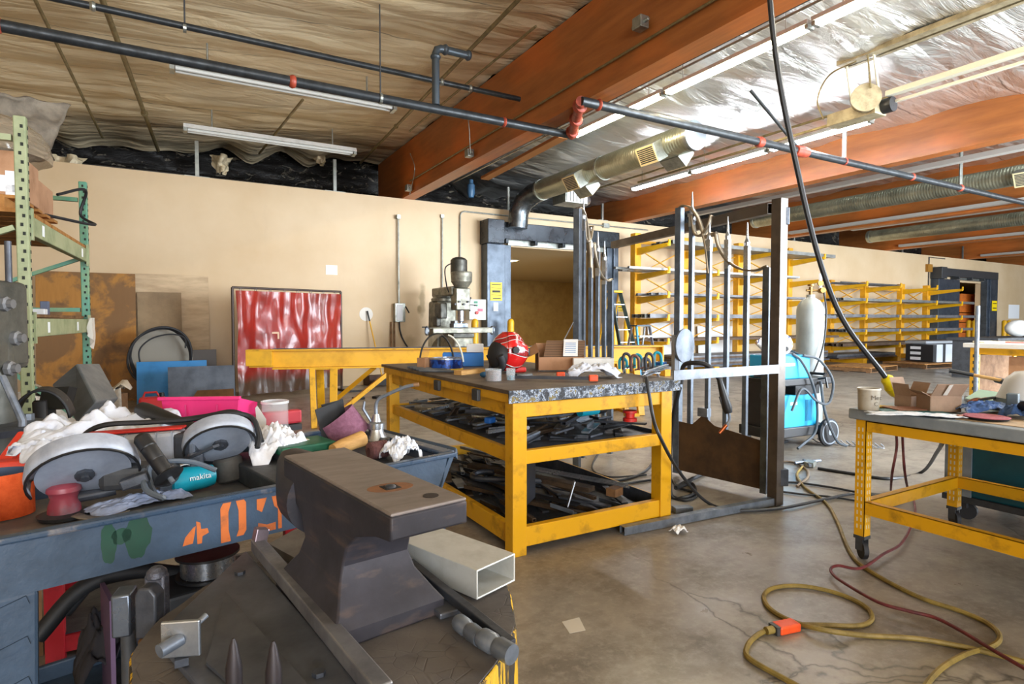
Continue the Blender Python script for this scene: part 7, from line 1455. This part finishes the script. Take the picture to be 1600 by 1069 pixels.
# plates, bars and tools on the stump
z1 = SZ+.002; G1 = lambda px, py, z=z1: g(px, py, z)
PLT = mt('#636770', .42, .45, '#444850', 5, .4, .7, .1, 40)
def inr(p, f=.95):
    d = V((p.x-sc_.x, p.y-sc_.y, 0)); 
    return p if d.length < SRr*f else V((sc_.x+d.x/d.length*SRr*f, sc_.y+d.y/d.length*SRr*f, p.z))
item('steel_plate', 'dark steel plate with pointed corner lying on the stump', 'plate', MB().prism([G1(384, 868), G1(570, 1085), DL(.8, -.28, z1), DL(.86, -.45, z1), DL(1.0, -.6, z1), DL(1.1, -.645, z1)], ZU*.012), PLT, bevel=.002)
item('steel_plate', 'smaller thin plate lying on top of the pointed plate', 'plate', MB().prism([G1(352, 928, SZ+.0155), G1(490, 1085, SZ+.0155), DL(.86, -.4, SZ+.0155), G1(322, 1040, SZ+.0155)], ZU*.006), mt('#5A5D64', .45, .4, '#404349', 6, .4, .7))
a, b = G1(402, 850, SZ+.035), G1(600, 1085, SZ+.028); d_ = (b-a).normalized()
t = thing('hooked_bar', 'long steel bar with upturned square end lying across the stump', 'bar', a)
mk('bar', MB().bar(a, b, .03, .03), mt('#8C8C8F', .35, .5, '#64646A', 9, .4, .7), t, bevel=.003); mk('upturned_end', MB().bar(a+d_*.01-ZU*.0, a+d_*.0+ZU*.04+RGT*.012, .03, .03, up=d_), mt('#8E7F86', .3, .8, '#6A5C5E', 9, .4, .7), t, bevel=.003)
for k, (px, py, hgt, r) in enumerate(((366, 1085, .085, .011), (428, 1090, .085, .011))):
    c = G1(px, py, SZ+.022); item('punch', ('tapered dark punch standing upright on the stump, left one', 'tapered dark punch standing upright on the stump, right one')[k], 'punch', MB().lathe(c, [(0, 0), (r*1.1, 0), (r*1.05, hgt*.5), (r*.5, hgt*.9), (.002, hgt), (0, hgt)], 12), mt('#332D2F', .5, .4), 'punches on the stump', smooth=40)
for k, (px, py) in enumerate(((375, 897), (498, 1055))): item('bolt', ('bolt head on the pointed plate near its tip', 'bolt head beside the hooked bar at the bottom')[k], 'bolt', MB().lathe(G1(px, py, SZ+.0145), [(0, 0), (.011, 0), (.011, .007), (0, .007)], 6), DSTEEL)
t = thing('riveted_bar', 'flat bar with round rivet pointing out from under anvil', 'bar', G1(665, 920)); a, b = G1(618, 884, SZ+.012), G1(704, 960, SZ+.012)
mk('bar', MB().bar(a, b, .045, .012), PLT, t, bevel=.003); mk('rivet', MB().lathe(a+(b-a)*.82+ZU*.0065, [(0, 0), (.008, 0), (.007, .006), (0, .007)], 12), STEEL, t, smooth=True)
a, b = G1(640, 880, SZ+.04), G1(800, 1008, SZ+.012); item('square_handle_bar', 'long dark handle bar running beside the aluminium tube', 'bar', MB().bar(a+FWD*-.0, b, .018, .018), DSTEEL, bevel=.002)
for k, (p0, p1, r) in enumerate((((716, 966), (752, 984), .016), ((752, 990), (800, 1008), .018))):
    a, b = G1(*p0, SZ+r+.001), G1(*p1, SZ+r+.001); a, b = a-FWD*.012, b-FWD*.03; item('round_striker', ('round steel tool head at the end of riveted bar', 'round steel tool head near yellow stump rim')[k], 'tool head', MB().lathe(a, [(0, 0), (r*.85, 0), (r, .006), (r, (b-a).length*.4), (r*.8, (b-a).length*.5), (r, (b-a).length*.6), (r*.95, (b-a).length), (0, (b-a).length)], 16, b-a), STEEL, 'tool heads on the stump', smooth=30)
item('wood_offcut', 'grey weathered wood slab on the stump behind the anvil', 'wood slab', MB().prism([G1(420, 862), G1(462, 838), G1(500, 850), G1(470, 890)], ZU*.02), mt('#6E675E', .8, 0, '#544D45', 9, .4, .7))
# tools racked on the stump's left side
def at(px, py, d): return aD(px, py, d)
t = thing('tool_hoop', 'dark hoop bracket on the stump side holding hammers', 'bracket', DL(1.2, -.87, .4)); hp = [DL(1.15+.45*math.cos(a_), -.335-.38*math.sin(a_), .56) for a_ in [math.radians(x) for x in range(55, 130, 5)]]
mk('hoop', MB().tube(hp, .008, 8), DSTEEL, t, smooth=True); mk('post', MB().bar(hp[0], DL(1.15+.41*math.cos(math.radians(55)), -.335-.34*math.sin(math.radians(55)), .56), .02), DSTEEL, t)
def handtool(label, name, cat, top, low, head, hm, m2):
    t = thing(name, label, cat, V((low.x, low.y, 0))); mk('head', head, hm, t, smooth=30, bevel=.004); mk('handle', MB().tube([top, low], [.013, .015], 10), m2, t, smooth=True); return t
dd = 1.16
a = at(246, 945, dd); q = at(246, 900, dd)
handtool('rasp-faced dark tool head sticking up at the stump left side', 'rasp_tool', 'tool', at(240, 985, dd), at(228, 1120, dd), MB().box(a, (.04, .022, .125), rz=-YAW).lathe(a+ZU*.055, [(.0, 0), (.02, 0), (.018, .014), (.01, .022), (0, .024)], 16), mt('#5A5C66', .5, .5, '#3E4048', 60, .4, .7, .5, 200), WOODD)
a = at(226, 960, dd-.04)
handtool('dark wedge hammer head standing left of the rasp tool', 'wedge_hammer', 'hammer', at(228, 1000, dd-.04), at(222, 1130, dd-.04), MB().prism([a-RGT*.02-ZU*.05, a+RGT*.02-ZU*.05, a+RGT*.022+ZU*.035, a+RGT*.01+ZU*.05, a-RGT*.012+ZU*.05, a-RGT*.02+ZU*.035], FWD*.03), DSTEEL, WOODD)
a = at(195, 955, dd)
handtool('shiny steel hammer head at the stump left side', 'hammer', 'hammer', at(200, 985, dd), at(205, 1120, dd), MB().box(a, (.034, .05, .085), rz=-YAW+.3), mt('#6C7480', .3, .8, '#4A525E', 9, .4, .7), DGREY)
t = thing('bolster_plate', 'bright square steel plate with protruding round stub by the stump', 'plate', at(283, 998, .95)); a = at(283, 998, .95)
mk('plate', MB().box(a, (.06, .008, .06), R=Matrix.Rotation(-YAW+.15, 3, 'Z')), BSTEEL, t, bevel=.002); n_ = (-FWD*.8-RGT*.45+ZU*-.1).normalized(); mk('stub', MB().cyl(a, a+n_*.036, .011, n=18), STEEL, t, smooth=30); mk('rear_pin', MB().cyl(a-n_*.0, a-n_*.045+ZU*.015, .005), STEEL, t, smooth=True); mk('shank', MB().bar(a-ZU*.03, V((a.x, a.y, SZ+.016)), .02), DSTEEL, t)
# ================================================================== FLOOR CABLES AND LITTER
def F(*pts): return [g(x, y, (p[2] if len(p) > 2 else .012)) for p in pts for x, y in [p[:2]]]
cable('air_hose', F((1330, 1120), (1240, 1069), (1172, 1030), (1168, 1010), (1183, 993), (1202, 983)), .0105, HOSE_Y, 'olive extension hose curving from the orange plug to the picture bottom', 'hose')
t = thing('orange_plug', 'orange cable coupling on the floor joining the olive hoses', 'plug', g(1226, 980)); a, b = g(1206, 984, .02), g(1244, 976, .02); dq = (b-a).normalized()
mk('plug_body', MB().bar(a+dq*.02, b, .06, .036), ORNG, t, bevel=.008); mk('cord_grip', MB().cyl(a-dq*.03, a+dq*.02, .016), HOSE_Y, t, smooth=True); mk('black_collar', MB().bar(a+dq*.005, a+dq*.025, .05, .034), DGREY, t)
cable('air_hose', F((1246, 976), (1290, 977), (1340, 978), (1362, 968), (1352, 948), (1310, 928), (1255, 916), (1212, 918), (1194, 930), (1202, 950), (1235, 970), (1290, 985, .035), (1350, 993), (1430, 998), (1500, 1010), (1560, 1024), (1620, 1040)), .0105, HOSE_Y, 'olive hose making the big open loop on the near floor', 'hose')
cable('air_hose', F((1255, 728), (1245, 742), (1258, 762), (1290, 785), (1308, 815), (1322, 850), (1340, 878), (1380, 905), (1440, 935), (1500, 955), (1545, 975), (1562, 995), (1550, 1010), (1510, 1022), (1470, 1045), (1440, 1080), (1420, 1120)), .0105, HOSE_Y, 'olive hose running from gate foot past the table caster to the bottom edge', 'hose')
cable('red_hose', F((1425, 770, .03), (1430, 800, .03), (1420, 830, .03), (1405, 852, .03), (1380, 866, .034), (1345, 888, .034), (1310, 884, .034), (1298, 890, .03), (1310, 905, .03), (1370, 940, .034), (1420, 955, .034), (1460, 965, .034), (1500, 985, .034), (1550, 1015, .034), (1610, 1050, .034)), .0075, HOSE_R, 'dark red hose looping around the table caster across the floor', 'hose')
cable('black_cable', F((1195, 756), (1240, 754), (1300, 762), (1345, 770), (1400, 775)), .009, CABLE, 'thin black cable crossing the floor from gate to packing table, upper one', 'cable')
cable('black_cable', F((1195, 765), (1250, 772), (1310, 778), (1380, 790), (1410, 785)), .008, CABLE, 'thin black cable crossing the floor from gate to packing table, lower one', 'cable')
cable('brown_cable', F((1185, 722), (1235, 722), (1258, 732), (1262, 745), (1245, 760)), .01, mt('#7A6A58', .6), 'brown cable curving on the floor right of the gate foot', 'cable')
cable('black_cable', F((1278, 732), (1330, 740), (1390, 748), (1440, 738), (1465, 705, .35), (1473, 690, .6)), .013, CABLE, 'black ribbed cable climbing behind the packing table legs', 'cable')
t = thing('cable_reel_splitter', 'pale cable splitter lying on the floor right of the gate', 'splitter', g(1265, 728)); c = g(1266, 729); mk('box', MB().box(c+ZU*.025, (.12, .08, .045), rz=.4), GALV, t, bevel=.006); mk('arms', MB().cyl(c+ZU*.03-RGT*.14, c+ZU*.03+RGT*.14+FWD*.1, .014).cyl(c+ZU*.03-FWD*.1-RGT*.05, c+ZU*.03+FWD*.12, .012), STEEL, t)
pts = []
for i in range(60):
    f = i/59; a = g(1270+110*f, 692+10*f); pts.append(a+V((.02*math.cos(i*1.3), .03*math.sin(i*1.3), .03+.02*math.sin(i*1.3))))
cable('coiled_cable', pts, .006, mt('#8E949C', .5), 'grey coiled cord stretched on the floor below the welder', 'cord', k=4, n=5)
cable('black_cable', F((880, 725), (905, 748), (960, 752), (1010, 735), (1030, 700), (1020, 690)), .011, CABLE, 'black cable looped on the floor seen under the welding table', 'cable')
cable('black_cable', F((895, 760), (960, 758), (1040, 748), (1060, 762), (1090, 772), (1070, 782), (1040, 770)), .01, CABLE, 'black cable lying on the floor behind the right table leg', 'cable')
cable('black_cable', F((940, 700), (925, 730), (950, 745), (1010, 742)), .008, CABLE, 'thin cable kinked on the floor under the middle shelf', 'cable')
item('steel_block', 'short steel bar offcut on the floor left of the gate foot', 'block', MB().box(g(1066, 800)+ZU*.02, (.13, .06, .038), rz=-.3), STEEL, bevel=.003)
rag('white_scrap', 'small crumpled white scrap on the floor by the floor tube', g(1060, 832), .045, .035, .05, 3.3, 0, PAPER, 24, cat='scrap')
item('floor_flake', 'pale flake on the floor in front of the welding table', 'flake', MB().prism([g(878, 972), g(905, 965), g(915, 985), g(890, 990)], ZU*.001), mt('#C9C2B4', .8))
item('steel_offcut', 'thin steel offcut on floor beneath the packing table', 'offcut', MB().bar(g(1380, 795)+ZU*.008, g(1409, 786)+ZU*.008, .03, .014), DSTEEL)
item('dark_strip', 'dark strip lying on the floor in front of the red curtain', 'strip', MB().bar(g(545, 613)+ZU*.015, g(580, 611)+ZU*.015, .06, .03), BLKR); item('floor_box', 'low dark box on the floor below the broom', 'box', MB().box(g(585, 601)+ZU*.1, (.4, .25, .2), rz=.3), mt('#4A3328', .7), bevel=.01)
for k, (px, py) in enumerate(((560, 624), (590, 622), (618, 618))): item('floor_scrap', ('dark scrap on the floor right of red curtain, left of three', 'dark scrap on the floor right of red curtain, middle of three', 'dark scrap on the floor right of red curtain, right of three')[k], 'scrap', MB().box(g(px, py)+ZU*.02, (.2, .1, .04), rz=.7*k), BLKR, bevel=.01)
